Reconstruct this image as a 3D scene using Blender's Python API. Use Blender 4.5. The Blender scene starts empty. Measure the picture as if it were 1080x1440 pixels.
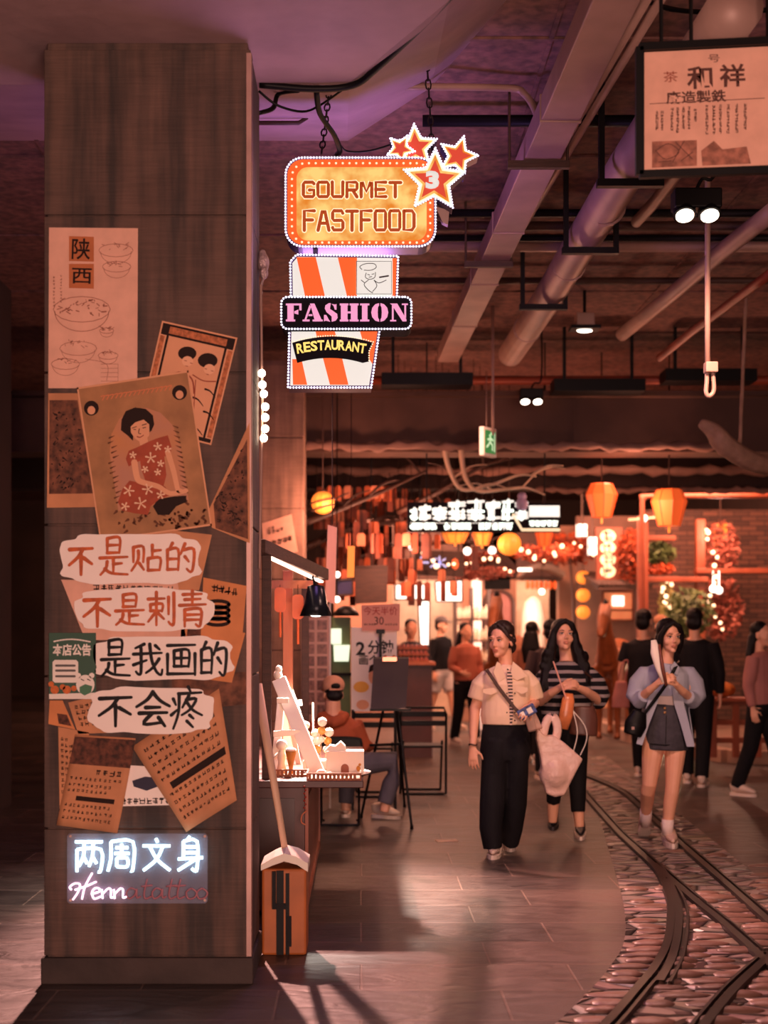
import bpy, bmesh, math, random
from mathutils import Vector as V, Matrix as MX, noise as MN

SC = bpy.context.scene
COL = SC.collection
PI = math.pi
random.seed(7)

# ------------------------------------------------------------------ camera
F, CX, CY, H = 2000.0, 508.0, 885.0, 1.55        # focal length in px, vanishing point, eye height
cam_d = bpy.data.cameras.new('camera')
cam = bpy.data.objects.new('camera', cam_d)
COL.objects.link(cam)
cam.location = (0, 0, H)
cam.rotation_euler = (PI/2, 0, 0)
cam_d.sensor_fit = 'AUTO'
cam_d.sensor_width = 36.0
cam_d.lens = 36.0*F/1440
cam_d.shift_x = (540-CX)/1440
cam_d.shift_y = (CY-720)/1440
cam_d.clip_end = 200
cam_d.dof.use_dof = True
cam_d.dof.focus_distance = 7.6
cam_d.dof.aperture_fstop = 1.8
SC.camera = cam

# ------------------------------------------------------------------ world, exposure
SC.view_settings.view_transform = 'Standard'
SC.view_settings.look = 'None'
SC.view_settings.gamma = 1.0
SC.view_settings.use_curve_mapping = False
SC.view_settings.exposure = 0.0
SC.cycles.use_denoising = True
SC.cycles.max_bounces = 6
SC.cycles.sample_clamp_indirect = 4.0
SC.cycles.caustics_reflective = False
SC.cycles.caustics_refractive = False
w = bpy.data.worlds.new('world'); SC.world = w
w.use_nodes = True
w.node_tree.nodes['Background'].inputs[0].default_value = (0.25, 0.12, 0.15, 1)
w.node_tree.nodes['Background'].inputs[1].default_value = 0.13

def lamp(kind, name, loc, power, col, target=None, size=.3, spot=70, blend=.5):
    l = bpy.data.lights.new(name, kind)
    l.energy = power; l.color = col
    if kind == 'AREA': l.size = size
    elif kind == 'SPOT':
        l.spot_size = math.radians(spot); l.spot_blend = blend; l.shadow_soft_size = size
    else: l.shadow_soft_size = size
    o = bpy.data.objects.new(name, l); COL.objects.link(o)
    o.location = loc
    if target is not None:
        o.rotation_euler = (V(target)-V(loc)).to_track_quat('-Z', 'Y').to_euler()
    return o
WARM = (1.0, .50, .33); AMB = (1.0, .42, .26); PINK = (1.0, .46, .38); VIO = (.62, .32, 1.0)
# unseen fill light added behind the viewer, ceiling lamps over the lane and the stall, glow of the market
lamp('AREA', 'fill_behind_viewer', (1.2, -2.6, 1.3), 700, (1, .59, .48), (.4, 6, 2.2), 3.6)
lamp('SPOT', 'ceiling_spot', (1.72, 7.2, 3.62), 330, (1, .56, .40), (1.25, 9.9, .9), .12, 100, .8)
lamp('SPOT', 'ceiling_spot', (-1.5, 11.4, 4.4), 3000, PINK, (.30, 7.0, 0), .05, 43, .35)
lamp('SPOT', 'ceiling_spot', (1.9, 9.4, 4.1), 220, PINK, (.9, 6.2, 0), .10, 80, .6)
lamp('SPOT', 'ceiling_spot', (.92, 12.5, 3.9), 150, WARM, (1.0, 13.0, 0), .12, 120, .7)
lamp('SPOT', 'ceiling_spot', (3.0, 15.5, 4.0), 330, AMB, (3.0, 17.0, 0), .15, 130, .7)
lamp('AREA', 'market_glow', (1.2, 19.5, 3.7), 300, AMB, (1.2, 20.5, 0), 3.0)
lamp('AREA', 'market_glow', (4.2, 19.3, 4.3), 420, AMB, (4.4, 23, 1.2), 2.0)
lamp('AREA', 'market_glow', (0.2, 23.0, 4.2), 500, AMB, (.6, 26, 1.5), 2.0)

# ------------------------------------------------------------------ helpers
def P(px, py, d):                    # the point seen at (px, py) at depth d
    return V(((px-CX)/F*d, d, H-(py-CY)/F*d))
def G(px, py, z=0.0):                # the floor point seen at (px, py)
    d = (H-z)*F/(py-CY)
    return V(((px-CX)/F*d, d, z))
def lin(c):
    return tuple((x/255/12.92 if x/255 <= .04045 else ((x/255+.055)/1.055)**2.4) for x in c)

MATS = {}
def mat(name, col, rough=.6, metal=0, var=.25, scale=6., bump=0., emit=0, ecol=None, stretch=(1, 1, 1), col2=None, trans=0, alpha=1, detail=4, bscale=None):
    if name in MATS: return MATS[name]
    m = bpy.data.materials.new(name); m.use_nodes = True
    nt = m.node_tree; N = nt.nodes; L = nt.links
    b = N['Principled BSDF']
    c = lin(col)
    b.inputs['Roughness'].default_value = rough
    if max(col) < 45: b.inputs['Specular IOR Level'].default_value = .18
    b.inputs['Metallic'].default_value = metal
    b.inputs['Base Color'].default_value = (*c, 1)
    b.inputs['Transmission Weight'].default_value = trans
    b.inputs['Alpha'].default_value = alpha
    tc = N.new('ShaderNodeTexCoord'); mp = N.new('ShaderNodeMapping')
    L.new(tc.outputs['Object'], mp.inputs['Vector']); mp.inputs['Scale'].default_value = stretch
    if var > 0 or col2:
        nz = N.new('ShaderNodeTexNoise'); nz.inputs['Scale'].default_value = scale; nz.inputs['Detail'].default_value = detail
        L.new(mp.outputs[0], nz.inputs['Vector'])
        rp = N.new('ShaderNodeValToRGB')
        c2 = lin(col2) if col2 else tuple(x*(1-var) for x in c)
        rp.color_ramp.elements[0].position = .35; rp.color_ramp.elements[0].color = (*c2, 1)
        rp.color_ramp.elements[1].position = .65; rp.color_ramp.elements[1].color = (*c, 1)
        L.new(nz.outputs['Fac'], rp.inputs[0]); L.new(rp.outputs[0], b.inputs['Base Color'])
    if bump > 0:
        n2 = N.new('ShaderNodeTexNoise'); n2.inputs['Scale'].default_value = bscale or scale*3; n2.inputs['Detail'].default_value = 5
        L.new(mp.outputs[0], n2.inputs['Vector'])
        bp = N.new('ShaderNodeBump'); bp.inputs['Strength'].default_value = bump; bp.inputs['Distance'].default_value = .02
        L.new(n2.outputs['Fac'], bp.inputs['Height']); L.new(bp.outputs[0], b.inputs['Normal'])
    if emit:
        b.inputs['Emission Color'].default_value = (*lin(ecol or col), 1)
        b.inputs['Emission Strength'].default_value = emit
    MATS[name] = m
    return m

class MB:                            # collects shapes into one mesh
    def __init__(s, o=(0, 0, 0)):
        s.v = []; s.f = []; s.mi = []; s.m = 0; s.o = V(o)
    def add(s, vs, fs):
        n = len(s.v); s.v += [V(a) for a in vs]
        for f in fs: s.f.append([i+n for i in f]); s.mi.append(s.m)
        return s
    def box(s, c, sz, R=None, taper=1.0):
        x, y, z = [a/2 for a in sz]; c = V(c); vs = []
        for dz in (-z, z):
            k = taper if dz > 0 else 1
            for dx, dy in ((-x, -y), (x, -y), (x, y), (-x, y)):
                p = V((dx*k, dy*k, dz))
                vs.append(c + (R @ p if R else p))
        return s.add(vs, [(3, 2, 1, 0), (4, 5, 6, 7), (0, 1, 5, 4), (1, 2, 6, 5), (2, 3, 7, 6), (3, 0, 4, 7)])
    def bb(s, a, b):                 # box from corner to corner
        a = V(a); b = V(b)
        return s.box((a+b)/2, [abs(t) for t in (b-a)])
    def bar(s, a, b, w, h, up=(0, 0, 1)):   # box beam from a to b
        a = V(a); b = V(b); d = (b-a); l = d.length; d.normalize(); u = V(up)
        x = d.cross(u)
        if x.length < 1e-4: x = d.cross(V((1, 0, 0)))
        x.normalize(); z = x.cross(d)
        R = MX((x, d, z)).transposed()
        return s.box((a+b)/2, (w, l, h), R)
    def tube(s, pts, r, n=8, caps=True, flat=None, side=None):
        pts = [V(p) for p in pts]; k = len(pts)
        rs = r if isinstance(r, (list, tuple)) else [r]*k
        vs = []; fs = []; prev = None
        for i, p in enumerate(pts):
            t = (pts[min(i+1, k-1)]-pts[max(i-1, 0)])
            if t.length < 1e-9: t = V((0, 0, 1))
            t.normalize()
            if side is not None: x = V(side) - t*t.dot(V(side))
            elif prev is None:
                x = t.cross(V((0, 0, 1)))
                if x.length < .05: x = t.cross(V((0, 1, 0)))
            else: x = prev - t*t.dot(prev)
            x.normalize(); prev = x; y = t.cross(x)
            ri = rs[i]
            ra, rb = ri if isinstance(ri, (tuple, list)) else (ri, ri*(flat or 1))
            for j in range(n):
                a = 2*PI*j/n
                vs.append(p + x*ra*math.cos(a) + y*rb*math.sin(a))
        for i in range(k-1):
            for j in range(n):
                a = i*n+j; b = i*n+(j+1) % n
                fs.append((a, b, b+n, a+n))
        if caps: fs += [tuple(range(n))[::-1], tuple(range((k-1)*n, k*n))]
        return s.add(vs, fs)
    def cyl(s, a, b, r, r2=None, n=14): return s.tube([a, b], [r, r if r2 is None else r2], n)
    def ball(s, c, r, n=12, m=8, R=None):
        rr = r if isinstance(r, (tuple, list)) else (r, r, r); c = V(c); vs = []; fs = []
        for i in range(m+1):
            t = PI*i/m
            for j in range(n):
                a = 2*PI*j/n
                p = V((rr[0]*math.sin(t)*math.cos(a), rr[1]*math.sin(t)*math.sin(a), rr[2]*math.cos(t)))
                vs.append(c + (R @ p if R else p))
        for i in range(m):
            for j in range(n):
                a = i*n+j; b = i*n+(j+1) % n
                fs.append((a, a+n, b+n, b))
        return s.add(vs, fs)
    def lathe(s, prof, c=(0, 0, 0), n=16, R=None):
        vs = []; fs = []; c = V(c)
        for r, z in prof:
            for j in range(n):
                p = V((r*math.cos(2*PI*j/n), r*math.sin(2*PI*j/n), z))
                vs.append(c + (R @ p if R else p))
        for i in range(len(prof)-1):
            for j in range(n):
                a = i*n+j; b = i*n+(j+1) % n
                fs.append((a, b, b+n, a+n))
        fs += [tuple(range(n))[::-1], tuple(range((len(prof)-1)*n, len(prof)*n))]
        return s.add(vs, fs)
    def loft(s, rings, n=18):        # rings (x, y, z, rx, ry[, turn]) stacked, closed
        vs = []; fs = []
        for rg in rings:
            x, y, z, rx, ry = rg[:5]; a0 = rg[5] if len(rg) > 5 else 0
            ca, sa = math.cos(a0), math.sin(a0)
            for j in range(n):
                a = 2*PI*j/n; u = rx*math.cos(a); q = ry*math.sin(a)
                vs.append((x+u*ca-q*sa, y+u*sa+q*ca, z))
        k = len(rings)
        for i in range(k-1):
            for j in range(n):
                a = i*n+j; b = i*n+(j+1) % n
                fs.append((a, b, b+n, a+n))
        fs += [tuple(range(n))[::-1], tuple(range((k-1)*n, k*n))]
        return s.add(vs, fs)
    def prism(s, poly, t, mx):       # polygon in the xy plane of mx, thickness t along its z
        n = len(poly)
        a = [mx @ V((p[0], p[1], 0)) for p in poly]; b = [mx @ V((p[0], p[1], t)) for p in poly]
        fs = [tuple(range(n))[::-1], tuple(range(n, 2*n))]
        fs += [(i, (i+1) % n, n+(i+1) % n, n+i) for i in range(n)]
        return s.add(a+b, fs)
    def flat(s, poly, mx, z=0):
        return s.add([mx @ V((p[0], p[1], z)) for p in poly], [tuple(range(len(poly)))])
    def ink(s, pts, w, mx, z=0, curve=True):   # a brush stroke
        pts = [V((p[0], p[1])) for p in pts]
        if curve and len(pts) > 2: pts = smooth(pts, 4)
        k = len(pts); L = []; R = []
        for i, p in enumerate(pts):
            t = (pts[min(i+1, k-1)]-pts[max(i-1, 0)])
            if t.length < 1e-9: t = V((1, 0))
            t.normalize(); nn = V((-t.y, t.x))
            u = i/max(1, k-1); wi = w[0]+(w[1]-w[0])*u if isinstance(w, tuple) else w
            L.append(p+nn*wi/2); R.append(p-nn*wi/2)
        vs = [mx @ V((p.x, p.y, z)) for p in L+R]
        s.add(vs, [(i, k+i, k+i+1, i+1) for i in range(k-1)])
        for e in (0, k-1):
            wi = (w if not isinstance(w, tuple) else w[0 if e == 0 else 1])/2
            s.flat([(pts[e].x+wi*math.cos(2*PI*j/8), pts[e].y+wi*math.sin(2*PI*j/8)) for j in range(8)], mx, z+.00012)
        return s
    def mesh(s, name, mats, sm=False):
        me = bpy.data.meshes.new(name)
        me.from_pydata([tuple(p-s.o) for p in s.v], [], s.f)
        for m in (mats if isinstance(mats, (list, tuple)) else [mats]): me.materials.append(m)
        me.polygons.foreach_set('material_index', s.mi)
        if sm: me.polygons.foreach_set('use_smooth', [True]*len(s.f))
        me.update()
        return me
    def build(s, name, mats, parent=None, sm=False, bevel=0, vox=0, it=4, sub=0, fix=False):
        me = s.mesh(name, mats, sm)
        o = bpy.data.objects.new(name, me); COL.objects.link(o)
        if fix or bevel or vox:
            bm = bmesh.new(); bm.from_mesh(me); bmesh.ops.recalc_face_normals(bm, faces=bm.faces); bm.to_mesh(me); bm.free()
        if vox:
            r = o.modifiers.new('r', 'REMESH'); r.mode = 'VOXEL'; r.voxel_size = vox; r.use_smooth_shade = True
            if it:
                q = o.modifiers.new('s', 'SMOOTH'); q.factor = .5; q.iterations = it
            bake(o)
        if bevel:
            bv = o.modifiers.new('b', 'BEVEL'); bv.width = bevel; bv.segments = 2; bv.limit_method = 'ANGLE'
            bake(o)
        if parent: o.parent = parent
        else: o.location = s.o
        return o

def bake(o):
    dg = bpy.context.evaluated_depsgraph_get()
    me = bpy.data.meshes.new_from_object(o.evaluated_get(dg))
    old = o.data; o.modifiers.clear(); me.name = o.name; o.data = me
    bpy.data.meshes.remove(old)

def smooth(pts, k=4):
    out = []; n = len(pts)
    for i in range(n-1):
        p0 = pts[max(i-1, 0)]; p1 = pts[i]; p2 = pts[i+1]; p3 = pts[min(i+2, n-1)]
        for j in range(k):
            t = j/k
            out.append(.5*((2*p1)+(p2-p0)*t+(2*p0-5*p1+4*p2-p3)*t*t+(3*p1-p0-3*p2+p3)*t**3))
    out.append(pts[-1])
    return out
def curve(pts, k=5): return smooth([V(p) for p in pts], k)

def tag(o, label, cat, group=None, kind=None):
    if label: o['label'] = label
    if cat: o['category'] = cat
    if group: o['group'] = group
    if kind: o['kind'] = kind
    return o
def thing(name, label, cat, loc=(0, 0, 0), group=None, rz=0):
    o = bpy.data.objects.new(name, None); COL.objects.link(o)
    o.empty_display_size = .1
    o.location = loc; o.rotation_euler = (0, 0, rz)
    return tag(o, label, cat, group)
def struct(o): o['kind'] = 'structure'; return o
def dup(root, loc, label=None, rz=None, scale=None):
    def cp(o, par):
        c = o.copy(); COL.objects.link(c)
        if par: c.parent = par
        for ch in list(o.children): cp(ch, c)
        return c
    r = cp(root, None); r.location = loc
    if rz is not None: r.rotation_euler = (0, 0, rz)
    if scale: r.scale = (scale,)*3
    if label: r['label'] = label
    return r

def PL(o, rot=0, yaw=0):             # a plane frame at o facing the viewer: x right, y up, z towards the viewer
    return MX.Translation(V(o)) @ MX.Rotation(yaw, 4, 'Z') @ MX.Rotation(PI/2, 4, 'X') @ MX.Rotation(rot, 4, 'Z')

def text(s, name, m, parent, mx, fit=None, size=.1, ex=0.0, off=0, shear=0, o=(0, 0, 0), space=1.0):
    c = bpy.data.curves.new('t', 'FONT'); c.body = s; c.size = 1; c.extrude = 0; c.offset = off; c.shear = shear
    c.space_character = space; c.resolution_u = 3
    t = bpy.data.objects.new('t', c); COL.objects.link(t)
    dg = bpy.context.evaluated_depsgraph_get()
    me = bpy.data.meshes.new_from_object(t.evaluated_get(dg))
    bpy.data.objects.remove(t); bpy.data.curves.remove(c)
    xs = [v.co.x for v in me.vertices]; ys = [v.co.y for v in me.vertices]
    cx, cy = (min(xs)+max(xs))/2, (min(ys)+max(ys))/2
    if fit: sx = fit[0]/(max(xs)-min(xs)); sy = fit[1]/(max(ys)-min(ys))
    else: sx = sy = size
    if ex:
        bm = bmesh.new(); bm.from_mesh(me)
        r = bmesh.ops.extrude_face_region(bm, geom=bm.faces[:])
        for e in r['geom']:
            if isinstance(e, bmesh.types.BMVert): e.co.z += ex
        bm.to_mesh(me); bm.free()
    for v in me.vertices:
        v.co = mx @ V(((v.co.x-cx)*sx, (v.co.y-cy)*sy, v.co.z)) - V(o)
    me.materials.clear(); me.materials.append(m); me.name = name
    ob = bpy.data.objects.new(name, me); COL.objects.link(ob)
    if parent: ob.parent = parent
    return ob

STROKES = {
 '不': [[(8,14),(92,10)],[(56,12),(40,38),(6,66)],[(50,34),(50,98)],[(60,42),(90,62)]],
 '是': [[(30,6),(30,42)],[(30,6),(70,4),(69,42)],[(30,23),(68,22)],[(30,42),(69,41)],[(6,55),(96,52)],[(50,55),(50,88)],[(50,70),(78,68)],[(30,64),(26,80),(8,97)],[(22,82),(45,93),(97,96)]],
 '贴': [[(10,12),(10,62)],[(10,12),(40,10),(40,62)],[(25,24),(24,55),(4,92)],[(28,66),(42,88)],[(68,4),(68,46)],[(68,24),(94,21)],[(55,50),(55,92)],[(55,50),(92,48),(90,90)],[(55,90),(91,89)]],
 '的': [[(24,2),(14,20)],[(8,24),(8,90)],[(8,24),(42,22),(42,90)],[(8,54),(42,53)],[(8,88),(42,87)],[(64,4),(50,38)],[(60,24),(92,22),(90,80),(82,96),(70,86)],[(64,46),(76,62)]],
 '刺': [[(6,22),(62,20)],[(34,2),(34,98)],[(14,38),(14,58)],[(14,38),(54,36),(53,58)],[(14,56),(53,56)],[(32,60),(6,88)],[(36,60),(60,80)],[(76,16),(76,66)],[(94,4),(94,90),(84,96),(76,88)]],
 '青': [[(18,10),(82,8)],[(24,24),(78,22)],[(6,40),(96,37)],[(50,0),(50,40)],[(24,52),(24,98)],[(24,52),(78,50),(78,90),(72,98),(62,92)],[(24,66),(76,65)],[(24,80),(76,79)]],
 '我': [[(38,4),(10,16)],[(4,34),(94,30)],[(28,16),(28,86),(20,94),(12,86)],[(4,66),(46,52)],[(56,4),(62,50),(76,84),(92,96),(96,80)],[(86,48),(66,74),(44,90)],[(74,8),(88,20)]],
 '画': [[(8,8),(92,6)],[(28,24),(28,72)],[(28,24),(72,22),(72,72)],[(50,22),(50,72)],[(28,46),(72,45)],[(28,70),(72,70)],[(8,34),(8,94)],[(8,93),(92,92)],[(92,32),(92,96)]],
 '会': [[(50,2),(34,24),(4,44)],[(52,6),(70,26),(97,42)],[(30,46),(70,45)],[(12,62),(90,60)],[(48,62),(24,92),(74,88)],[(66,74),(84,98)]],
 '疼': [[(54,0),(60,10)],[(24,16),(94,13)],[(26,16),(24,60),(8,98)],[(8,28),(16,42)],[(2,66),(20,54)],[(56,20),(36,48)],[(48,30),(78,28),(60,52),(34,66)],[(50,36),(68,54),(96,66)],[(58,66),(70,74)],[(50,80),(68,94)]],
 '两': [[(4,8),(96,8)],[(10,30),(10,96)],[(10,30),(90,30),(90,90),(80,96)],[(34,10),(32,50),(16,80)],[(34,54),(44,72)],[(64,10),(62,50),(50,80)],[(64,54),(76,72)]],
 '周': [[(14,8),(14,60),(4,98)],[(14,8),(88,8),(88,90),(80,97)],[(30,26),(72,26)],[(50,14),(50,44)],[(26,44),(76,44)],[(34,58),(34,84)],[(34,58),(68,58),(68,84),(34,84)]],
 '文': [[(48,2),(54,14)],[(6,24),(94,24)],[(70,26),(50,64),(8,96)],[(30,28),(52,64),(94,96)]],
 '身': [[(50,0),(42,10)],[(28,14),(28,62)],[(28,14),(74,14),(74,90),(66,97),(56,90)],[(28,30),(74,30)],[(28,46),(74,46)],[(10,64),(94,60)],[(74,62),(10,96)]],
}
def pseudo(mb, mx, x, y, s, z, rnd, w=None):   # a far too small to read character: a few strokes
    for _ in range(3):
        yy = y+rnd.uniform(-.4, .4)*s; mb.ink([(x-rnd.uniform(.2, .42)*s, yy), (x+rnd.uniform(.2, .42)*s, yy)], w or s*.13, mx, z, False)
    for _ in range(2):
        xx = x+rnd.uniform(-.35, .35)*s; mb.ink([(xx, y+.42*s), (xx+rnd.uniform(-.2, .2)*s, y-.42*s)], w or s*.13, mx, z, False)
# ================================================================== the setting
def floor_mat():
    m = bpy.data.materials.new('slate_paving'); m.use_nodes = True
    N = m.node_tree.nodes; L = m.node_tree.links; b = N['Principled BSDF']
    tc = N.new('ShaderNodeTexCoord')
    br = N.new('ShaderNodeTexBrick'); br.offset = .37; br.offset_frequency = 2
    br.inputs['Scale'].default_value = 1; br.inputs['Mortar Size'].default_value = .006; br.inputs['Mortar Smooth'].default_value = .3
    br.inputs['Brick Width'].default_value = .95; br.inputs['Row Height'].default_value = .47; br.inputs['Bias'].default_value = .0
    br.inputs['Color1'].default_value = (*lin((62, 52, 50)), 1); br.inputs['Color2'].default_value = (*lin((92, 74, 68)), 1)
    br.inputs['Mortar'].default_value = (*lin((118, 96, 86)), 1)
    L.new(tc.outputs['Object'], br.inputs['Vector'])
    nz = N.new('ShaderNodeTexNoise'); nz.inputs['Scale'].default_value = 3.2; nz.inputs['Detail'].default_value = 8; nz.inputs['Distortion'].default_value = 1.5
    mp = N.new('ShaderNodeMapping'); mp.inputs['Scale'].default_value = (1, 2.2, 1); L.new(tc.outputs['Object'], mp.inputs[0]); L.new(mp.outputs[0], nz.inputs['Vector'])
    mx = N.new('ShaderNodeMix'); mx.data_type = 'RGBA'; mx.blend_type = 'MULTIPLY'; mx.inputs[0].default_value = .75
    rp = N.new('ShaderNodeValToRGB'); rp.color_ramp.elements[0].position = .3; rp.color_ramp.elements[0].color = (.38, .36, .38, 1); rp.color_ramp.elements[1].position = .7; rp.color_ramp.elements[1].color = (1.1, 1.05, 1.0, 1)
    L.new(nz.outputs['Fac'], rp.inputs[0]); L.new(br.outputs['Color'], mx.inputs[6]); L.new(rp.outputs[0], mx.inputs[7]); L.new(mx.outputs[2], b.inputs['Base Color'])
    r2 = N.new('ShaderNodeMapRange'); r2.inputs[3].default_value = .28; r2.inputs[4].default_value = .6
    L.new(nz.outputs['Fac'], r2.inputs[0]); L.new(r2.outputs[0], b.inputs['Roughness'])
    ad = N.new('ShaderNodeMath'); ad.operation = 'MULTIPLY_ADD'; ad.inputs[1].default_value = -.35
    L.new(br.outputs['Fac'], ad.inputs[0]); L.new(nz.outputs['Fac'], ad.inputs[2])
    bp = N.new('ShaderNodeBump'); bp.inputs['Strength'].default_value = .55; bp.inputs['Distance'].default_value = .018
    L.new(ad.outputs[0], bp.inputs['Height']); L.new(bp.outputs[0], b.inputs['Normal'])
    return m
def concrete_mat(name, col, dark, seam=False):
    m = bpy.data.materials.new(name); m.use_nodes = True
    N = m.node_tree.nodes; L = m.node_tree.links; b = N['Principled BSDF']; b.inputs['Roughness'].default_value = .8
    tc = N.new('ShaderNodeTexCoord'); cur = None
    for sc, st, f in (((9, 9, .7), 1.6, .8), ((1.5, 1.5, 1.5), 3, .6), ((1.2, 1.2, 26), 4, .35)):
        mp = N.new('ShaderNodeMapping'); mp.inputs['Scale'].default_value = sc; L.new(tc.outputs['Object'], mp.inputs[0])
        nz = N.new('ShaderNodeTexNoise'); nz.inputs['Scale'].default_value = st; nz.inputs['Detail'].default_value = 6; L.new(mp.outputs[0], nz.inputs['Vector'])
        rp = N.new('ShaderNodeValToRGB'); rp.color_ramp.elements[0].position = .35; rp.color_ramp.elements[0].color = (*lin(dark), 1) if cur is None else (.55, .55, .55, 1)
        rp.color_ramp.elements[1].position = .62; rp.color_ramp.elements[1].color = (*lin(col), 1) if cur is None else (1, 1, 1, 1)
        L.new(nz.outputs['Fac'], rp.inputs[0])
        if cur is None: cur = rp.outputs[0]
        else:
            mx = N.new('ShaderNodeMix'); mx.data_type = 'RGBA'; mx.blend_type = 'MULTIPLY'; mx.inputs[0].default_value = f
            L.new(cur, mx.inputs[6]); L.new(rp.outputs[0], mx.inputs[7]); cur = mx.outputs[2]
    L.new(cur, b.inputs['Base Color'])
    bp = N.new('ShaderNodeBump'); bp.inputs['Strength'].default_value = .25; bp.inputs['Distance'].default_value = .01
    L.new(nz.outputs['Fac'], bp.inputs['Height']); L.new(bp.outputs[0], b.inputs['Normal'])
    return m
M_CONC = concrete_mat('streaked_concrete', (106, 79, 68), (62, 50, 46))
M_CONC2 = concrete_mat('pale_concrete', (172, 132, 112), (136, 104, 90))
M_CEIL = concrete_mat('ceiling_concrete', (156, 108, 98), (112, 80, 74))
M_DARK = mat('dark_metal', (26, 22, 24), .5, .3, .2)
M_BLK = mat('black_paint', (14, 12, 13), .45, 0, .2)
M_BROWN = mat('dark_brown_wood', (74, 44, 34), .6, 0, .35, 9, .2, stretch=(1, 1, 6))
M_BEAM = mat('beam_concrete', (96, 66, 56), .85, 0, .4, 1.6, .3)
M_PIPE = mat('painted_duct', (178, 140, 128), .5, .1, .25, 3)
M_RUST = mat('rust_red_pipe', (150, 66, 44), .5, .2, .3, 5)
M_PLASTER = mat('shop_plaster', (150, 112, 98), .8, 0, .3, 2, .2)

# floor, with the cobbled bed of the tram line let into it
b = MB(); b.bb((-16, -3, -.2), (16, 60, 0)); fl = struct(b.build('floor', floor_mat()))
def gcurve(px, z=0.0, k=6):
    return smooth([G(x, y, z) for x, y in px], k)
def cobble_mat():
    m = bpy.data.materials.new('cobbles'); m.use_nodes = True
    N = m.node_tree.nodes; L = m.node_tree.links; b = N['Principled BSDF']; b.inputs['Roughness'].default_value = .42
    tc = N.new('ShaderNodeTexCoord'); vo = N.new('ShaderNodeTexVoronoi'); vo.feature = 'DISTANCE_TO_EDGE'; vo.inputs['Scale'].default_value = 6.0
    mp = N.new('ShaderNodeMapping'); mp.inputs['Scale'].default_value = (.75, 1.25, 1); L.new(tc.outputs['Object'], mp.inputs[0])
    L.new(mp.outputs[0], vo.inputs['Vector'])
    v2 = N.new('ShaderNodeTexVoronoi'); v2.inputs['Scale'].default_value = 6.0; L.new(mp.outputs[0], v2.inputs['Vector'])
    rp = N.new('ShaderNodeValToRGB'); rp.color_ramp.elements[0].position = .02; rp.color_ramp.elements[0].color = (*lin((52, 40, 38)), 1)
    rp.color_ramp.elements[1].position = .09; rp.color_ramp.elements[1].color = (*lin((150, 104, 84)), 1)
    L.new(vo.outputs['Distance'], rp.inputs[0])
    mx = N.new('ShaderNodeMix'); mx.data_type = 'RGBA'; mx.blend_type = 'MULTIPLY'; mx.inputs[0].default_value = .45
    L.new(rp.outputs[0], mx.inputs[6]); L.new(v2.outputs['Color'], mx.inputs[7])
    hs = N.new('ShaderNodeHueSaturation'); hs.inputs['Saturation'].default_value = .55; L.new(mx.outputs[2], hs.inputs['Color']); L.new(hs.outputs[0], b.inputs['Base Color'])
    r3 = N.new('ShaderNodeMapRange'); r3.inputs[2].default_value = .22; L.new(vo.outputs['Distance'], r3.inputs[0])
    bp = N.new('ShaderNodeBump'); bp.inputs['Strength'].default_value = 1.0; bp.inputs['Distance'].default_value = .05
    L.new(r3.outputs[0], bp.inputs['Height']); L.new(bp.outputs[0], b.inputs['Normal'])
    return m
left = gcurve([(800, 1064), (815, 1095), (835, 1130), (853, 1185), (872, 1250), (879, 1290), (877, 1326), (860, 1356), (830, 1392), (770, 1450), (700, 1510)], .004)
right = [V((1.35+.06*(p.y-4), p.y, .004)) + V((.85+max(0, 8.5-p.y)*.45, .15, 0)) for p in left]
b = MB()
n = len(left)
b.add(left+right, [(i, i+1, n+i+1, n+i) for i in range(n-1)])
struct(b.build('floor_cobbles', cobble_mat()))
# rows of real proud cobbles along the edge nearest the viewer
M_STONE = mat('cobble_stone', (136, 100, 86), .42, 0, .55, 2.5, .5)
b = MB()
rs_ = random.Random(4); y_ = 4.7
def left_x(y):
    for p, q in zip(left, left[1:]):
        if (p.y-y)*(q.y-y) <= 0 and p.y != q.y: return p.x+(q.x-p.x)*(y-p.y)/(q.y-p.y)
    return left[-1].x
while y_ < 10:
    hh = rs_.uniform(.10, .15); x_ = left_x(y_)+rs_.uniform(-.02, .05)
    while x_ < left_x(y_)+2.6 and x_ < 5:
        wd = rs_.uniform(.14, .32)
        if rs_.random() < .93-max(0, y_-7.5)*.35: b.ball((x_+wd/2, y_+rs_.uniform(-.012, .012), .0), (wd*.47, hh*.44, .014+.012*rs_.random()), 9, 6)
        x_ += wd+.008
    y_ += hh
struct(b.build('trim_1', M_STONE, sm=True))

# concrete pillar with posters: stacked cladding panels on a plinth
DP = 6.22
x0, x1 = (62-CX)/F*DP, (352-CX)/F*DP
PD = .55
PZ = 4.12
def pz(py): return H-(py-CY)/F*DP
b = MB()
b.bb((x0+.012, DP+.012, 0), (x1-.012, DP+PD-.012, PZ))
zs = [PZ-.03, pz(303), pz(524), pz(738), pz(951), pz(1165), pz(1345)]
for a, c in zip(zs, zs[1:]): b.bb((x0, DP, c+.004), (x1, DP+PD, a-.004))
pillar = struct(b.build('pillar', M_CONC, bevel=.004))
b = MB(); b.bb((x0-.012, DP-.014, 0), (x1+.012, DP+PD+.01, pz(1345)-.004))
struct(b.build('pillar_plinth', mat('plinth_stone', (66, 52, 48), .8, 0, .5, 4, .3), bevel=.006))
b = MB(); b.bb((x1-.018, DP-.006, pz(1345)), (x1+.006, DP+.02, PZ-.05)); b.bb((x1-.002, DP-.004, pz(1345)), (x1+.006, DP+.05, PZ-.05))
struct(b.build('trim_2', mat('pale_lit_corner', (190, 150, 140), .45, .4, .2), bevel=.002))  # corner trim coloured pale pink to stand for light on the side face
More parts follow.
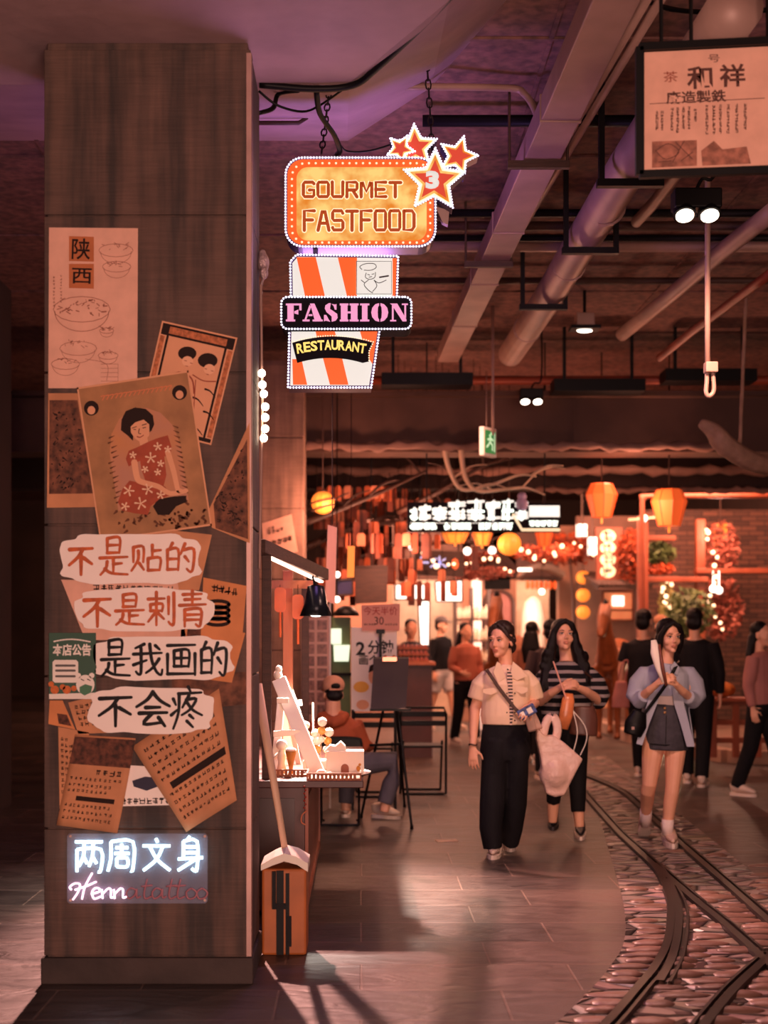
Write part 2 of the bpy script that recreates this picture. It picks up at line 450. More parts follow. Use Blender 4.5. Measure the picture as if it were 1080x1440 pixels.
# the second pillar, one bay deeper
D2 = 14.0
a0, a1 = (360-CX)/F*D2-1.6, (427-CX)/F*D2
b = MB(); b.bb((a0+.02, D2+.02, 0), (a1-.02, D2+.7, 4.2))
zz = [4.16, 3.44, 2.74, 2.04, 1.34, .64, .0]
for a, c in zip(zz, zz[1:]): b.bb((a0, D2, c+.006), (a1, D2+.7, a-.006))
struct(b.build('pillar_beyond', M_CONC2, bevel=.004))

# ceiling slab, flared drop head over the pillar, cross beams
CZ = 4.55
b = MB(); b.bb((-14, -3, CZ), (16, 40, CZ+.3))
for yy in (3.6, 5.4, 7.2, 9.0, 10.8, 12.6): b.bb((-14, yy, CZ-.012), (16, yy+.03, CZ+.01))
for xx in (-2, .95, 2.6, 4.4): b.bb((xx, -3, CZ-.010), (xx+.025, 13.5, CZ+.01))
struct(b.build('ceiling', M_CEIL))
def cpt(px, py, z):
    d = (z-H)*F/(CY-py); return V(((px-CX)/F*d, d, z))
A = [V((-3.2, 6.72, PZ)), cpt(490, 118, PZ), cpt(632, 0, PZ), V((.75, 4.9, PZ)), V((.75, 2.5, PZ)), V((-3.2, 2.5, PZ))]
B = [V((-3.6, 8.73, CZ)), cpt(489, 198, CZ), cpt(606, 123, CZ), V((1.05, 5.5, CZ)), V((1.05, 2.2, CZ)), V((-3.6, 2.2, CZ))]
b = MB(); b.add(A+B, [(0, 1, 2, 3, 4, 5)] + [(i, 6+i, 6+(i+1) % 6, (i+1) % 6) for i in range(6)])
struct(b.build('ceiling_drop_head', mat('drop_head_plaster', (186, 150, 152), .7, 0, .25, 2.5, .2), fix=True))
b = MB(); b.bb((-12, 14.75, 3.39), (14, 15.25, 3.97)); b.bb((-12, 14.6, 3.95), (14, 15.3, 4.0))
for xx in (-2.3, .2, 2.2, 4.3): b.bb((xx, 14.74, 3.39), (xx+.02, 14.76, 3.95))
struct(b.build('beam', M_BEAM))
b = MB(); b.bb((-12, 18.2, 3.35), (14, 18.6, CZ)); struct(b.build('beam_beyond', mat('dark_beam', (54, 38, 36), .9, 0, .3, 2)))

# walls that close the hall
M_WALLD = mat('dark_wall', (60, 42, 38), .85, 0, .4, 1.2, .2)
b = MB(); b.bb((-9, 33, 0), (14, 33.4, 4.6)); struct(b.build('wall_back', M_WALLD))
b = MB(); b.bb((-3.3, -1, 0), (-3.1, 12.6, CZ)); struct(b.build('wall_left', M_WALLD))
b = MB(); b.bb((6.4, 9, 0), (6.6, 33, CZ)); struct(b.build('wall_right', M_WALLD))
# kerb of the far pavement
b = MB()
ks = [(-1.0, 26.6), (2.2, 26.4), (3.55, 25.6), (3.75, 24.0), (3.75, 19.6), (3.95, 18.0), (4.3, 16.6), (6.4, 15.4)]
for p, q in zip(ks, ks[1:]):
    b.bar((p[0], p[1], .07), (q[0], q[1], .07), .22, .15)
struct(b.build('kerb', mat('kerb_stone', (176, 140, 122), .7, 0, .3, 4, .2)))
b = MB(); b.prism([(k[0], k[1]) for k in ks]+[(6.4, 33), (-1, 33)], .12, MX())
struct(b.build('floor_pavement', mat('pavement', (120, 88, 76), .7, 0, .4, 3, .2)))
# ================================================================== bills, papers and neon on the pillar
def PX(d):                           # frame in which x, y are the photograph's pixels at depth d, z metres towards the viewer
    k = d/F
    return MX(((k, 0, 0, -CX*k), (0, 0, -1, d), (0, -k, 0, H+CY*k), (0, 0, 0, 1)))
def ptext(s, name, m, parent, px, py, d, wpx, hpx, rot=0, ex=0, off=0, shear=0, space=1.0):
    o = parent.location if parent else V((0, 0, 0))
    return text(s, name, m, parent, PL(P(px, py, d), rot), fit=(wpx*d/F, hpx*d/F), ex=ex, off=off, shear=shear, o=o, space=space)
def quad_map(q):                     # (u, v) in the unit square -> pixel inside the quadrilateral (tl, tr, br, bl)
    q = [V(a) for a in q]
    return lambda u, v: (q[0]*(1-u)+q[1]*u)*(1-v)+(q[3]*(1-u)+q[2]*u)*v
def lines(b, qm, mx, u0, u1, v0, v1, rows, n, s, z, rnd, col=False):
    for i in range(rows):
        v = v0+(v1-v0)*(i+.5)/rows
        m_ = n if rnd.random() > .25 else int(n*rnd.uniform(.5, .9))
        for j in range(m_):
            u = u0+(u1-u0)*(j+.5)/n
            p = qm(u, v) if not col else qm(u0+(u1-u0)*(i+.5)/rows, v0+(v1-v0)*(j+.5)/n)
            pseudo(b, mx, p.x, p.y, s, z, rnd)
M_INK = mat('printing_ink', (40, 24, 20), .7, var=0)
M_INKR = mat('red_brown_ink', (150, 62, 38), .7, var=.1)
M_PPINK = mat('pale_pink_paper', (232, 176, 152), .8, var=.12, scale=12)
M_PKRAFT = mat('kraft_paper', (206, 140, 98), .8, var=.25, scale=6)
M_PORAN = mat('orange_paper', (216, 136, 84), .8, var=.2, scale=6)
M_PGOLD = mat('faded_gold_print', (176, 122, 78), .7, var=.3, scale=9)
M_WHITE = mat('white_card', (250, 234, 224), .75, var=.06)
M_SKINP = mat('printed_skin', (226, 160, 120), .7, var=.1)
M_DRESS = mat('printed_red_dress', (170, 70, 40), .7, var=.25, scale=20)
M_GREYP = mat('printed_grey', (120, 92, 82), .8, var=.5, scale=14)
def sheet(name, label, q, lay, m, cat='poster', group=None, t=.0012):
    d = DP-.001-lay*.0016
    c = sum((V(a) for a in q), V((0, 0)))/len(q)
    o = P(c.x, c.y, d)
    r = thing(name, label, cat, o, group)
    b = MB(o); b.prism([V(a) for a in q], t, PX(d)); b.build('paper', m, r, fix=True)
    return r, d-t-.0004
rnd = random.Random(3)
LINE = .0

# tall menu bill with pencil drawings of dishes
q = [(69, 320), (194, 321), (193, 546), (68, 546)]
r, d = sheet('menu_poster', 'tall pale pink bill with two brush characters and drawn dishes, top left of pillar', q, 1, M_PPINK)
b = MB(r.location); mx = PX(d)
b.flat([(97, 332), (132, 333), (132, 368), (97, 367)], mx); b.flat([(97, 371), (132, 371), (132, 406), (97, 405)], mx)
b.build('character_square', mat('ochre_print', (196, 112, 66), .8, var=.2), r)
ptext('陕', 'character', M_INK, r, 114, 350, d-.0008, 26, 30, -.03, off=.012)
ptext('西', 'character', M_INK, r, 115, 388, d-.0008, 28, 22, -.03, off=.012)
b = MB(r.location)
def ell(b, x, y, rx, ry, w=.9, a0=0, a1=2*PI): b.ink([(x+rx*math.cos(a0+(a1-a0)*i/16), y+ry*math.sin(a0+(a1-a0)*i/16)) for i in range(17)], w, mx, .0, False)
ell(b, 115, 435, 40, 18); ell(b, 115, 438, 38, 28, .9, 0, PI)
for _ in range(38): x, y = 115+rnd.uniform(-32, 32), 432+rnd.uniform(-11, 9); b.ink([(x, y), (x+rnd.uniform(-6, 6), y+rnd.uniform(-4, 4))], rnd.uniform(.7, 2), mx)
for cx, cy, rx in ((163, 352, 24), (164, 375, 20), (150, 465, 10), (152, 500, 14), (110, 490, 26), (92, 512, 20)):
    ell(b, cx, cy, rx, rx*.38, .7); ell(b, cx, cy+2, rx*.9, rx*.7, .6, 0, PI)
    for _ in range(12): x, y = cx+rnd.uniform(-.7, .7)*rx, cy-rnd.uniform(0, .4)*rx; b.ink([(x, y), (x+rnd.uniform(-5, 5), y-rnd.uniform(0, 4))], .8, mx)
b.ink([(120, 505), (150, 512), (150, 535)], .6, mx); b.ink([(142, 512), (166, 512), (166, 540), (142, 540)], .6, mx, 0, False)
for i in range(4): b.ink([(142, 518+6*i), (166, 518+6*i)], .5, mx)
for i in range(9): pseudo(b, mx, 76, 390+5*i, 3.4, 0, rnd); pseudo(b, mx, 86, 388+4.5*i, 3, 0, rnd)
b.build('drawing', mat('pencil_line', (150, 88, 70), .8, var=0), r)

# bill with two girls, half behind the large portrait
q = [(228, 451), (334, 475), (297, 626), (194, 600)]
r, d = sheet('pin_up_poster', 'tilted old print of two dark haired girls with black ornamental frame', q, 2, M_SKINP)
qm = quad_map(q); mx = PX(d); b = MB(r.location)
def band(b, qm, u0, v0, u1, v1, z=0): b.flat([qm(u0, v0), qm(u1, v0), qm(u1, v1), qm(u0, v1)], mx, z)
band(b, qm, .02, .015, .98, .12); band(b, qm, .02, .95, .98, .985)
for u in (.1, .87): band(b, qm, u, .12, u+.03, .95)
b.build('black_frame', M_INK, r)
b = MB(r.location); band(b, qm, .12, .035, .88, .1, .0004)
for u in (.02, .92): band(b, qm, u, .13, u+.06, .94, .0004)
b.build('ornament_band', mat('orange_ornament', (205, 120, 76), .8, var=.5, scale=60), r)
b = MB(r.location)
for u, v, s in ((.42, .26, 13), (.70, .28, 14)):
    p = qm(u, v); b = MB(r.location); b.flat([(p.x+s*math.cos(a*.4), p.y-3+s*.75*math.sin(a*.4)) for a in range(16)], mx, .0004); b.build('hair', M_INK, r)
b = MB(r.location)
for u, v in ((.75, .52), (.62, .62), (.8, .72), (.7, .88), (.6, .9)):
    p = qm(u, v); b.ink([p, p+V((7, 3)), p+V((14, 12))], (3, 1), mx, .0004)
b.build('dark_motif', M_INK, r)
b = MB(r.location)
for u, v, s in ((.44, .31, 8), (.74, .335, 8)):
    p = qm(u, v); b = MB(r.location); b.flat([(p.x+s*math.cos(a*.4), p.y+s*.9*math.sin(a*.4)) for a in range(16)], mx, .0008); b.build('face', mat('printed_face', (236, 176, 138), .7, var=.05), r)
b = MB(r.location)
if 0: b.build('face', mat('printed_face', (236, 176, 138), .7, var=.05), r)
b = MB(r.location)
for u, v in ((.40, .31), (.48, .32), (.68, .34), (.77, .345), (.43, .355), (.72, .385)):
    p = qm(u, v); b.ink([p, p+V((3, .6))], .9, mx, .0012)
b.ink([qm(.28, .46), qm(.4, .42), qm(.55, .46), qm(.62, .58)], 2.2, mx, .0006); b.ink([qm(.55, .42), qm(.7, .45), qm(.86, .43)], 1.6, mx, .0006); b.ink([qm(.6, .46), qm(.66, .7), qm(.72, .88)], 1.3, mx, .0006)
b.build('fine_line', M_INKR, r)

# large portrait bill: a woman seated on a step in a flowered dress
q = [(108, 545), (265, 521), (298, 739), (141, 762)]
r, d = sheet('portrait_poster', 'large tilted old print of a seated woman in a red flowered dress', q, 5, M_PGOLD)
qm = quad_map(q); mx = PX(d)
b = MB(r.location)
for a, c in (((0, 0), (1, .012)), ((0, .988), (1, 1)), ((0, 0), (.014, 1)), ((.986, 0), (1, 1))): band(b, qm, a[0], a[1], c[0], c[1], .0003)
b.build('edge_line', mat('pale_print_line', (224, 160, 120), .8, var=.1), r)
b = MB(r.location)
arch = [(.20, .82), (.20, .45), (.24, .33), (.33, .24), (.45, .195), (.58, .195), (.7, .24), (.79, .33), (.83, .45), (.83, .82)]
b.flat([qm(*a) for a in arch], mx, .0003)
b.build('arch_backdrop', mat('print_sky', (184, 128, 104), .8, var=.15, scale=5, col2=(196, 130, 84)), r)
b = MB(r.location)
for i in range(30): p = qm(.18+.66*i/30+rnd.uniform(-.02, .02), .84+rnd.uniform(-.02, .12)); b.ink([p, p+V((rnd.uniform(-7, 7), rnd.uniform(-6, 4)))], (4, 1.5), mx, .0005)
for i in range(14): p = qm(.2+rnd.uniform(-.02, .03), .35+.45*i/14); b.ink([p, p+V((7, -3))], (2.6, .6), mx, .0005); p = qm(.83, .35+.45*i/14); b.ink([p, p+V((-7, -3))], (2.6, .6), mx, .0005)
for i in range(26): p = qm(.62+.36*rnd.random(), .88+.1*rnd.random()); b.ink([p, p+V((rnd.uniform(-5, 5), rnd.uniform(-3, 3)))], 3.4, mx, .0005)
b.build('foliage', mat('print_leaves', (112, 62, 34), .8, var=.5, scale=40), r)
b = MB(r.location)
b.flat([(179, 612), (170, 605), (171, 590), (177, 578), (190, 573), (205, 575), (215, 584), (217, 597), (213, 606), (206, 611), (196, 600), (188, 606), (187, 620)], mx, .0007)
b.build('hair', M_INK, r); b = MB(r.location)
b.flat([(215, 712), (222, 702), (245, 698), (262, 697), (262, 706), (248, 712), (238, 724), (222, 724)], mx, .0007)
b.build('dark_cloth', M_INK, r)
b = MB(r.location)
b.flat([(184, 600), (190, 594), (202, 590), (210, 597), (210, 612), (204, 620), (198, 622), (190, 617), (184, 608)], mx, .001)
b.flat([(195, 617), (207, 614), (209, 626), (198, 630)], mx, .0009)
b.ink([(189, 650), (193, 672), (200, 678), (222, 684), (240, 694), (262, 690)], (9, 6), mx, .0012)
b.ink([(236, 636), (244, 662), (250, 688), (254, 690)], (8, 6), mx, .0012)
b.build('skin', M_SKINP, r)
b = MB(r.location)
b.flat([(193, 629), (207, 622), (222, 616), (236, 612), (241, 628), (240, 640), (231, 642), (234, 668), (230, 684), (205, 678), (199, 660), (197, 648), (181, 656), (177, 645), (181, 634)], mx, .001)
b.flat([(182, 676), (205, 680), (232, 684), (240, 696), (224, 702), (212, 712), (208, 724), (190, 722), (172, 718), (166, 706), (172, 688)], mx, .001)
b.build('dress', M_DRESS, r)
b = MB(r.location)
for x, y, s in ((222, 628, 5), (212, 644, 7), (226, 652, 4), (204, 660, 4), (222, 664, 4), (181, 690, 7), (208, 688, 7), (198, 708, 8), (176, 712, 5), (187, 640, 4), (236, 632, 4), (226, 696, 5)):
    b = MB(r.location)
    for k in range(5): a = k*1.257+x; b.ink([(x, y), (x+s*math.cos(a), y+s*math.sin(a))], (1, 2.6), mx, .0014+.0002*k)
    b.build('flower', mat('print_blossom', (232, 190, 156), .8, var=.05), r)
b = MB(r.location)
for a in ([(186, 602), (192, 600)], [(200, 598), (206, 596)], [(196, 603), (195, 609), (198, 610)], [(188, 604), (191, 604)], [(201, 602), (205, 601)]): b.ink(a, 1.1, mx, .0013)
b.build('facial_feature', M_INK, r)
b = MB(r.location); b.ink([(193, 614), (197, 615), (202, 612)], (1.6, 1.2), mx, .0013); b.build('lips', M_INKR, r)
for x, y in ((128.5, 574), (252.5, 552)):
    b = MB(r.location); b.flat([(x+10.5*math.cos(a*.3), y+10.5*math.sin(a*.3)) for a in range(21)], mx, .0006); md = b.build('medallion', M_INK, r)
    b = MB(r.location); b.flat([(x+5.5*math.cos(a*.4), y+3+6*math.sin(a*.4)) for a in range(16)], mx, .0009); b.build('medallion_face', M_SKINP, md)
b = MB(r.location)
for i in range(16): p = qm(.2+.6*i/15, .08); b.ink([p, p+V((5, -1)), p+V((2, 5))], 1.4, mx, .0005)
b.build('lettering', mat('print_title', (214, 124, 82), .8, var=.1), r)

# two landscape prints at the pillar's edges
for name, label, q, lay, rot in (('landscape_print', 'narrow dark garden print at the left edge of pillar beside the portrait', [(68, 553), (110, 553), (139, 713), (66, 714)], 3, 0),
                                 ('landscape_print', 'dark mountain print tilted at the right edge of pillar', [(351, 594), (351.5, 764), (298, 742), (294, 716)], 3, 1)):
    r, d = sheet(name, label, q, lay, M_PKRAFT); mx = PX(d); qm = quad_map(q)
    b = MB(r.location); b.flat([qm(.04, .06), qm(.94, .06), qm(.94, .88), qm(.04, .88)] if not rot else [qm(.1, .06), qm(.97, .05), qm(.97, .9), qm(.12, .9)], mx, .0003)
    b.build('scenery', mat('print_scenery', (128, 76, 54), .8, var=.75, scale=26, detail=8), r)
    b = MB(r.location)
    for i in range(60):
        p = qm(rnd.uniform(.1, .85), rnd.uniform(.15, .84)); s = rnd.uniform(2, 6)
        b.ink([p, p+V((rnd.uniform(-s, s), rnd.uniform(-s, s)))], (rnd.uniform(1, 3), .6), mx, .0006)
    b.build('tree_drawing', M_INK, r)

# papers of the lower half, back to front
def bill(name, label, q, lay, m, rows=(), pic=None, head=None):
    r, d = sheet(name, label, q, lay, m); mx = PX(d); qm = quad_map(q)
    if rows:
        b = MB(r.location); lines(b, qm, mx, *rows, .0003, rnd); b.build('printed_text', M_INK, r)
    if pic:
        b = MB(r.location); b.flat([qm(pic[0], pic[1]), qm(pic[2], pic[1]), qm(pic[2], pic[3]), qm(pic[0], pic[3])], mx, .0003)
        b.build('picture', mat('print_food', (112, 62, 44), .8, var=.8, scale=40, detail=6), r)
    return r, d, qm, mx
bill('handbill', 'kraft paper bill peeping out above and behind the first orange worded paper', [(148, 735), (298, 752), (280, 830), (140, 830)], 1, M_PKRAFT, pic=(.0, .0, .45, .2))
bill('handbill', 'creased pale bill behind the second orange worded paper', [(86, 815), (250, 820), (262, 900), (120, 900)], 2, M_PPINK, rows=(.25, .95, .04, .2, 1, 11, 10))
r, d, qm, mx = bill('handbill', 'orange bill with a coiled snack picture, right of the orange worded papers', [(286, 812), (347, 824), (340, 905), (282, 900)], 3, M_PORAN, rows=(.2, .8, .06, .22, 1, 4, 11))
b = MB(r.location)
for i in range(4): ell(b, 306, 850+8*i, 16, 5, 5)
b.build('picture', M_INK, r)
bill('handbill', 'orange bill under the black worded papers at the right', [(255, 880), (345, 890), (326, 960), (250, 950)], 2, M_PORAN, pic=(.1, .0, .4, .3))
bill('handbill', 'dark food print tucked at the lower right of pillar', [(240, 945), (349, 945), (350, 990), (246, 1000)], 1, mat('dark_print', (130, 80, 58), .8, var=.7, scale=20, detail=7))
bill('handbill', 'small brown bill with a black chequer mark under the green notice', [(70, 985), (88, 985), (106, 1026), (68, 1018)], 2, M_PORAN, pic=(.4, .5, .9, .9))
bill('handbill', 'brown bill half hidden behind the lowest worded paper at left', [(96, 988), (150, 975), (165, 1030), (110, 1032)], 1, M_PKRAFT, rows=(.1, .9, .1, .8, 4, 6, 6))
bill('handbill', 'long orange bill at the pillar left edge behind the food flyer', [(82, 1022), (125, 1030), (128, 1150), (84, 1140)], 1, M_PKRAFT, rows=(.05, .6, .1, .8, 10, 4, 5))
r, d, qm, mx = bill('badge_flyer', 'white flyer with a dark badge between the two curled flyers', [(160, 1075), (250, 1080), (250, 1132), (160, 1134)], 1, M_WHITE, rows=(.1, .9, .78, .98, 1, 8, 9))
b = MB(r.location); b.flat([(186, 1098), (204, 1092), (222, 1094), (228, 1104), (206, 1112), (188, 1106)], mx, .0004); b.build('badge', mat('navy_print', (40, 36, 60), .7, var=.1), r)
def curled(name, label, q, lay, m, lift):
    d = DP-.002-lay*.0016; c = sum((V(a) for a in q), V((0, 0)))/4; o = P(c.x, c.y, d); r = thing(name, label, 'flyer', o)
    qm = quad_map(q); mx = PX(d); b = MB(o); n = 10; vs = []
    zf = lambda u, v: lift(u, v)
    for i in range(n+1):
        for j in range(n+1):
            p = qm(j/n, i/n); vs.append(mx @ V((p.x, p.y, zf(j/n, i/n))))
    b.add(vs, [(i*(n+1)+j, i*(n+1)+j+1, (i+1)*(n+1)+j+1, (i+1)*(n+1)+j) for i in range(n) for j in range(n)])
    po = b.build('paper', m, r, sm=True)
    sd = po.modifiers.new('t', 'SOLIDIFY'); sd.thickness = .0008; bake(po)
    def onto(u, v, e=.0014): p = qm(u, v); return mx @ V((p.x, p.y, zf(u, v)+e))
    return r, onto
def curl_text(r, onto, name, rows, m, s=.03):
    b = MB(r.location); rr = random.Random(len(rows))
    for u0, u1, v, n, sz in rows:
        for j in range(n):
            u = u0+(u1-u0)*j/n
            for k in range(4):
                du, dv = rr.uniform(-.3, .3)*sz, rr.uniform(-.4, .4)*sz
                if k < 2: a, c = (u-.35*sz, v+dv*.7), (u+.35*sz, v+dv*.7); e = (0, .16*sz*.7)
                else: a, c = (u+du, v-.38*sz*.7), (u+du, v+.38*sz*.7); e = (.16*sz, 0)
                b.add([onto(*a), onto(*c), onto(c[0]+e[0], c[1]+e[1]), onto(a[0]+e[0], a[1]+e[1])], [(0, 1, 2, 3)])
    return b.build(name, m, r)
r, on = curled('food_flyer', 'curled kraft flyer with a food photo on top, lower left of pillar', [(106, 1033), (191, 1038), (167, 1170), (80, 1160)], 4, M_PKRAFT, lambda u, v: .03*v**3*(u-.2)+.002+.012*v*v)
b = MB(r.location); k = 8
vs = [on(i/k, .02+.3*j/4, .001) for j in range(5) for i in range(k+1)]
b.add(vs, [(j*(k+1)+i, j*(k+1)+i+1, (j+1)*(k+1)+i+1, (j+1)*(k+1)+i) for j in range(4) for i in range(k)])
b.build('food_photo', mat('print_food', (112, 62, 44), .8, var=.8, scale=40), r)
curl_text(r, on, 'printed_text', [(.5, .95, .39, 4, .1), (.08, .95, .47, 11, .055), (.08, .8, .54, 10, .055), (.08, .75, .6, 9, .055), (.08, .85, .76, 11, .055), (.08, .9, .83, 11, .055), (.08, .9, .9, 12, .055)], M_INK)
b = MB(r.location); b.add([on(.22, .66), on(.85, .66), on(.85, .71), on(.22, .71)], [(0, 1, 2, 3)]); b.build('text_bar', M_INK, r)
r, on = curled('text_flyer', 'curled kraft flyer full of slanted text, lower right of pillar', [(186, 1050), (308, 968), (334, 1124), (262, 1170)], 4, M_PKRAFT, lambda u, v: .002+.045*max(0, u-.45)*v*v+.02*max(0, u+v-1.4)**2)
rows = [(.1, .95, .1+.085*i, 12, .06) for i in range(10) if i not in (5,)]
curl_text(r, on, 'printed_text', rows, M_INK)
b = MB(r.location); b.add([on(.15, .50), on(.5, .50), on(.95, .50), on(.95, .57), on(.5, .57), on(.15, .57)], [(0, 1, 4, 5), (1, 2, 3, 4)]); b.build('text_bar', M_INK, r)

# four cloud shaped white papers with brush writing
def cloud(x0, y0, x1, y1, seed):
    rr = random.Random(seed); pts = []; cx, cy = (x0+x1)/2, (y0+y1)/2; rx, ry = (x1-x0)/2, (y1-y0)/2
    for i in range(72):
        a = 2*PI*i/72; c, s_ = math.cos(a), math.sin(a); e = .55
        k = 1+.035*math.sin(8*a+seed)+.02*math.sin(13*a+seed*2)
        pts.append((cx+(rx+3)*math.copysign(abs(c)**e, c)*min(k, 1.03), cy+(ry+1.5)*math.copysign(abs(s_)**e, s_)*k))
    return pts
M_BRUO = mat('orange_brush_ink', (206, 92, 30), .6, var=.35, scale=30)
M_BRUB = mat('black_brush_ink', (16, 12, 14), .5, var=0)
for wd, bx, ink, lay, label, boxes in (
    ('不是贴的', (87, 752, 280, 820), M_BRUO, 7, 'uppermost white cloud paper with orange brush writing', [(95, 767, 133, 809), (138, 754, 181, 810), (183, 765, 229, 806), (232, 763, 276, 806)]),
    ('不是刺青', (110, 829, 296, 886), M_BRUO, 8, 'second white cloud paper from the top with orange brush writing', [(115, 838, 159, 882), (160, 834, 204, 880), (206, 832, 247, 880), (250, 831, 291, 882)]),
    ('是我画的', (134, 896, 325, 955), M_BRUB, 8, 'third white cloud paper from the top with black brush writing', [(140, 898, 184, 952), (186, 904, 230, 951), (232, 904, 278, 951), (280, 902, 321, 952)]),
    ('不会疼', (128, 968, 297, 1030), M_BRUB, 9, 'lowest white cloud paper with three black brush characters', [(136, 976, 189, 1022), (190, 972, 240, 1022), (240, 966, 286, 1026)])):
    poly = cloud(*bx, lay+bx[1])
    r, d = sheet('cloud_paper', label, poly, lay, M_WHITE, 'paper sign', 'hand brushed paper signs on the pillar')
    mx = PX(d)
    for ch, (u0, v0, u1, v1) in zip(wd, boxes):
        b = MB(r.location)
        for k, st in enumerate(STROKES[ch]):
            b.ink([(u0+(u1-u0)*p[0]/100, v0+(v1-v0)*p[1]/100) for p in st], (6.2, 4.2) if len(STROKES[ch]) < 7 else (5.2, 3.4), mx, .0002+.0003*k)
        b.build('brush_character', ink, r)

# green notice card
q = [(69, 890), (135, 890), (135, 983), (69, 983)]
r, d = sheet('notice_card', 'green and white notice card on the pillar left edge', q, 8, mat('green_card', (44, 82, 62), .6, var=.1), 'notice'); mx = PX(d)
M_CWH = mat('card_white', (236, 226, 214), .7, var=.05)
ptext('本店公告', 'notice_title', M_CWH, r, 101, 914, d, 54, 17, 0, off=.035)
b = MB(r.location)
for i in range(13): x = 76+4*i; b.ink([(x, 902-3*math.sin(PI*i/12)), (x+2.6, 902-3*math.sin(PI*(i+.6)/12))], 2, mx, .0004)
b.build('title_arc', M_CWH, r); b = MB(r.location); b.flat([(74, 931), (77, 928), (107, 928), (110, 931), (110, 957), (107, 960), (77, 960), (74, 957)], mx, .0004)
b.build('text_panel', M_CWH, r); b = MB(r.location); b.flat([(69, 976), (135, 974), (135, 983), (69, 983)], mx, .0004)
b.build('bottom_strip', M_CWH, r)
b = MB(r.location)
for y in (936, 943, 951): b.ink([(79, y), (105, y)], 3.2, mx, .0008)
b.build('text_bar', mat('grey_text', (92, 88, 84), .7, var=0), r)
b = MB(r.location); b.flat([(120+13*math.cos(a*.3), 963+14*math.sin(a*.3)) for a in range(21)], mx, .0006)
for x in (110, 129): b.flat([(x+4*math.cos(a*.7), 950+4*math.sin(a*.7)) for a in range(9)], mx, .0006)
sk = b.build('sticker', M_CWH, r)
b = MB(r.location); b.flat([(112, 966), (120, 962), (130, 965), (128, 974), (119, 978), (112, 974)], mx, .0009); b.build('sticker_mask', mat('sticker_green', (70, 120, 88), .7, var=0), sk)
b = MB(r.location)
for x in (114, 123): b.ink([(x, 955), (x+4, 957)], 1.2, mx, .0009)
b.build('sticker_eyes', M_INK, sk)
b = MB(r.location)
for x, y, s in ((77, 970, 6), (88, 966, 4), (94, 970, 6), (104, 968, 4), (72, 962, 4)): b.flat([(x+s*math.cos(a*.5), y+s*math.sin(a*.5)) for a in range(13)], mx, .0005)
b.build('fruit_print', mat('orange_fruit_print', (214, 110, 50), .7, var=.3, scale=60), r)

# neon sign on clear acrylic
d = DP-.03
r = thing('neon_sign', 'white neon sign on clear acrylic low on the pillar', 'neon sign', P(195, 1220, DP))
b = MB(r.location); b.prism([(95+3, 1172), (289, 1172), (292, 1175), (292, 1267), (289, 1270), (98, 1270), (95, 1267), (95, 1175)], .008, PX(DP-.012))
bm_ = bpy.data.materials.new('clear_acrylic'); bm_.use_nodes = True
pb = bm_.node_tree.nodes['Principled BSDF']; pb.inputs['Base Color'].default_value = (.55, .6, .85, 1); pb.inputs['Alpha'].default_value = .14; pb.inputs['Roughness'].default_value = .12; pb.inputs['Transmission Weight'].default_value = 0; pb.inputs['IOR'].default_value = 1.05
b.build('acrylic_panel', bm_, r, fix=True)
b = MB(r.location)
for x, y in ((99, 1176), (288, 1176), (99, 1266), (288, 1266)): b.cyl(P(x, y, DP), P(x, y, DP-.026), .006)
b.build('standoff', M_PIPE, r)
M_NEON = mat('lit_neon', (226, 248, 238), .4, var=0, emit=3.6, ecol=(196, 236, 248))
M_NEONP = mat('lit_neon_pink', (255, 224, 226), .4, var=0, emit=3.0, ecol=(255, 206, 226))
M_NEONX = mat('unlit_neon', (168, 104, 116), .4, var=0)
for ch, (u0, v0, u1, v1) in zip('两周文身', [(104, 1180, 146, 1228), (150, 1180, 192, 1226), (198, 1178, 242, 1226), (246, 1176, 288, 1226)]):
    b = MB(r.location)
    for k, st in enumerate(STROKES[ch]):
        b.tube(smooth([P(u0+(u1-u0)*p[0]/100, v0+(v1-v0)*p[1]/100, d-.003*(k % 3)) for p in st], 3), .0068, 8)
    b.build('neon_character', M_NEON, r, sm=True)
d2 = d
script = {'H': [[(4,62),(0,52),(10,40),(20,44),(16,70),(6,96)],[(44,4),(30,50),(24,94)],[(10,62),(34,48),(52,34)]],
 'e': [[(0,76),(16,68),(16,58),(8,56),(2,70),(6,92),(20,84)]],
 'n': [[(0,60),(2,92)],[(2,76),(12,58),(18,62),(18,88),(26,84)]],
 'a': [[(18,62),(8,56),(0,72),(4,92),(16,80),(20,58),(20,88),(28,84)]],
 't': [[(10,24),(4,70),(6,92),(18,84)],[(-2,50),(20,46)]],
 'o': [[(10,56),(0,70),(4,92),(16,88),(20,70),(10,56)]]}
X = 98.0
for ch, adv, m in (('H', 30, M_NEONP), ('e', 15, M_NEONP), ('n', 17, M_NEONP), ('n', 18, M_NEONP), ('a', 18, M_NEONX), (' ', 4, None), ('t', 14, M_NEONX), ('a', 21, M_NEONX), ('t', 12, M_NEONX), ('t', 15, M_NEONX), ('o', 15, M_NEONX), ('o', 14, M_NEONX)):
    if m:
        b = MB(r.location)
        for st in script[ch]: b.tube(smooth([P(X+p[0]*.72, 1226+p[1]*.41, d2) for p in st], 4), .0042, 6)
        o = b.build('neon_letter', m, r, sm=True)
        if m is M_NEONX: o['label'] = 'unlit dull pink neon letter'
    X += adv
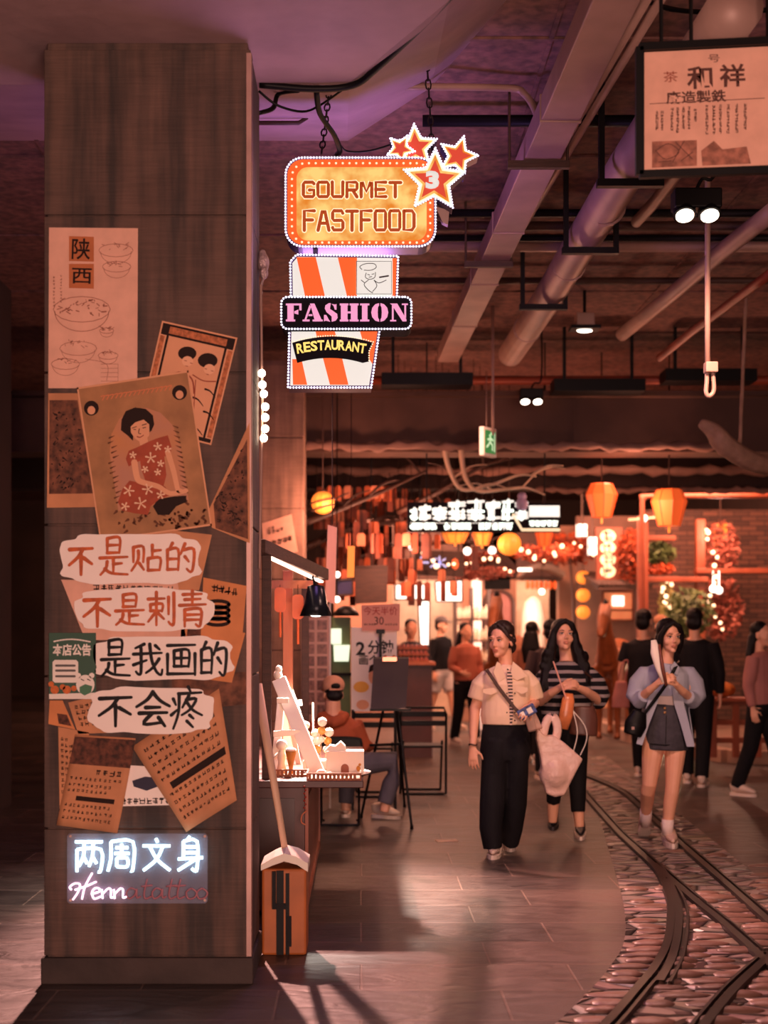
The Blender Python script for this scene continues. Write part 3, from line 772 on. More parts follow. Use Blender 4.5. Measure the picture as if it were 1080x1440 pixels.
# bulbs on a cord up the pillar's back edge, and the wrapped lamp above them
c0 = P(368, 470, 6.75)
r = thing('bulb_string', 'string of seven round white bulbs down the pillar right side', 'string light', P(366, 570, 6.72))
b = MB(r.location); b.tube(curve([P(367, 400, 6.7), P(368, 500, 6.72), P(369, 560, 6.73), P(368, 625, 6.72), P(365, 800, 6.7)]), .006, 6); b.build('cord', M_PIPE, r)
for x, y in ((368, 525), (369, 541), (371, 554), (373, 572), (373, 587), (373, 603), (371, 616)):
    b = MB(r.location); b.ball(P(x, y, 6.71), (.018, .018, .019), 12, 8); b.build('bulb', mat('lit_bulb', (246, 250, 228), .4, var=0, emit=16, ecol=(255, 226, 196)), r, sm=True)
b = MB(P(370, 372, 6.72)); b.ball(P(370, 370, 6.72), (.03, .03, .05), 10, 8); b.ball(P(371, 384, 6.70), (.022, .022, .03), 10, 8); b.ball(P(369, 358, 6.72), (.02, .02, .025), 8, 6); b.tube(curve([P(370, 392, 6.71), P(367, 404, 6.71), P(368, 415, 6.72)]), .008, 6)
tag(b.build('wrapped_lamp', mat('crumpled_foil', (210, 180, 180), .3, .5, .3, 30, .6), sm=True, vox=.006, it=1), 'small lamp wrapped in crumpled foil on the pillar right edge', 'lamp')
# ================================================================== the lit restaurant sign
SD = 7.3
mx = PX(SD); sg = thing('restaurant_sign', 'lit hanging sign of a rounded yellow board with stars over a striped cup', 'lit sign', P(500, 420, SD+.1))
M_SIDE = mat('sign_side_violet', (70, 54, 96), .4, .3, .2)
M_LED = mat('led_dot', (240, 238, 255), .4, var=0, emit=2.4, ecol=(232, 226, 255))
M_YEL = mat('lit_yellow', (150, 96, 40), .5, var=.0, emit=.85, ecol=(255, 190, 70), scale=7)
nt = M_YEL.node_tree; nz = nt.nodes.new('ShaderNodeTexNoise'); nz.inputs['Scale'].default_value = 9; nz.inputs['Detail'].default_value = 3
rp = nt.nodes.new('ShaderNodeValToRGB'); rp.color_ramp.elements[0].position = .36; rp.color_ramp.elements[0].color = (*lin((222, 130, 28)), 1); rp.color_ramp.elements[1].position = .62; rp.color_ramp.elements[1].color = (*lin((255, 220, 128)), 1)
tcn = nt.nodes.new('ShaderNodeTexCoord'); nt.links.new(tcn.outputs['Object'], nz.inputs['Vector']); nt.links.new(nz.outputs['Fac'], rp.inputs[0]); nt.links.new(rp.outputs[0], nt.nodes['Principled BSDF'].inputs['Emission Color'])
M_LORG = mat('lit_orange', (220, 96, 40), .5, var=0, emit=.8, ecol=(222, 84, 24))
M_LRED = mat('lit_red', (190, 60, 44), .5, var=0, emit=.75, ecol=(196, 66, 44))
M_LWHI = mat('lit_white', (150, 148, 146), .5, var=0, emit=.8, ecol=(238, 236, 228))
M_LCRM = mat('lit_cream', (250, 230, 190), .5, var=0, emit=.9, ecol=(252, 230, 190))
M_LPINK = mat('lit_mauve', (220, 150, 196), .5, var=0, emit=.75, ecol=(216, 150, 196))
M_OUT = mat('letter_rust', (170, 74, 26), .5, var=0, emit=.45, ecol=(178, 74, 18))
def rrect(x0, y0, x1, y1, r, n=6):
    pts = []
    for cx, cy, a in ((x1-r, y0+r, -PI/2), (x1-r, y1-r, 0), (x0+r, y1-r, PI/2), (x0+r, y0+r, PI)):
        pts += [(cx+r*math.cos(a+PI/2*i/n), cy+r*math.sin(a+PI/2*i/n)) for i in range(n+1)]
    return pts
def solid(name, poly, m, par, d, t):
    b = MB(sg.location); b.prism(poly, -t, PX(d-t)); return b.build(name, m, par, fix=True)
def dots(name, poly, m, par, d, step, r, closed=True):
    b = MB(sg.location); pts = [V(p) for p in poly]
    if closed: pts.append(pts[0])
    acc = 0
    for p, q in zip(pts, pts[1:]):
        L = (q-p).length; t = acc
        while t < L: c = p.lerp(q, t/L) if L else p; b.ball(P(c.x, c.y, d), r, 6, 4); t += step
        acc = t-L
    b.m = 0
    o = b.build(name, m, par); return o
FB, FF = SD+.16, .16
tb = solid('board', rrect(401, 221, 613, 347, 24), M_SIDE, sg, FB, .16)
def stuffed(o): o['kind'] = 'stuff'; return o
solid('lit_border', rrect(404, 224, 610, 344, 22), M_LORG, tb, SD-.001, .003)
solid('lit_face', rrect(417, 235, 600, 338, 16), M_YEL, tb, SD-.005, .004)
o = dots('led_rope', rrect(401.5, 221.5, 612.5, 346.5, 24), M_LED, tb, SD-.006, 4.2, .0058); stuffed(o)
o = dots('border_bulbs', rrect(410.5, 229.5, 605, 341, 19), M_LCRM, tb, SD-.008, 9.5, .006); stuffed(o)
BL = {'G': [[(95,12),(86,2),(14,2),(4,14),(4,86),(14,98),(86,98),(96,88),(96,54),(56,54)]], 'O': [[(14,2),(86,2),(96,14),(96,86),(86,98),(14,98),(4,86),(4,14),(14,2),(30,2)]],
 'U': [[(4,0),(4,86),(14,98),(86,98),(96,86),(96,0)]], 'R': [[(6,100),(6,2),(84,2),(95,12),(95,42),(84,54),(10,54)],[(56,54),(94,100)]],
 'M': [[(4,100),(4,2),(14,2),(50,64),(86,2),(96,2),(96,100)]], 'E': [[(94,2),(6,2),(6,98),(94,98)],[(6,50),(78,50)]], 'T': [[(2,4),(98,4)],[(50,4),(50,100)]],
 'F': [[(94,2),(6,2),(6,100)],[(6,48),(78,48)]], 'A': [[(2,100),(40,2),(60,2),(98,100)],[(18,64),(82,64)]], 'S': [[(94,14),(84,2),(14,2),(5,12),(5,40),(16,50),(84,50),(95,60),(95,88),(84,98),(14,98),(5,86)]],
 'D': [[(6,2),(78,2),(95,18),(95,82),(78,98),(6,98),(6,2),(20,2)]]}
for wd, x0_, x1_, y0_, y1_ in (('GOURMET', 426, 568, 256, 277), ('FASTFOOD', 427, 587, 296, 324)):
    step = (x1_-x0_)/len(wd); lw = step*.80
    for i, ch in enumerate(wd):
        for nm, wd_, dz, m in (('letter_outline', 7.6, .0, M_LCRM), ('letter', 4.8, .0015, M_OUT)):
            b = MB(sg.location)
            for st in BL[ch]: b.ink([(x0_+step*i+lw*p[0]/100, y0_+(y1_-y0_)*p[1]/100) for p in st], wd_, PX(SD-.010), dz, False)
            if nm == 'letter_outline': lo = b.build(nm, m, sg)
            else: b.build(nm, m, lo)
# stars
def star(cx, cy, R, r, rot, tips=None):
    return [(cx+(R if i % 2 == 0 else r)*math.sin(PI*i/5+rot), cy-(R if i % 2 == 0 else r)*math.cos(PI*i/5+rot)) for i in range(10)]
for cx, cy, R, rot, dd, num in ((584, 207, 33, -.05, .06, 0), (644, 219, 29, .30, .05, 0), (563, 209, 21, .5, .04, 0), (611, 254, 46, .03, -.03, 1)):
    st = solid('star', star(cx, cy, R, R*.48, rot), M_SIDE, sg, SD+dd+.12, .12)
    solid('star_face', star(cx, cy, R*.97, R*.46, rot), M_LCRM, st, SD+dd-.001, .003)
    solid('star_band', star(cx, cy, R*.8, R*.38, rot), M_YEL, st, SD+dd-.005, .003)
    solid('star_heart', star(cx, cy, R*.64, R*.29, rot), M_LRED, st, SD+dd-.009, .003)
    stuffed(dots('led_rope', star(cx, cy, R, R*.48, rot), M_LED, st, SD+dd-.006, 4.0, .0055))
    if num: text('3', 'numeral', M_LWHI, st, PL(P(cx-3, cy-1, SD+dd-.014)), fit=(19*SD/F, 25*SD/F), off=.06, ex=.004, o=sg.location)
solid('star_tail', [(612, 290), (632, 296), (630, 316), (622, 312)], M_PIPE, sg, SD+.12, .05)
# neck between the boards, striped cup
solid('neck', [(440, 345), (447, 345), (447, 360), (440, 360)], M_SIDE, sg, SD+.12, .08)
cup_t = [(417, 358), (560, 360), (558, 424), (409, 424), (408, 368)]
cup_b = [(407, 456), (535, 456), (522, 545), (405, 545)]
c1 = solid('cup_top', cup_t, M_SIDE, sg, FB, .16); c2 = solid('cup_base', cup_b, M_SIDE, sg, FB, .16)
solid('lit_face', [(419, 361), (557, 363), (555, 421), (412, 421), (411, 370)], M_LWHI, c1, SD-.001, .003)
solid('lit_face', [(410, 458), (532, 458), (519, 542), (408, 542)], M_LWHI, c2, SD-.001, .003)
for par, s in ((c1, [(417, 361.5), (444, 361.5), (458, 421), (430, 421)]), (c1, [(475, 362), (502, 362), (502, 416), (489, 421)]), (c1, [(552, 363), (558, 363), (556, 421), (552, 421)]),
               (c2, [(442, 458), (468, 458), (474, 476), (446, 476)]), (c2, [(504, 458), (532, 458), (524, 512), (516, 500)]), (c2, [(411, 505), (424, 505), (432, 541), (412, 541)]), (c2, [(454, 503), (481, 503), (490, 541), (464, 541)])):
    solid('orange_stripe', s, M_LORG, par, SD-.005, .002)
stuffed(dots('led_rope', [(409, 424), (408, 368), (417, 358), (560, 360), (558, 424)], M_LED, c1, SD-.007, 4.2, .0056, False))
stuffed(dots('led_rope', [(407, 456), (405, 545), (522, 545), (535, 456)], M_LED, c2, SD-.007, 4.2, .0056, False))
pc = solid('picture_square', [(501, 367), (551, 367), (551, 414), (501, 414)], M_LWHI, sg, SD-.012, .006)
b = MB(sg.location); z = .0015; m2 = PX(SD-.018)
for st in ([(501.5, 367.5), (550.5, 367.5), (550.5, 413.5), (501.5, 413.5), (501.5, 367.5)],): b.ink(st, .8, m2, z, False)
for st in ([(509, 379), (506, 375), (514, 371), (526, 371), (529, 376), (522, 380), (512, 380)], [(515, 384), (514, 390), (520, 393), (527, 390), (528, 383)], [(518, 394), (512, 400), (518, 408), (524, 412)], [(526, 394), (533, 398), (543, 394)], [(526, 394), (530, 402), (524, 410)], [(517, 386), (520, 387)], [(523, 386), (526, 385)], [(519, 390), (523, 389)]):
    b.ink(st, 1.0, m2, z)
b.ink([(534, 390), (546, 388)], 2.2, m2, z); b.ink([(513, 398), (508, 394)], 1, m2, z)
b.build('chef_sketch', mat('sketch_grey', (50, 46, 52), .6, var=0), pc)
# FASHION band: black plate with slab letters
bp_ = rrect(395, 417, 579, 463, 9); bd = solid('fashion_plate', bp_, mat('sign_black', (16, 12, 22), .8, var=0), sg, FB-.03, .19)
stuffed(dots('led_rope', rrect(395.5, 417.5, 578.5, 462.5, 9), M_LED, bd, SD-.064, 4.2, .0056))
SL = {'F': [[(.1,0),(.5,0),(.5,1),(.1,1)],[(0,0),(.6,0),(.6,.1),(0,.1)],[(0,.9),(1,.9),(1,1),(0,1)],[(.86,.62),(1,.62),(1,1),(.86,.95)],[(.54,.45),(.8,.38),(.8,.66),(.54,.56)]],
 'A': [[(.36,1),(.6,1),(.98,.1),(.6,.1)],[(.33,.93),(.42,.8),(.16,.1),(.06,.1)],[(.5,0),(1.05,0),(1.05,.1),(.5,.1)],[(-.04,0),(.34,0),(.34,.1),(-.04,.1)],[(.27,.3),(.5,.3),(.48,.4),(.3,.4)]],
 'S': [[(.08,.72),(.12,.9),(.36,1.02),(.5,1.02),(.44,.7),(.95,.42),(.98,.2),(.84,.04),(.56,-.02),(.56,.28),(.2,.52)],[(.56,.98),(.82,.94),(.9,.98),(.9,.66),(.78,.66),(.7,.86)],[(.02,0),(.14,.04),(.46,-.02),(.36,.1),(.18,.36),(.02,.36)]],
 'H': [[(.06,0),(.42,0),(.42,1),(.06,1)],[(.6,0),(.96,0),(.96,1),(.6,1)],[(0,0),(.47,0),(.47,.1),(0,.1)],[(.53,0),(1.02,0),(1.02,.1),(.53,.1)],[(0,.9),(.47,.9),(.47,1),(0,1)],[(.53,.9),(1.02,.9),(1.02,1),(.53,1)],[(.42,.45),(.6,.45),(.6,.55),(.42,.55)]],
 'I': [[(.2,0),(.8,0),(.8,1),(.2,1)],[(0,0),(1,0),(1,.1),(0,.1)],[(0,.9),(1,.9),(1,1),(0,1)]],
 'O': [[(.46,1.02),(.24,.96),(.06,.76),(0,.5),(.06,.24),(.24,.04),(.46,-.02),(.46,.1),(.4,.2),(.38,.5),(.4,.8),(.46,.9)],[(.54,1.02),(.76,.96),(.94,.76),(1,.5),(.94,.24),(.76,.04),(.54,-.02),(.54,.1),(.6,.2),(.62,.5),(.6,.8),(.54,.9)]],
 'N': [[(.1,0),(.2,0),(.2,.8),(.1,.9)],[(0,0),(.34,0),(.34,.08),(0,.08)],[(0,1),(.4,1),(.92,.1),(.92,0),(.7,0),(.1,.92)],[(.8,.2),(.9,.2),(.9,1),(.8,1)],[(.66,.92),(1,.92),(1,1),(.66,1)]]}
X = 402.0
for ch, wd in (('F', 22), ('A', 26), ('S', 20), ('H', 26), ('I', 13), ('O', 24), ('N', 25)):
    b = MB(sg.location)
    for i, pg in enumerate(SL[ch]): b.prism([(X+p[0]*wd, 452-p[1]*25) for p in pg], .003+.0002*i, PX(SD-.062))
    b.build('slab_letter', M_LPINK, bd, fix=True); X += wd+2.6
# RESTAURANT arched banner
def arc(x0, x1, y, sag, n=12): return [(x0+(x1-x0)*i/n, y-sag*4*(i/n)*(1-i/n)) for i in range(n+1)]
bn = solid('banner_plate', arc(411, 525, 482, 9)+[(519, 494), (519, 508)]+arc(418, 510, 510, 7)[::-1]+[(414, 495)], mat('sign_black', (16, 12, 22)), sg, SD-.012, .008)
stuffed(dots('led_rope', arc(411, 525, 481, 9)+[(519, 494), (519, 508)], M_LCRM, bn, SD-.022, 3.4, .004, False))
for i, ch in enumerate('RESTAURANT'):
    u = (i+.5)/10; x = 417+98*u; y = 491-6.0*4*u*(1-u)
    text(ch, 'letter', mat('lit_lemon', (240, 220, 120), .5, var=0, emit=.8, ecol=(238, 214, 110)), bn, PL(P(x, y, SD-.021), -(.5-u)*-.30+.0), fit=(9.6*SD/F, 14*SD/F), off=.03, o=sg.location)
lamp('POINT', 'sign_glow', (-.1, 8.1, 3.3), 45, VIO, None, .3)
lamp('SPOT', 'violet_uplight', (-.15, 6.6, 3.2), 14, (.78, .42, .9), (-.6, 5.2, 4.6), .2, 140, 1)

# chains that carry the sign
M_CHAIN = mat('dark_chain', (44, 32, 36), .4, .7, .2)
def chain(label, a, bp):
    a = V(a); q = V(bp); o = MB(q); n = int((a-q).length/.042); ax = (a-q).normalized()
    for i in range(n):
        c = q.lerp(a, (i+.5)/n); side = V((1, 0, 0)) if i % 2 else V((0, 1, 0))
        pts = [c+ax*.027*math.cos(t*PI/4)+side*.014*math.sin(t*PI/4) for t in range(9)]
        o.tube(pts, .0045, 5, False)
    return tag(o.build('chain', M_CHAIN, sm=True), label, 'chain', 'chains of the lit sign')
chain('hanging chain of the sign with stars, right one', P(597, 34, 7.2), P(608, 214, 7.42))
chain('hanging chain of the lit sign, left one beside the black cables', P(463, 128, 7.0), P(452, 216, 7.38))
# loose cables
def cable(label, pts, r, cat='cable', m=None, grp=None):
    b = MB(pts[0]); b.tube(curve(pts, 5), r, 6); return tag(b.build('cable', m or M_BLK, sm=True), label, cat, grp)
g = None
cable('thick black cable along the slanted edge of the ceiling drop', [P(640, -12, 5.75), P(590, 40, 6.2), P(530, 96, 6.55), P(496, 120, 6.68), P(440, 125, 6.7), P(365, 119, 6.7)], .016)
cable('black cable pair hanging down to the lit sign', [P(445, 127, 6.72), P(450, 160, 6.9), P(470, 190, 7.1), P(478, 212, 7.3), P(474, 217, 7.4)], .014)
cable('thin cable drooping from the pillar to the ceiling cables', [P(364, 128, 6.78), P(390, 148, 6.8), P(425, 157, 6.85), P(450, 148, 6.9), P(482, 126, 6.75)], .006)
cable('short cable looping behind the pillar top', [P(364, 159, 6.8), P(384, 152, 6.9), P(392, 132, 6.95), P(420, 127, 6.8)], .012)
cable('cable running from the sign stars to the ceiling', [P(560, 200, 7.42), P(520, 212, 7.46), P(490, 213, 7.48), P(480, 206, 7.4)], .005)
cable('thin black cable across the ceiling at top', [P(742, -20, 7), P(775, 20, 7.5), P(800, 52, 8.0), P(818, 66, 8.3)], .008)
cable('black cable above the framed poster', [P(905, 0, 6.2), P(940, 12, 6.4), P(985, 17, 6.5), P(1090, 14, 6.6)], .012)
# recessed lamp housing on the flared drop head
b = MB(P(410, 165, 8.0)); b.tube([P(330, 173, 7.8), P(420, 173, 7.8), P(431, 166, 7.8), P(432, 150, 7.8)], .012, 6)
tag(b.build('conduit', M_BROWN, sm=True), 'thin dark conduit bent round under the drop head', 'pipe')

# ------------------------------------------------------------------ ducts, pipes and brackets under the slab
def zline(pts, z):                   # picture points on the horizontal plane z
    return [V(((x-CX)*(z-H)/(CY-y), (z-H)*F/(CY-y), z)) for x, y in pts]
r = thing('air_duct', 'long pale rectangular duct running away under the ceiling', 'duct', zline([(757, 233)], 4.2)[0])
l = zline([(885, -60), (740, 255), (690, 365), (630, 500)], 4.2); b = MB(r.location)
b.bar(l[0], l[-1], .2, .13)
for t in (.2, .45, .62, .8): c = l[0].lerp(l[-1], t); dr = (l[-1]-l[0]).normalized(); b.bar(c-dr*.012, c+dr*.012, .215, .145)
b.build('duct_run', M_PIPE, r, bevel=.006)
for px, py in ((757, 232), (687, 372)):
    c = zline([(px, py)], 4.11)[0]; b = MB(r.location)
    b.bb(c+V((-.17, -.02, -.02)), c+V((.17, .02, .02)))
    for s in (-.16, .16): b.cyl(c+V((s, 0, 0)), V((c.x+s, c.y, CZ)), .008, n=6)
    b.build('bracket', M_BROWN, r)
r = thing('conduit_pipes', 'two thin pipes running beside the pale duct', 'pipe', zline([(800, 200)], 4.24)[0])
for i, (p, q) in enumerate((((915, -10), (695, 372)), ((935, -10), (704, 372)))):
    l = zline([p, q], 4.24); b = MB(r.location); b.cyl(l[0], l[1], .02); b.build('pipe', M_PIPE, r, sm=True)
def round_pipe(label, px, z, rad, m, k=1):
    l = zline(px, z); r = thing('round_pipe', label, 'pipe', l[1]); b = MB(r.location); pts = [l[0].lerp(l[1], t/3) for t in range(4)]+l[2:]
    b.tube(pts, rad, 16); b.build('pipe_run', m, r, sm=True); return r, l
r, l = round_pipe('thick round pipe in U brackets right of the pale duct', [(1035, 8), (885, 232), (820, 338), (771, 418), (718, 498)], 4.1, .115, M_PIPE)
for px, py in ((886, 258), (830, 353), (764, 432)):
    c = zline([(px, py)], 3.965)[0]; b = MB(r.location)
    b.bb(c+V((-.18, -.025, -.02)), c+V((.18, .025, .02)))
    for s in (-.17, .15): b.bb(c+V((s, -.02, 0)), V((c.x+s+.03, c.y+.02, CZ)))
    b.build('bracket', M_DARK, r)
for px, py in ((852, 290), (800, 372), (742, 462)):
    c = zline([(px, py)], 4.1)[0]; dr = (l[-1]-l[0]).normalized(); b = MB(r.location); b.cyl(c-dr*.02, c+dr*.02, .121, n=16); b.build('collar', M_PIPE, r, sm=False)
round_pipe('medium round pipe slanting at the right under the ceiling', [(1090, 295), (1020, 350), (950, 410), (875, 470)], 4.2, .06, M_PIPE)
round_pipe('thin rust red pipe slanting at far right under the ceiling', [(1090, 380), (1020, 432), (975, 465), (928, 503)], 4.0, .035, M_RUST)
round_pipe('small pale pipe partly behind the framed poster', [(1020, 150), (960, 232), (920, 285), (895, 312)], 4.35, .04, M_PIPE)
cross = [(300, 4.42, .03, M_DARK, 'dark'), (318, 4.40, .035, M_BROWN, 'brown'), (335, 4.36, .025, M_DARK, 'thin dark'), (346, 4.4, .045, M_PIPE, 'dusty pale'), (395, 4.45, .03, M_BROWN, 'lone brown'), (170, 4.45, .035, M_DARK, 'foremost dark')]
for i, (py, z, rad, m, wd) in enumerate(cross):
    d = (z-H)*F/(CY-py); b = MB((3, d, z)); b.cyl((.2 if py != 170 else .35, d, z), (9, d, z), rad, n=8)
    tag(b.build('cross_pipe', m, sm=True), wd+' pipe running across under the ceiling', 'pipe', 'pipes across the ceiling')
d = 14.45; b = MB((0, d, 4.08)); b.cyl((-.5, d, 4.08), (9, d, 4.08), .045); tag(b.build('cross_pipe', M_RUST, sm=True), 'rust red pipe running across just before the far beam', 'pipe', 'pipes across the ceiling')
b = MB(P(700, 120, 8)); b.tube(curve([P(560, 122, 7.6), P(600, 122, 7.6), P(715, 124, 7.7), P(737, 132, 7.7), P(750, 150, 7.7), P(760, 175, 7.7)], 4), .02, 8)
tag(b.build('conduit', M_PIPE, sm=True), 'pale conduit bending down to the pale duct', 'pipe')
for (x, h), w_ in zip(((.2, 3.96), (1.9, 3.9), (3.0, 4.0), (4.2, 3.95)), ('leftmost', 'second', 'third', 'rightmost')):
    b = MB((x, 14.1, h)); b.bb((x, 14.0, h), (x+.9, 14.3, h+.12)); b.bb((x+.1, 14.1, h+.1), (x+.13, 14.13, CZ)); b.bb((x+.77, 14.1, h+.1), (x+.8, 14.13, CZ))
    tag(b.build('cable_tray', M_BLK), w_+' of the black cable trays in the gloom over the far beam', 'cable tray', 'cable trays over the far beam')

# ------------------------------------------------------------------ framed poster, spotlights, pole, exit sign
fd = 5.7; r = thing('framed_poster', 'black framed old newspaper style bill hung from the ceiling', 'poster', P(1030, 155, fd))
q = [(899, 67), (1160, 54), (1160, 236), (899, 246)]; b = MB(r.location); mx = PX(fd)
b.prism(q, .04, PX(fd+.04)); b.build('panel', M_BLK, r, fix=True)
qi = [(906, 74), (1154, 62), (1154, 230), (906, 239)]
b = MB(r.location); b.prism(qi, .002, PX(fd-.001)); b.build('print', M_PPINK, r, fix=True)
b = MB(r.location)
for a, c in ((0, 1), (1, 2), (2, 3), (3, 0)): b.bar(P(*q[a], fd-.01), P(*q[c], fd-.01), .03, .028, (0, 1, 0))
b.build('frame', M_BLK, r)
ptext('和', 'title_character', mat('print_brown', (90, 48, 38), .7, var=.2), r, 984, 109, fd-.005, 36, 32, .04, off=.02)
ptext('祥', 'title_character', mat('print_brown', (90, 48, 38)), r, 1030, 106, fd-.005, 36, 32, .04, off=.02)
ptext('廠造製鉄', 'subtitle', mat('print_brown', (90, 48, 38)), r, 979, 136, fd-.005, 84, 18, .04, off=.02)
ptext('茶', 'seal_character', M_INKR, r, 943, 108, fd-.005, 20, 15, .04)
ptext('号', 'small_character', mat('print_brown', (90, 48, 38)), r, 1004, 82, fd-.005, 16, 11, .04); 
b = MB(r.location); m2 = PX(fd-.005); qm = quad_map(qi); rnd = random.Random(9)
b.ink([(914, 146), (1075, 138)], .9, m2, .0003)
for x, y0, n in ((924, 158, 6), (931, 158, 6), (945, 154, 7), (953, 153, 8), (961, 152, 7), (969, 152, 7), (978, 155, 4), (994, 150, 9), (1004, 150, 9), (1013, 149, 9), (1024, 149, 9), (1036, 148, 9), (1048, 148, 8)):
    for i in range(n): pseudo(b, m2, x, y0+4.6*i, 4.6, .0003, rnd)
b.build('printed_text', mat('print_brown', (90, 48, 38)), r)
b = MB(r.location); b.flat([(917, 199), (980, 197), (980, 233), (917, 236)], m2, .0002); b.flat([(986, 212), (1004, 198), (1016, 210), (1050, 206), (1056, 230), (988, 233)], m2, .0002)
b.build('engraving', mat('print_engraving', (186, 120, 98), .8, var=.55, scale=30, detail=8), r)
b = MB(r.location)
for st in ([(922, 212), (940, 202), (955, 214), (936, 224), (922, 212)], [(950, 200), (974, 224)], [(962, 198), (946, 228)], [(958, 226), (974, 214)], [(926, 228), (944, 226)]): b.ink(st, 1.1, m2, .0005)
b.build('line_drawing', mat('print_brown', (90, 48, 38)), r)
for x in (930, 972, 1080):
    b = MB(r.location); b.cyl(P(x, 66, fd+.02), V((P(x, 66, fd).x, fd+.02, CZ)), .008, n=6); b.build('hanger', M_BLK, r)
# twin spotlight under the poster
M_LENS = mat('lit_lens', (255, 240, 225), .4, var=0, emit=6, ecol=(255, 236, 214))
def twin_spot(label, px, py, d, k, hang_to):
    o = P(px, py, d); r = thing('track_spotlight', label, 'spotlight', o, 'ceiling spotlights')
    b = MB(o); b.box(o+V((0, 0, .03*k)), (.24*k, .12*k, .10*k)); b.build('housing', M_BLK, r, bevel=.008*k)
    for s in (-1, 1):
        c = o+V((s*.064*k, 0, -.01*k)); R = MX.Rotation(-.5, 3, 'X')
        b = MB(o); b.lathe([(.035*k, .07*k), (.055*k, .06*k), (.058*k, -.05*k), (.05*k, -.05*k)], c, 16, R); h = b.build('lamp_head', M_BLK, r, sm=False)
        b = MB(o); b.lathe([(.046*k, .0), (.046*k, -.008*k)], c+R@V((0, 0, -.048*k)), 16, R); b.build('lens', M_LENS, h)
    b = MB(o); b.tube(curve([o+V((0, 0, .08*k)), o+V((.03, 0, .14*k)), o+V((.1, 0, .2*k)), V((o.x+.1, o.y, hang_to))]), .010*k, 6); b.build('stem', M_BLK, r, sm=True)
    return r
twin_spot('black twin spotlight under the framed poster', 979, 290, 7.3, 1.0, CZ)
o = P(822, 462, 12.6); r = thing('track_spotlight', 'single lit flood lamp on a rod below the thick round pipe', 'spotlight', o, 'ceiling spotlights')
b = MB(o); b.box(o+V((0, 0, .07)), (.16, .14, .12)); b.build('housing', M_PIPE, r, bevel=.01)
b = MB(o); b.box(o, (.26, .2, .03)); b.build('reflector_plate', M_DARK, r); b = MB(o); b.ball(o+V((0, 0, -.02)), (.07, .05, .015), 12, 6); b.build('lens', M_LENS, r)
b = MB(o); b.cyl(o+V((0, 0, .12)), V((o.x, o.y, CZ)), .014, n=8); b.build('rod', M_DARK, r)
twin_spot('lit twin spotlight close under the far beam pipe', 747, 558, 13.9, .95, CZ)
hp = thing('hook_pole', 'pale pole with a hook hanging down at the right', 'pole', P(995, 430, 8.0))
b = MB(hp.location); b.cyl(V((P(995, 250, 8.0).x, 8.0, CZ)), P(995, 510, 8.0), .016); b.build('pole', M_PIPE, hp, sm=True)
b = MB(hp.location); b.tube(curve([P(995, 505, 8), P(994, 535, 8), P(993, 552, 8), P(998, 557, 8), P(1004, 548, 8), P(1002, 520, 8)]), .013, 8); b.build('hook', M_PIPE, hp, sm=True)
b = MB(hp.location); b.bb(P(993, 508, 7.96), P(1006, 526, 8.03)); b.build('clamp', M_PIPE, hp, bevel=.006)
eo = P(686, 622, 13.2); ex = thing('exit_sign', 'small green lit emergency exit sign on a long rod', 'exit sign', eo)
yaw = .95
R = MX.Rotation(yaw, 3, 'Z')
b = MB(eo); b.box(eo, (.24, .05, .27), R); b.build('case', M_WHITE, ex, bevel=.008)
b = MB(eo); b.box(eo+R@V((0, -.027, 0)), (.19, .004, .21), R); b.build('green_face', mat('lit_green', (40, 110, 60), .5, var=0, emit=.5, ecol=(60, 140, 70)), ex)
b = MB(eo); fr = MX.Translation(eo+R@V((0, -.031, 0))) @ MX.Rotation(yaw, 4, 'Z') @ MX.Rotation(PI/2, 4, 'X')
for st in ([(-.02, .06), (.0, .03), (-.03, -.02), (-.07, -.05)], [(-.01, .0), (.03, -.03), (.03, -.07)], [(.0, .03), (.04, .02)], [(.0, .03), (-.05, .02)]): b.ink(st, .022, fr, 0)
b.ink([(.01, .075), (.012, .076)], .03, fr, 0, False); b.ink([(.07, -.08), (.07, .08)], .02, fr, 0, False)
b.build('running_figure', mat('lit_pale_green', (190, 230, 190), .5, var=0, emit=.7, ecol=(180, 220, 180)), ex)
b = MB(eo); b.cyl(P(693, 612, 13.2), V((P(693, 612, 13.2).x, 13.2, CZ)), .013, n=8); b.cyl(P(684, 612, 13.2), V((P(684, 612, 13.2).x, 13.2, 3.9)), .004, n=6); b.cyl(P(680, 606, 13.2), P(697, 606, 13.2), .012, n=8); b.build('rod', M_PIPE, ex, sm=True)
# ================================================================== the henna stall at the pillar
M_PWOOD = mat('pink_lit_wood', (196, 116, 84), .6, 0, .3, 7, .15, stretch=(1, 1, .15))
M_PALEW = mat('pale_stick_wood', (226, 190, 160), .6, 0, .25, 9, stretch=(1, 1, .2))
M_MAROON = mat('maroon_board', (78, 36, 30), .45, 0, .3, 4)
M_OCHRE = mat('ochre_case', (190, 104, 48), .5, 0, .25, 5)
M_GOODS = mat('white_goods', (244, 232, 216), .6, 0, .05)
M_RATTAN = mat('rattan', (176, 100, 60), .6, 0, .4, 40)
M_TAN = mat('tan_glaze', (206, 140, 60), .4, 0, .3, 20)
M_PAPER = mat('white_panel', (236, 220, 208), .7, var=.05)
TD = 7.65
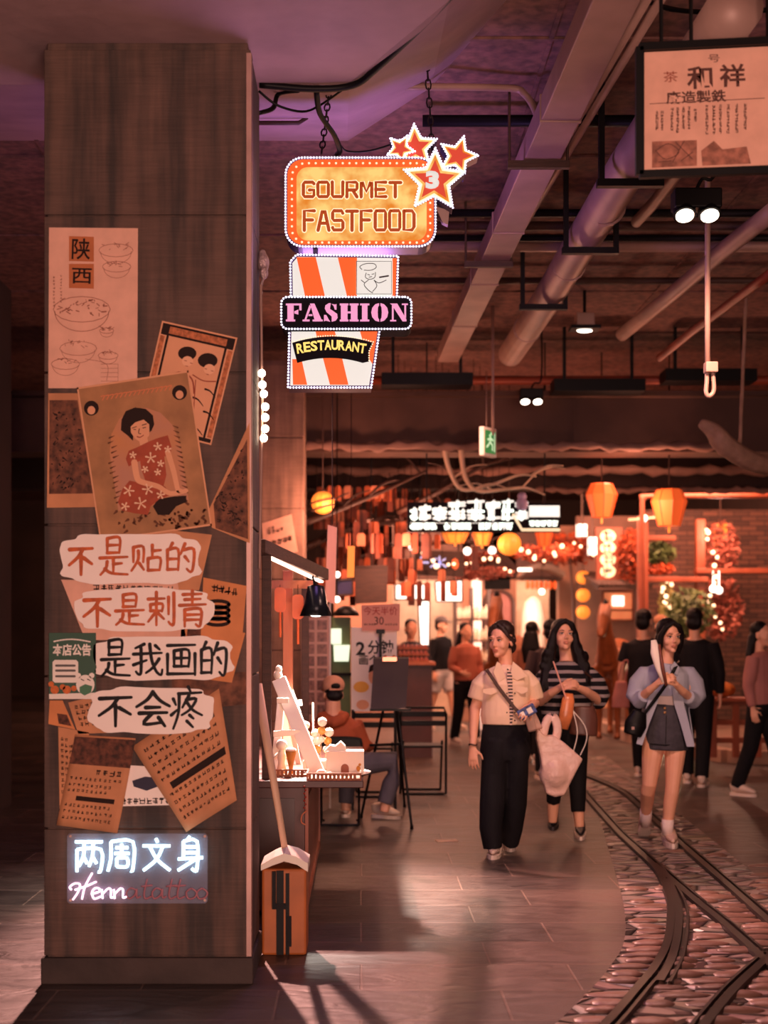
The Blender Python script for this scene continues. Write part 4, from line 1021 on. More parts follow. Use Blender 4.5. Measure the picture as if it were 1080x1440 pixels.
# cabinet and worktop
r = thing('stall_cabinet', 'dark maroon stall cabinet behind the pillar', 'cabinet', V((-.6, 8.8, 0)))
b = MB(r.location); b.bb((-.95, TD+.02, .03), (-.30, 9.9, .70)); b.build('body', M_MAROON, r, bevel=.006)
b = MB(r.location)
for z in (.05, .66): b.bb((-.302, TD+.01, z), (-.285, 9.9, z+.04))
b.bb((-.302, TD+.008, .03), (-.285, TD+.06, .70)); b.bb((-.302, 9.82, .03), (-.285, 9.9, .70)); b.bb((-.298, TD+.1, .12), (-.292, 9.78, .62))
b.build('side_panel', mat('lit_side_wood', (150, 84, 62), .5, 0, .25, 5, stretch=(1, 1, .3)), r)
b = MB(r.location); b.bb((-.90, TD+.008, .10), (-.36, TD+.02, .64)); b.build('front_panel', mat('dark_front', (52, 24, 22), .4, 0, .2), r)
b = MB(V((-.45, 8.6, .71))); b.bb((-.98, TD-.02, .705), (.012, 9.9, .735)); b.bb((-.98, TD-.03, .70), (.012, TD-.02, .738))
tag(b.build('worktop', M_MAROON, bevel=.004), 'dark worktop of the stall jutting out over the lane', 'worktop')
# red tassel charm hanging under the edge
r = thing('tassel_charm', 'small red bead charm hanging from the worktop edge', 'charm', P(428, 1110, TD-.06))
b = MB(r.location)
for i in range(7): b.ball(P(428+(i % 2)*1.5, 1106+5*i, TD-.06), .006, 8, 6)
b.build('bead_cord', mat('red_bead', (150, 48, 34), .4), r)
b = MB(r.location); b.tube(curve([P(432, 1140, TD-.06), P(425, 1146, TD-.06), P(424, 1156, TD-.06), P(430, 1160, TD-.06)]), .004, 6); b.build('hook', M_PWOOD, r)

# frame of the stall: posts, roof beam with light strip
def post(name, label, a, c, w_, m, cat='post'):
    b = MB(V(a)); b.bar(a, c, w_, w_, (0, 1, 0)); return tag(b.build(name, m, bevel=.003), label, cat)
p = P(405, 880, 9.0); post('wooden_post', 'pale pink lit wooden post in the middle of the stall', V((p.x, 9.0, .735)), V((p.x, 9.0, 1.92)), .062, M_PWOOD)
p = P(375, 880, 7.75); post('dark_post', 'dark post under the near end of the stall roof beam', V((p.x, 7.75, .735)), V((p.x, 7.75, 1.96)), .05, M_BROWN)
b = MB(P(410, 790, 8.5)); b.bar(P(364, 768, 7.6), P(455, 808, 9.6), .07, .075); tag(b.build('roof_beam', M_BROWN, bevel=.004), 'dark brown roof beam slanting back over the stall', 'beam')
b = MB(P(410, 800, 8.5)); b.bar(P(377, 780, 7.75)+V((.0, 0, -.012)), P(452, 816, 9.5)+V((0, 0, -.01)), .025, .012)
tag(b.build('light_strip', mat('lit_strip', (255, 226, 206), .4, var=0, emit=7.0, ecol=(255, 206, 176))), 'lit strip fixed under the slanting roof beam', 'light strip')
post('wooden_post', 'square wooden post at the far end of the roof beam', V((P(449, 0, 9.75).x-.1, 9.85, .735)), V((P(449, 0, 9.75).x-.1, 9.85, 1.86)), .05, M_BROWN)
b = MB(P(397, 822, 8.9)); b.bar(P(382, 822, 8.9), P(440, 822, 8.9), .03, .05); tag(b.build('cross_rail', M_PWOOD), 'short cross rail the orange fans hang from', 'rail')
# orange hanging fans
def fan(px, py, d, label):
    o = P(px, py, d); r = thing('paddle_fan', label, 'fan', o, 'orange fans hung in the stall')
    b = MB(o); b.prism(rrect(px-8, py-20, px+8, py+15, 6), .006, PX(d)); b.build('blade', mat('orange_lacquer', (220, 96, 42), .4, 0, .15), r, fix=True)
    b = MB(o); b.cyl(P(px, py+14, d), P(px, py+50, d), .008); b.build('handle', mat('orange_lacquer', (220, 96, 42)), r)
    b = MB(o); b.cyl(P(px, py-20, d), P(px, 822, d), .002, n=5); b.build('cord', M_INK, r)
fan(394, 846, 8.86, 'orange paddle fan hanging left of the wooden post'); fan(419, 856, 8.86, 'orange paddle fan hanging right of the wooden post')
# pendant work lamp
o = P(444, 850, 8.6); r = thing('pendant_lamp', 'black cone shaded work lamp shining on the stall goods', 'lamp', o)
b = MB(o); b.lathe([(.018, .12), (.05, .11), (.072, 0), (.098, -.07), (.094, -.07), (.068, 0), (.03, .10)], o, 20); b.build('lamp_shade', mat('glossy_black', (28, 30, 36), .25, .4, .1), r, sm=True)
b = MB(o); b.ball(o+V((0, 0, -.045)), (.055, .055, .03), 12, 8); b.build('bulb', mat('lit_bulb_strong', (255, 250, 240), .4, var=0, emit=14, ecol=(255, 244, 224)), r, sm=True)
b = MB(o); b.tube(curve([o+V((0, 0, .12)), o+V((-.02, .05, .17)), P(446, 812, 9.3)]), .007, 6); b.build('flex', M_BLK, r)
lamp('SPOT', 'work_lamp_light', o+V((0, -.02, -.085)), 1000, (1, .9, .78), o+V((-.12, -.10, -1)), .05, 104, .9)
# photo board behind the stall
bd_d = 12.3; r = thing('photo_board', 'tall white board with two columns of small photo prints', 'display board', P(444, 950, bd_d))
b = MB(r.location); b.prism([(424, 850), (465, 850), (465, 1075), (424, 1075)], .02, PX(bd_d+.02)); b.build('panel', mat('pink_panel', (222, 170, 150), .6, var=.1), r, fix=True)
b = MB(r.location)
for x in (424, 463): b.bb(P(x, 848, bd_d-.02), P(x+2.5, 1136, bd_d+.02))
b.build('frame', M_PAPER, r)
m2 = PX(bd_d-.002); rnd = random.Random(5)
for i in range(9):
    for x in (428, 446):
        y = 855+17*i; b = MB(r.location); b.flat([(x, y), (x+14, y), (x+14, y+13.5), (x, y+13.5)], m2, 0)
        b.build('photo_print', mat('tattoo_photo%d' % rnd.randrange(3), [(150, 96, 84), (176, 120, 104), (120, 76, 70)][rnd.randrange(3)], .5, var=.6, scale=30, detail=3), r)

# goods on the worktop
WZ = .735
def on(px, d, z=WZ): return V(((px-CX)/F*d, d, z))
r = thing('display_easel', 'white painted A shaped display easel on the worktop', 'easel', on(408, 8.2))
b = MB(r.location)
b.bar(on(386, 8.1), P(398, 958, 8.35), .045, .02, (0, 1, 0)); b.bar(on(447, 8.0), P(392, 955, 8.35), .085, .02, (0, 1, 0)); b.bar(P(384, 1032, 8.15), P(424, 1030, 8.15), .035, .015, (0, 1, 0)); b.bar(P(389, 985, 8.2), P(406, 985, 8.2), .03, .015, (0, 1, 0))
b.build('frame', M_GOODS, r, bevel=.004)
b = MB(r.location); b.bar(on(420, 8.6), P(398, 960, 8.38), .03, .02, (0, 1, 0)); b.build('rear_strut', M_GOODS, r)
r = thing('display_easel', 'smaller white easel strut behind the A shaped easel', 'easel', on(432, 9.0)); b = MB(r.location)
b.bar(on(440, 8.9), P(405, 965, 9.0), .05, .02, (0, 1, 0)); b.bar(P(408, 990, 9.0), P(425, 988, 9.0), .04, .02, (0, 1, 0)); b.build('frame', M_GOODS, r, bevel=.004)
def statuette(px, d, h, label):
    o = on(px, d); r = thing('statuette', label, 'figurine', o, 'white figurines on the stall')
    b = MB(o); b.lathe([(.03*h/.2, 0), (.034*h/.2, .02*h), (.018*h/.2, .35*h), (.026*h/.2, .55*h), (.012*h/.2, .74*h)], o, 14); b.ball(o+V((0, 0, .85*h)), .16*h, 10, 8); b.tube([o+V((-.016, 0, .6*h)), o+V((-.045*h/.2, -.01, .45*h))], [.012*h/.2, .008*h/.2], 8)
    b.build('body', M_GOODS, r, sm=True)
    b = MB(o); b.lathe([(.04*h/.2, -.0), (.04*h/.2, .025*h)], o, 14); b.build('base', M_TAN, r)
statuette(396, 7.95, .20, 'white figurine in front of the A shaped easel'); 
o = P(391, 948, 8.36); b = MB(o); b.ball(o+V((0, 0, -.005)), (.026, .02, .03), 10, 8); b.ball(o+V((.004, 0, .03)), (.02, .018, .022), 10, 8)
tag(b.build('ornament', M_GOODS, sm=True), 'white lumpy ornament on the tip of the easel', 'ornament')
for px, d, lab in ((409, 7.9, 'tan cone shaped ornament beside the white figurine'),):
    o = on(px, d); r = thing('cone_ornament', lab, 'ornament', o); b = MB(o); b.lathe([(.022, 0), (.010, .03), (.014, .06), (.030, .13), (.030, .14)], o, 12); b.build('cone', M_TAN, r, sm=True)
    b = MB(o); b.ball(o+V((0, 0, .145)), (.032, .032, .014), 10, 6); b.build('rim', M_GOODS, r)
# candied skewers standing in a block
sb = thing('skewer_block', 'white block holding candied skewers on the worktop', 'stand', on(446, 8.25)); b = MB(sb.location); b.box(on(446, 8.25, WZ+.03), (.16, .1, .06)); b.build('block', M_GOODS, sb, bevel=.008)
for i, (px, dz, tilt) in enumerate(((434, .20, -.2), (441, .15, .1), (449, .22, .12), (456, .16, .3), (445, .11, 0))):
    o = on(px+(1 if i else 0), 8.22+.02*(i % 2), WZ+.06); r = thing('candied_skewer', ['leftmost candied skewer in the white block', 'short candied skewer next to the leftmost one', 'tallest candied skewer in the white block', 'rightmost leaning candied skewer in the block', 'lowest candied skewer at the block middle'][i], 'skewer', o, 'candied skewers')
    ax = V((tilt*.5, 0, 1)).normalized(); b = MB(o); b.cyl(o, o+ax*(dz+.03), .003, n=6); b.build('stick', M_PALEW, r)
    for k in range(3):
        b = MB(o); c = o+ax*(dz-.05*k); b.ball(c, .027-.003*k, 10, 8); b.build('candy_ball', M_GOODS if k != 1 else M_TAN, r, sm=True)
# straw in a cup
o = on(441, 8.9); r = thing('drinking_cup', 'white cup with a pink straw at the back of the worktop', 'cup', o); b = MB(o); b.lathe([(.03, 0), (.042, .14), (.04, .14), (.028, .01)], o, 16); b.build('cup', M_GOODS, r, sm=True)
b = MB(o); b.cyl(o+V((0, 0, .02)), P(440, 988, 8.9), .006, n=8); b.build('straw', mat('pink_straw', (236, 170, 150), .5, var=0), r)
# little white house shaped box on an oval plate
ho = on(487, 7.98); r = thing('oval_plate', 'white oval plate under the house shaped box', 'plate', ho); b = MB(ho); b.lathe([(.10, 0), (.17, .012), (.172, .018), (.10, .008)], ho, 28)
b.v = [V((ho.x+(v.x-ho.x)*.8, v.y, v.z)) for v in b.v]; b.build('plate', M_GOODS, r, sm=True)
hz = WZ+.012; r = thing('house_box', 'white house shaped box with a round arched brown door', 'box', V((ho.x, ho.y, hz)))
b = MB(r.location); hx0, hx1 = on(459, 7.95).x, on(512, 7.95).x; hy = 7.92
b.bb((hx0, hy, hz), (hx1, hy+.13, hz+.125)); b.build('body', M_GOODS, r, bevel=.004)
b = MB(r.location); b.prism([(hx0-.01, hz+.125), (hx0+.02, hz+.155), (hx0+.05, hz+.15), (hx0+.08, hz+.175), (hx0+.105, hz+.15), (hx0+.11, hz+.125)], -.1, MX(((1, 0, 0, 0), (0, 0, -1, hy+.02), (0, 1, 0, 0), (0, 0, 0, 1)))); b.build('gable', M_GOODS, r, fix=True)
b = MB(r.location); ax_ = on(485, 7.92).x
b.prism([(ax_-.022, hz), (ax_+.022, hz)]+[(ax_+.022*math.cos(PI*i/8), hz+.03+.024*math.sin(PI*i/8)) for i in range(9)], .003, MX(((1, 0, 0, 0), (0, 0, -1, hy), (0, 1, 0, 0), (0, 0, 0, 1)))); b.build('arched_door', M_OUT if False else mat('brown_door', (150, 76, 40), .5, 0, .2), r, fix=True)
b = MB(r.location); b.ball((on(504, 7.92).x, hy-.004, hz+.028), (.012, .008, .016), 8, 6); b.ball((on(506, 7.92).x, hy-.004, hz+.05), (.008, .006, .008), 8, 6); b.build('motif', M_TAN, r)
# trays
def tray(px0, px1, d, dep, label, z=WZ):
    a = on(px0, d, z); c = on(px1, d, z); r = thing('rattan_tray', label, 'tray', (a+c)/2, 'rattan trays on the worktop')
    b = MB(r.location); b.bb(a, c+V((0, dep, .012))); b.build('bottom', M_RATTAN, r)
    b = MB(r.location); n = int((c.x-a.x)/.022)
    for i in range(n): b.bb((a.x+i*.022+.003, d-.012, z), (a.x+i*.022+.018, d-.001, z+.034))
    b.bb((a.x, d-.014, z+.034), (c.x, d, z+.042)); b.bb((a.x-.008, d-.01, z), (a.x, d+dep, z+.042)); b.bb((c.x, d-.01, z), (c.x+.008, d+dep, z+.042))
    b.build('slatted_rim', M_RATTAN, r)
tray(383, 432, 7.86, .0+.03, 'slatted rattan tray in front of the white easel'); tray(433, 506, 7.66, .16, 'wide slatted rattan tray at the worktop front edge')
o = on(452, 7.84); b = MB(o); b.ball(o+V((0, 0, .022)), (.03, .02, .022), 10, 8); b.ball(o+V((.05, .0, .016)), (.024, .018, .016), 10, 8); tag(b.build('paper_roll', M_GOODS, sm=True), 'crumpled white paper on the wide rattan tray', 'paper')
# things standing on the left behind the pillar edge
b = MB(G(404, 1230)); a = P(362, 962, 7.1); c = P(407, 1232, 6.95); b.tube([a, c], [(.028, .02), (.016, .012)], 8)
tag(b.build('leaning_pole', M_PALEW, sm=True), 'pale wooden pole leaning from the pillar onto the case', 'pole')
b = MB(P(359, 1000, 7.0)); b.tube([P(361, 865, 6.95), P(358, 1180, 6.9)], .012, 8); tag(b.build('thin_rod', M_PALEW), 'thin pale rod against the pillar edge', 'rod')
cd = 6.76; cz = lambda y: H-(y-CY)/F*cd
r = thing('trolley_case', 'ochre case with black straps and a white rounded lid below the stall', 'case', G(400, 1345))
xx = lambda x: (x-CX)/F*cd
b = MB(r.location); b.bb((xx(368), cd, .0), (xx(431), cd+.26, cz(1222))); b.build('body', M_OCHRE, r, bevel=.012)
b = MB(r.location); n = 8; prof = [(367, 1224), (367, 1216), (384, 1206), (400, 1200), (416, 1204), (433, 1214), (433, 1226), (418, 1216), (400, 1211), (383, 1217)]
b.prism([(xx(x), cz(y)) for x, y in prof], -.27, MX(((1, 0, 0, 0), (0, 0, -1, cd-.006), (0, 1, 0, 0), (0, 0, 0, 1)))); b.build('lid', M_GOODS, r, fix=True)
b = MB(r.location); b.bb((xx(389), cd-.012, .005), (xx(399), cd, cz(1224))); b.bb((xx(402), cd-.010, .005), (xx(407), cd, cz(1228))); b.build('strap', M_BLK, r)
b = MB(r.location); b.bb((xx(383), cd-.02, cz(1275)), (xx(388), cd, cz(1225))); b.bb((xx(404), cd-.02, cz(1330)), (xx(410), cd, cz(1288))); b.bb((xx(383), cd-.016, cz(1278)), (xx(402), cd, cz(1270))); b.build('buckle', M_DARK, r)
b = MB(r.location)
for x in (372, 427):
    b.cyl((xx(x)-.01, cd+.05, .0), (xx(x)+.01, cd+.05, .0), .02, n=10)
r2 = thing('paper_bill', 'pale paper bill stuck on the further pillar above the stall roof', 'poster', P(394, 752, 13.98))
q = [(368, 736), (410, 723), (419, 776), (372, 790)]; b = MB(r2.location); b.prism(q, .003, PX(13.99)); b.build('paper', M_PPINK, r2, fix=True)
b = MB(r2.location); m2 = PX(13.982); qm = quad_map(q); lines(b, qm, m2, .15, .7, .15, .35, 2, 4, 5, 0, rnd); lines(b, qm, m2, .1, .9, .5, .68, 1, 5, 8, 0, rnd); b.build('printed_text', M_INK, r2)

# ------------------------------------------------------------------ the sketch artist's corner
ed = 11.1; r = thing('artist_easel', 'black tripod easel with a dark drawing board', 'easel', G(548, 1150))
tp = P(552, 935, 11.35)
for lab, ft in (('right', G(579, 1166)), ('left', G(508, 1150)), ('rear', G(569, 1135))):
    b = MB(r.location); b.tube([tp, ft+V((0, 0, .012))], .011, 8); b.tube([ft+V((0, 0, .03)), ft], .014, 8); b.build('leg', M_BLK, r)
b = MB(r.location); b.bar(P(520, 1048, 11.28), P(566, 1046, 11.2), .02, .02); b.build('brace', M_BLK, r)
b = MB(r.location); b.bar(P(520, 998, 11.12), P(578, 998, 11.12), .05, .02); b.build('ledge', M_BLK, r)
r = thing('drawing_board', 'dark grey drawing board clamped on the black easel', 'board', P(548, 962, 11.12))
b = MB(r.location); a = [P(521, 997, 11.06), P(571, 996, 11.06), P(575, 926, 11.3), P(526, 926, 11.3)]; t_ = V((0, .02, .01))
b.add(a+[p+t_ for p in a], [(0, 1, 2, 3), (7, 6, 5, 4), (0, 4, 5, 1), (1, 5, 6, 2), (2, 6, 7, 3), (3, 7, 4, 0)]); b.build('board', mat('charcoal_board', (62, 50, 48), .6, 0, .2, 3), r, fix=True)
b = MB(r.location); b.bb(P(538, 924, 11.27), P(558, 930, 11.25)); b.ball(P(542, 923, 11.27), .012, 8, 6); b.ball(P(554, 923, 11.27), .012, 8, 6); b.build('clip', mat('brass_clip', (220, 150, 120), .3, .6, 0), r)
sd_ = 12.2; r = thing('sketch_price_board', 'white sandwich board with brush price writing behind the easel', 'sign board', P(527, 985, sd_))
b = MB(r.location); b.prism([(494, 882), (558, 884), (558, 1000), (494, 1000)], .02, PX(sd_+.02)); b.build('panel', M_PAPER, r, fix=True)
b = MB(r.location)
for x in (496, 556): b.bar(P(x, 890, sd_+.03), V((P(x, 890, sd_).x, sd_+.28, .0)), .02, .02, (1, 0, 0)); b.bar(P(x, 998, sd_), V((P(x, 998, sd_).x, sd_, 0)), .02, .02, (1, 0, 0))
b.build('stand_leg', M_DARK, r)
ptext('2', 'price_writing', M_BRUB, r, 507, 912, sd_-.003, 13, 19, off=.03); ptext('分钟', 'price_writing', M_BRUB, r, 535, 910, sd_-.003, 36, 20, off=.02); ptext('画个性', 'price_writing', M_BRUB, r, 526, 928, sd_-.003, 42, 14, off=.02)
b = MB(r.location); m2 = PX(sd_-.003); b.flat([(508+11*math.cos(a*.4), 966+8*math.sin(a*.4)) for a in range(16)], m2, 0); b.build('yellow_spot', mat('yellow_print', (232, 168, 60), .6, var=.1), r)
b = MB(r.location); b.flat([(529+11*math.cos(a*.4), 951+13*math.sin(a*.4)) for a in range(16)], m2, 0); b.flat([(510+9*math.cos(a*.4), 991+7*math.sin(a*.4)) for a in range(16)], m2, 0); b.build('printed_face', M_SKINP, r)
b = MB(r.location); b.flat([(518, 946), (520, 936), (530, 932), (541, 938), (541, 948), (530, 941)], m2, .001); b.ink([(524, 953), (527, 953)], 1, m2, .001); b.ink([(532, 953), (535, 953)], 1, m2, .001); b.ink([(526, 959), (530, 961), (534, 959)], 1, m2, .001); b.build('printed_hair', M_INK, r)
r = thing('offer_card', 'pink card with red writing and 30 above the white price board', 'card', P(535, 868, sd_-.05)); b = MB(r.location); b.prism([(508, 851), (562, 849), (562, 887), (509, 887)], .006, PX(sd_-.03)); b.build('card', mat('pink_card', (222, 150, 130), .7, var=.08), r, fix=True)
ptext('今天半价', 'card_writing', mat('red_writing', (170, 44, 36), .6, var=.1), r, 535, 859, sd_-.038, 48, 12, off=.01); ptext('30', 'card_number', M_INK, r, 533, 873, sd_-.038, 13, 11)
b = MB(r.location); m2 = PX(sd_-.038)
for i in range(5): pseudo(b, m2, 513+3.4*i, 878, 3, 0, rnd); pseudo(b, m2, 543+3.6*i, 878, 3, 0, rnd)
b.build('small_writing', M_INK, r)
b = MB(r.location); b.bb(P(529, 885, sd_-.06), P(541, 891, sd_-.03)); b.bb(P(533, 890, sd_-.055), P(537, 925, sd_-.03)); b.build('clip', M_BLK, r)
# folding chairs
def folding_chair(px0, px1, gy, label):
    d = H*F/(gy-CY); xa = (px0-CX)/F*d; xb = (px1-CX)/F*d; w_ = xb-xa; o = V(((xa+xb)/2, d, 0)); r = thing('folding_chair', label, 'chair', o, 'black folding chairs of the artist')
    L = lambda x, y, z: o+V((x*w_/2, y, z))
    b = MB(o); b.tube([L(-1, .0, .012), L(-1, -.02, .45), L(-1, -.05, .76), L(-.9, -.055, .82), L(.9, -.055, .82), L(1, -.05, .76), L(1, -.02, .45), L(1, 0, .012), L(.9, 0, .012), L(-.9, 0, .012)], .012, 8, False); b.build('back_frame', M_BLK, r, sm=True)
    b = MB(o); b.tube([L(-.86, .38, .012), L(-.86, .18, .40), L(-.86, .1, .5)], .011, 8); b.tube([L(.86, .38, .012), L(.86, .18, .40), L(.86, .1, .5)], .011, 8); b.tube([L(-.86, .38, .012), L(.86, .38, .012)], .011, 8); b.build('front_leg_frame', M_BLK, r, sm=True)
    b = MB(o); b.bb(L(-.88, .0, .44), L(.88, .36, .462)); b.build('seat', M_BLK, r, bevel=.006)
    for z in (.735, .65):
        b = MB(o); b.bb(L(-.97, -.052, z), L(.97, -.035, z+.05)); b.build('back_slat', M_BLK, r, bevel=.005)
folding_chair(563, 627, 1118, 'black folding chair right of the easel'); folding_chair(497, 556, 1122, 'black folding chair behind the easel and the seated artist')
# low stool under the artist
o = V(((478-CX)/F*11.2, 11.18, 0)); r = thing('folding_stool', 'low black folding stool under the seated artist', 'stool', o); b = MB(r.location)
so = r.location
b.bb(so+V((-.17, -.02, .40)), so+V((.17, .30, .425))); b.build('seat', M_BLK, r, bevel=.006)
for s in (-.15, .15):
    b = MB(so); b.tube([so+V((s, 0, .4)), so+V((s, .26, .012)), so+V((s*.9, .29, .012))], .01, 8); b.tube([so+V((s, .28, .4)), so+V((s, .0, .012))], .01, 8); b.build('leg', M_BLK, r)
b = MB(so); b.tube([so+V((-.15, 0, .012)), so+V((.15, 0, .012))], .01, 8); b.build('foot_bar', M_BLK, r)
b = MB(so); b.tube(curve([so+V((-.17, -.05, .43)), so+V((-.17, -.07, .66)), so+V((-.12, -.07, .70)), so+V((.12, -.07, .70)), so+V((.17, -.07, .66)), so+V((.17, -.05, .43))]), .01, 8); b.bb(so+V((-.16, -.075, .58)), so+V((.16, -.06, .70))); b.build('backrest', M_BLK, r)
# pale flat piece on the floor standing for a ground light
o = G(628, 1183); b = MB(o); b.box(o+V((0, 0, .004)), (.16, .09, .008), MX.Rotation(.15, 3, 'Z')); r = tag(b.build('flat_box', M_PALEW, bevel=.003), 'small pale flat piece standing for a ground light in the paving', 'card')
# ================================================================== the market lane beyond
rnd = random.Random(21)
M_LANT = mat('lit_lantern', (240, 110, 50), .5, var=0, emit=.62, ecol=(255, 96, 40))
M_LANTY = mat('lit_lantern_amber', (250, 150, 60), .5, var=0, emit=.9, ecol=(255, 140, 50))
M_CANVAS = mat('slung_canvas', (146, 108, 96), .8, 0, .3, 4, .3)
M_LEAF = mat('autumn_leaf', (196, 84, 40), .6, 0, .6, 5, col2=(90, 34, 22))
M_LEAFP = mat('pink_blossom', (206, 116, 96), .6, 0, .5, 6)
M_GREEN = mat('green_leaf', (92, 110, 60), .6, 0, .5, 6)
M_WOODR = mat('red_lacquered_wood', (150, 74, 48), .5, 0, .35, 4, stretch=(1, 1, .2))
M_TAG = [mat('plaque_wood_%d' % i, c, .6, 0, .3, 10) for i, c in enumerate([(196, 96, 56), (156, 74, 48), (112, 56, 42), (216, 132, 96)])]
M_LITW = mat('lit_panel', (255, 244, 232), .5, var=0, emit=2.6, ecol=(255, 238, 222))
M_BRONZE = mat('brown_bronze', (150, 84, 46), .45, .2, .4, 6)

# slung canvas rolls under the beams
for lab, d, z, x0_, x1_, r_ in (('wavy canvas roll slung under the far beam', 14.62, 3.43, -.62, 3.75, .06), ('second canvas roll hung further back below the first', 17.4, 3.49, -.75, 5.2, .075), ('third short canvas roll at the right behind the second', 17.9, 3.30, 2.2, 5.2, .05)):
    b = MB((1.5, d, z)); n = 44; b.tube([(x0_+(x1_-x0_)*i/n, d+.02*math.sin(i*2.3), z+.012*math.sin(i*.7)+.008*math.sin(i*2.1)) for i in range(n+1)], [(r_*(.8+.3*math.sin(i*1.7)), r_*(.7+.3*math.sin(i*2.6))) for i in range(n+1)], 10)
    tag(b.build('canvas_roll', M_CANVAS, sm=True), lab, 'awning')
# branches with wish plaques
def branch(label, pts, r0, m=None, tw=8):
    b = MB(pts[0]); cp = curve(pts, 5); n = len(cp); b.tube(cp, [r0*(1-.75*i/n) for i in range(n)], 7)
    for i in range(tw):
        p = cp[rnd.randrange(2, n-1)]; a = rnd.uniform(0, 2*PI); e = V((.35*math.cos(a), .3*math.sin(a), rnd.uniform(-.1, .3)))
        b.tube(curve([p, p+e*.5+V((0, 0, .05)), p+e], 3), [r0*.35*(1-.1*k) for k in range(7)], 5)
    return tag(b.build('branch', m or M_BROWN, sm=True), label, 'branch', 'branches over the lane')
bp_pts = [
 ('dark branch reaching from the further pillar over the lane', [P(428, 735, 15), P(480, 715, 15.2), P(540, 690, 15.4), P(600, 662, 15.6)], .045),
 ('dark branch crossing under the exit sign', [P(560, 720, 15.6), P(620, 690, 15.3), P(680, 655, 15.2), P(720, 645, 15.6)], .035),
 ('dark branch behind the pumpkin lantern', [P(430, 770, 16.5), P(490, 745, 16.8), P(560, 735, 17), P(640, 745, 17.2)], .05),
 ('dark low branch beyond the white lit sign', [P(500, 790, 18), P(560, 770, 18), P(640, 762, 18.2), P(700, 770, 18.4)], .05)]
for l_, p_, r_ in bp_pts: branch(l_, p_, r_)
branch('pale lit branch above the white lit sign', [V((P(625, 0, 14.6).x, 14.62, 3.42)), P(632, 660, 14.6), P(650, 688, 14.65), P(690, 682, 14.7), P(730, 668, 14.6), P(754, 670, 14.6)], .03, M_PALEW, 3)
branch('pale lit lower branch ending above the lilac ornament of the sign', [V((P(648, 0, 14.6).x, 14.62, 3.42)), P(654, 670, 14.6), P(672, 690, 14.65), P(710, 688, 14.7), P(740, 686, 14.6), P(766, 696, 14.6)], .03, M_PALEW, 3)
protos = []
for k in range(4):
    r = thing('wish_plaque', 'x', 'plaque', (0, 0, 0), 'wish plaques hanging over the lane')
    h = (.15, .2, .26, .12)[k]; wd = (.07, .075, .08, .09)[k]
    b = MB(); b.prism([(-wd/2, 0), (-wd/2, -h), (wd/2, -h), (wd/2, 0), (wd*.3, .02), (-wd*.3, .02)], .012, MX.Rotation(PI/2, 4, 'X')); b.build('board', M_TAG[k], r, fix=True)
    b = MB(); b.tube([(0, -.006, .01), (0, -.006, .16)], .003, 5); b.build('cord', M_INK, r)
    protos.append(r)
wl = ['reddish wooden wish plaque hanging on a cord over the lane', 'brown wooden wish plaque hanging on a cord over the lane', 'long dark wooden wish plaque hanging on a cord over the lane', 'pale wooden wish plaque hanging on a cord over the lane']
used = [0]*4; strings = []
for i in range(20):
    d = 15.5+.13*i; y = 665+(i*67 % 150); z = Zz0 = H-(y-CY)/F*d; xl, xr = (445-CX)/F*d, (560+((i*53) % 150)-CX)/F*d
    b = MB((xl, d, z)); b.tube([(xl, d, CZ), (xl, d, z), (xr, d, z), (xr, d, CZ)], .004, 5); tag(b.build('plaque_string', M_INK), 'thin dark string stretched over the lane with wish plaques', 'string', 'strings of wish plaques')
    strings.append((d, z, xl, xr))
cnt = 0
while cnt < 215:
    d, z, xl, xr = rnd.choice(strings); x = rnd.uniform(xl, xr); k = rnd.choices(range(4), (4, 4, 3, 2))[0]; o = V((x, d+.006, z-.16))
    px = CX+x/d*F; py = CY-(z-H)/d*F
    if px > 585 and py > 690 and rnd.random() < .75: continue
    if used[k] == 0: protos[k].location = o; protos[k].rotation_euler = (0, 0, rnd.uniform(-.9, .9)); protos[k]['label'] = wl[k]; used[k] = 1
    else: dup(protos[k], o, wl[k], rnd.uniform(-.9, .9))
    cnt += 1
# the two long plaques at the stall
def plank(name, label, q, d, m, top):
    r = thing(name, label, 'banner', P((q[0][0]+q[1][0])/2, q[0][1], d)); b = MB(r.location); b.prism(q, .02, PX(d)); b.build('board', m, r, fix=True)
    b = MB(r.location); c = r.location; b.cyl(c, V((c.x, c.y, top)), .004, n=5); b.build('cord', M_INK, r); return r
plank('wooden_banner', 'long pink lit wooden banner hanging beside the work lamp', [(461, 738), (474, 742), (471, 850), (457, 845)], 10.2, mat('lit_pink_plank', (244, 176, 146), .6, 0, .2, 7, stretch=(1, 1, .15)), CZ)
plank('wooden_banner', 'short orange lit banner right of the long wooden banner', [(489, 768), (499, 768), (498, 812), (488, 812)], 12.5, M_LANTY, CZ)

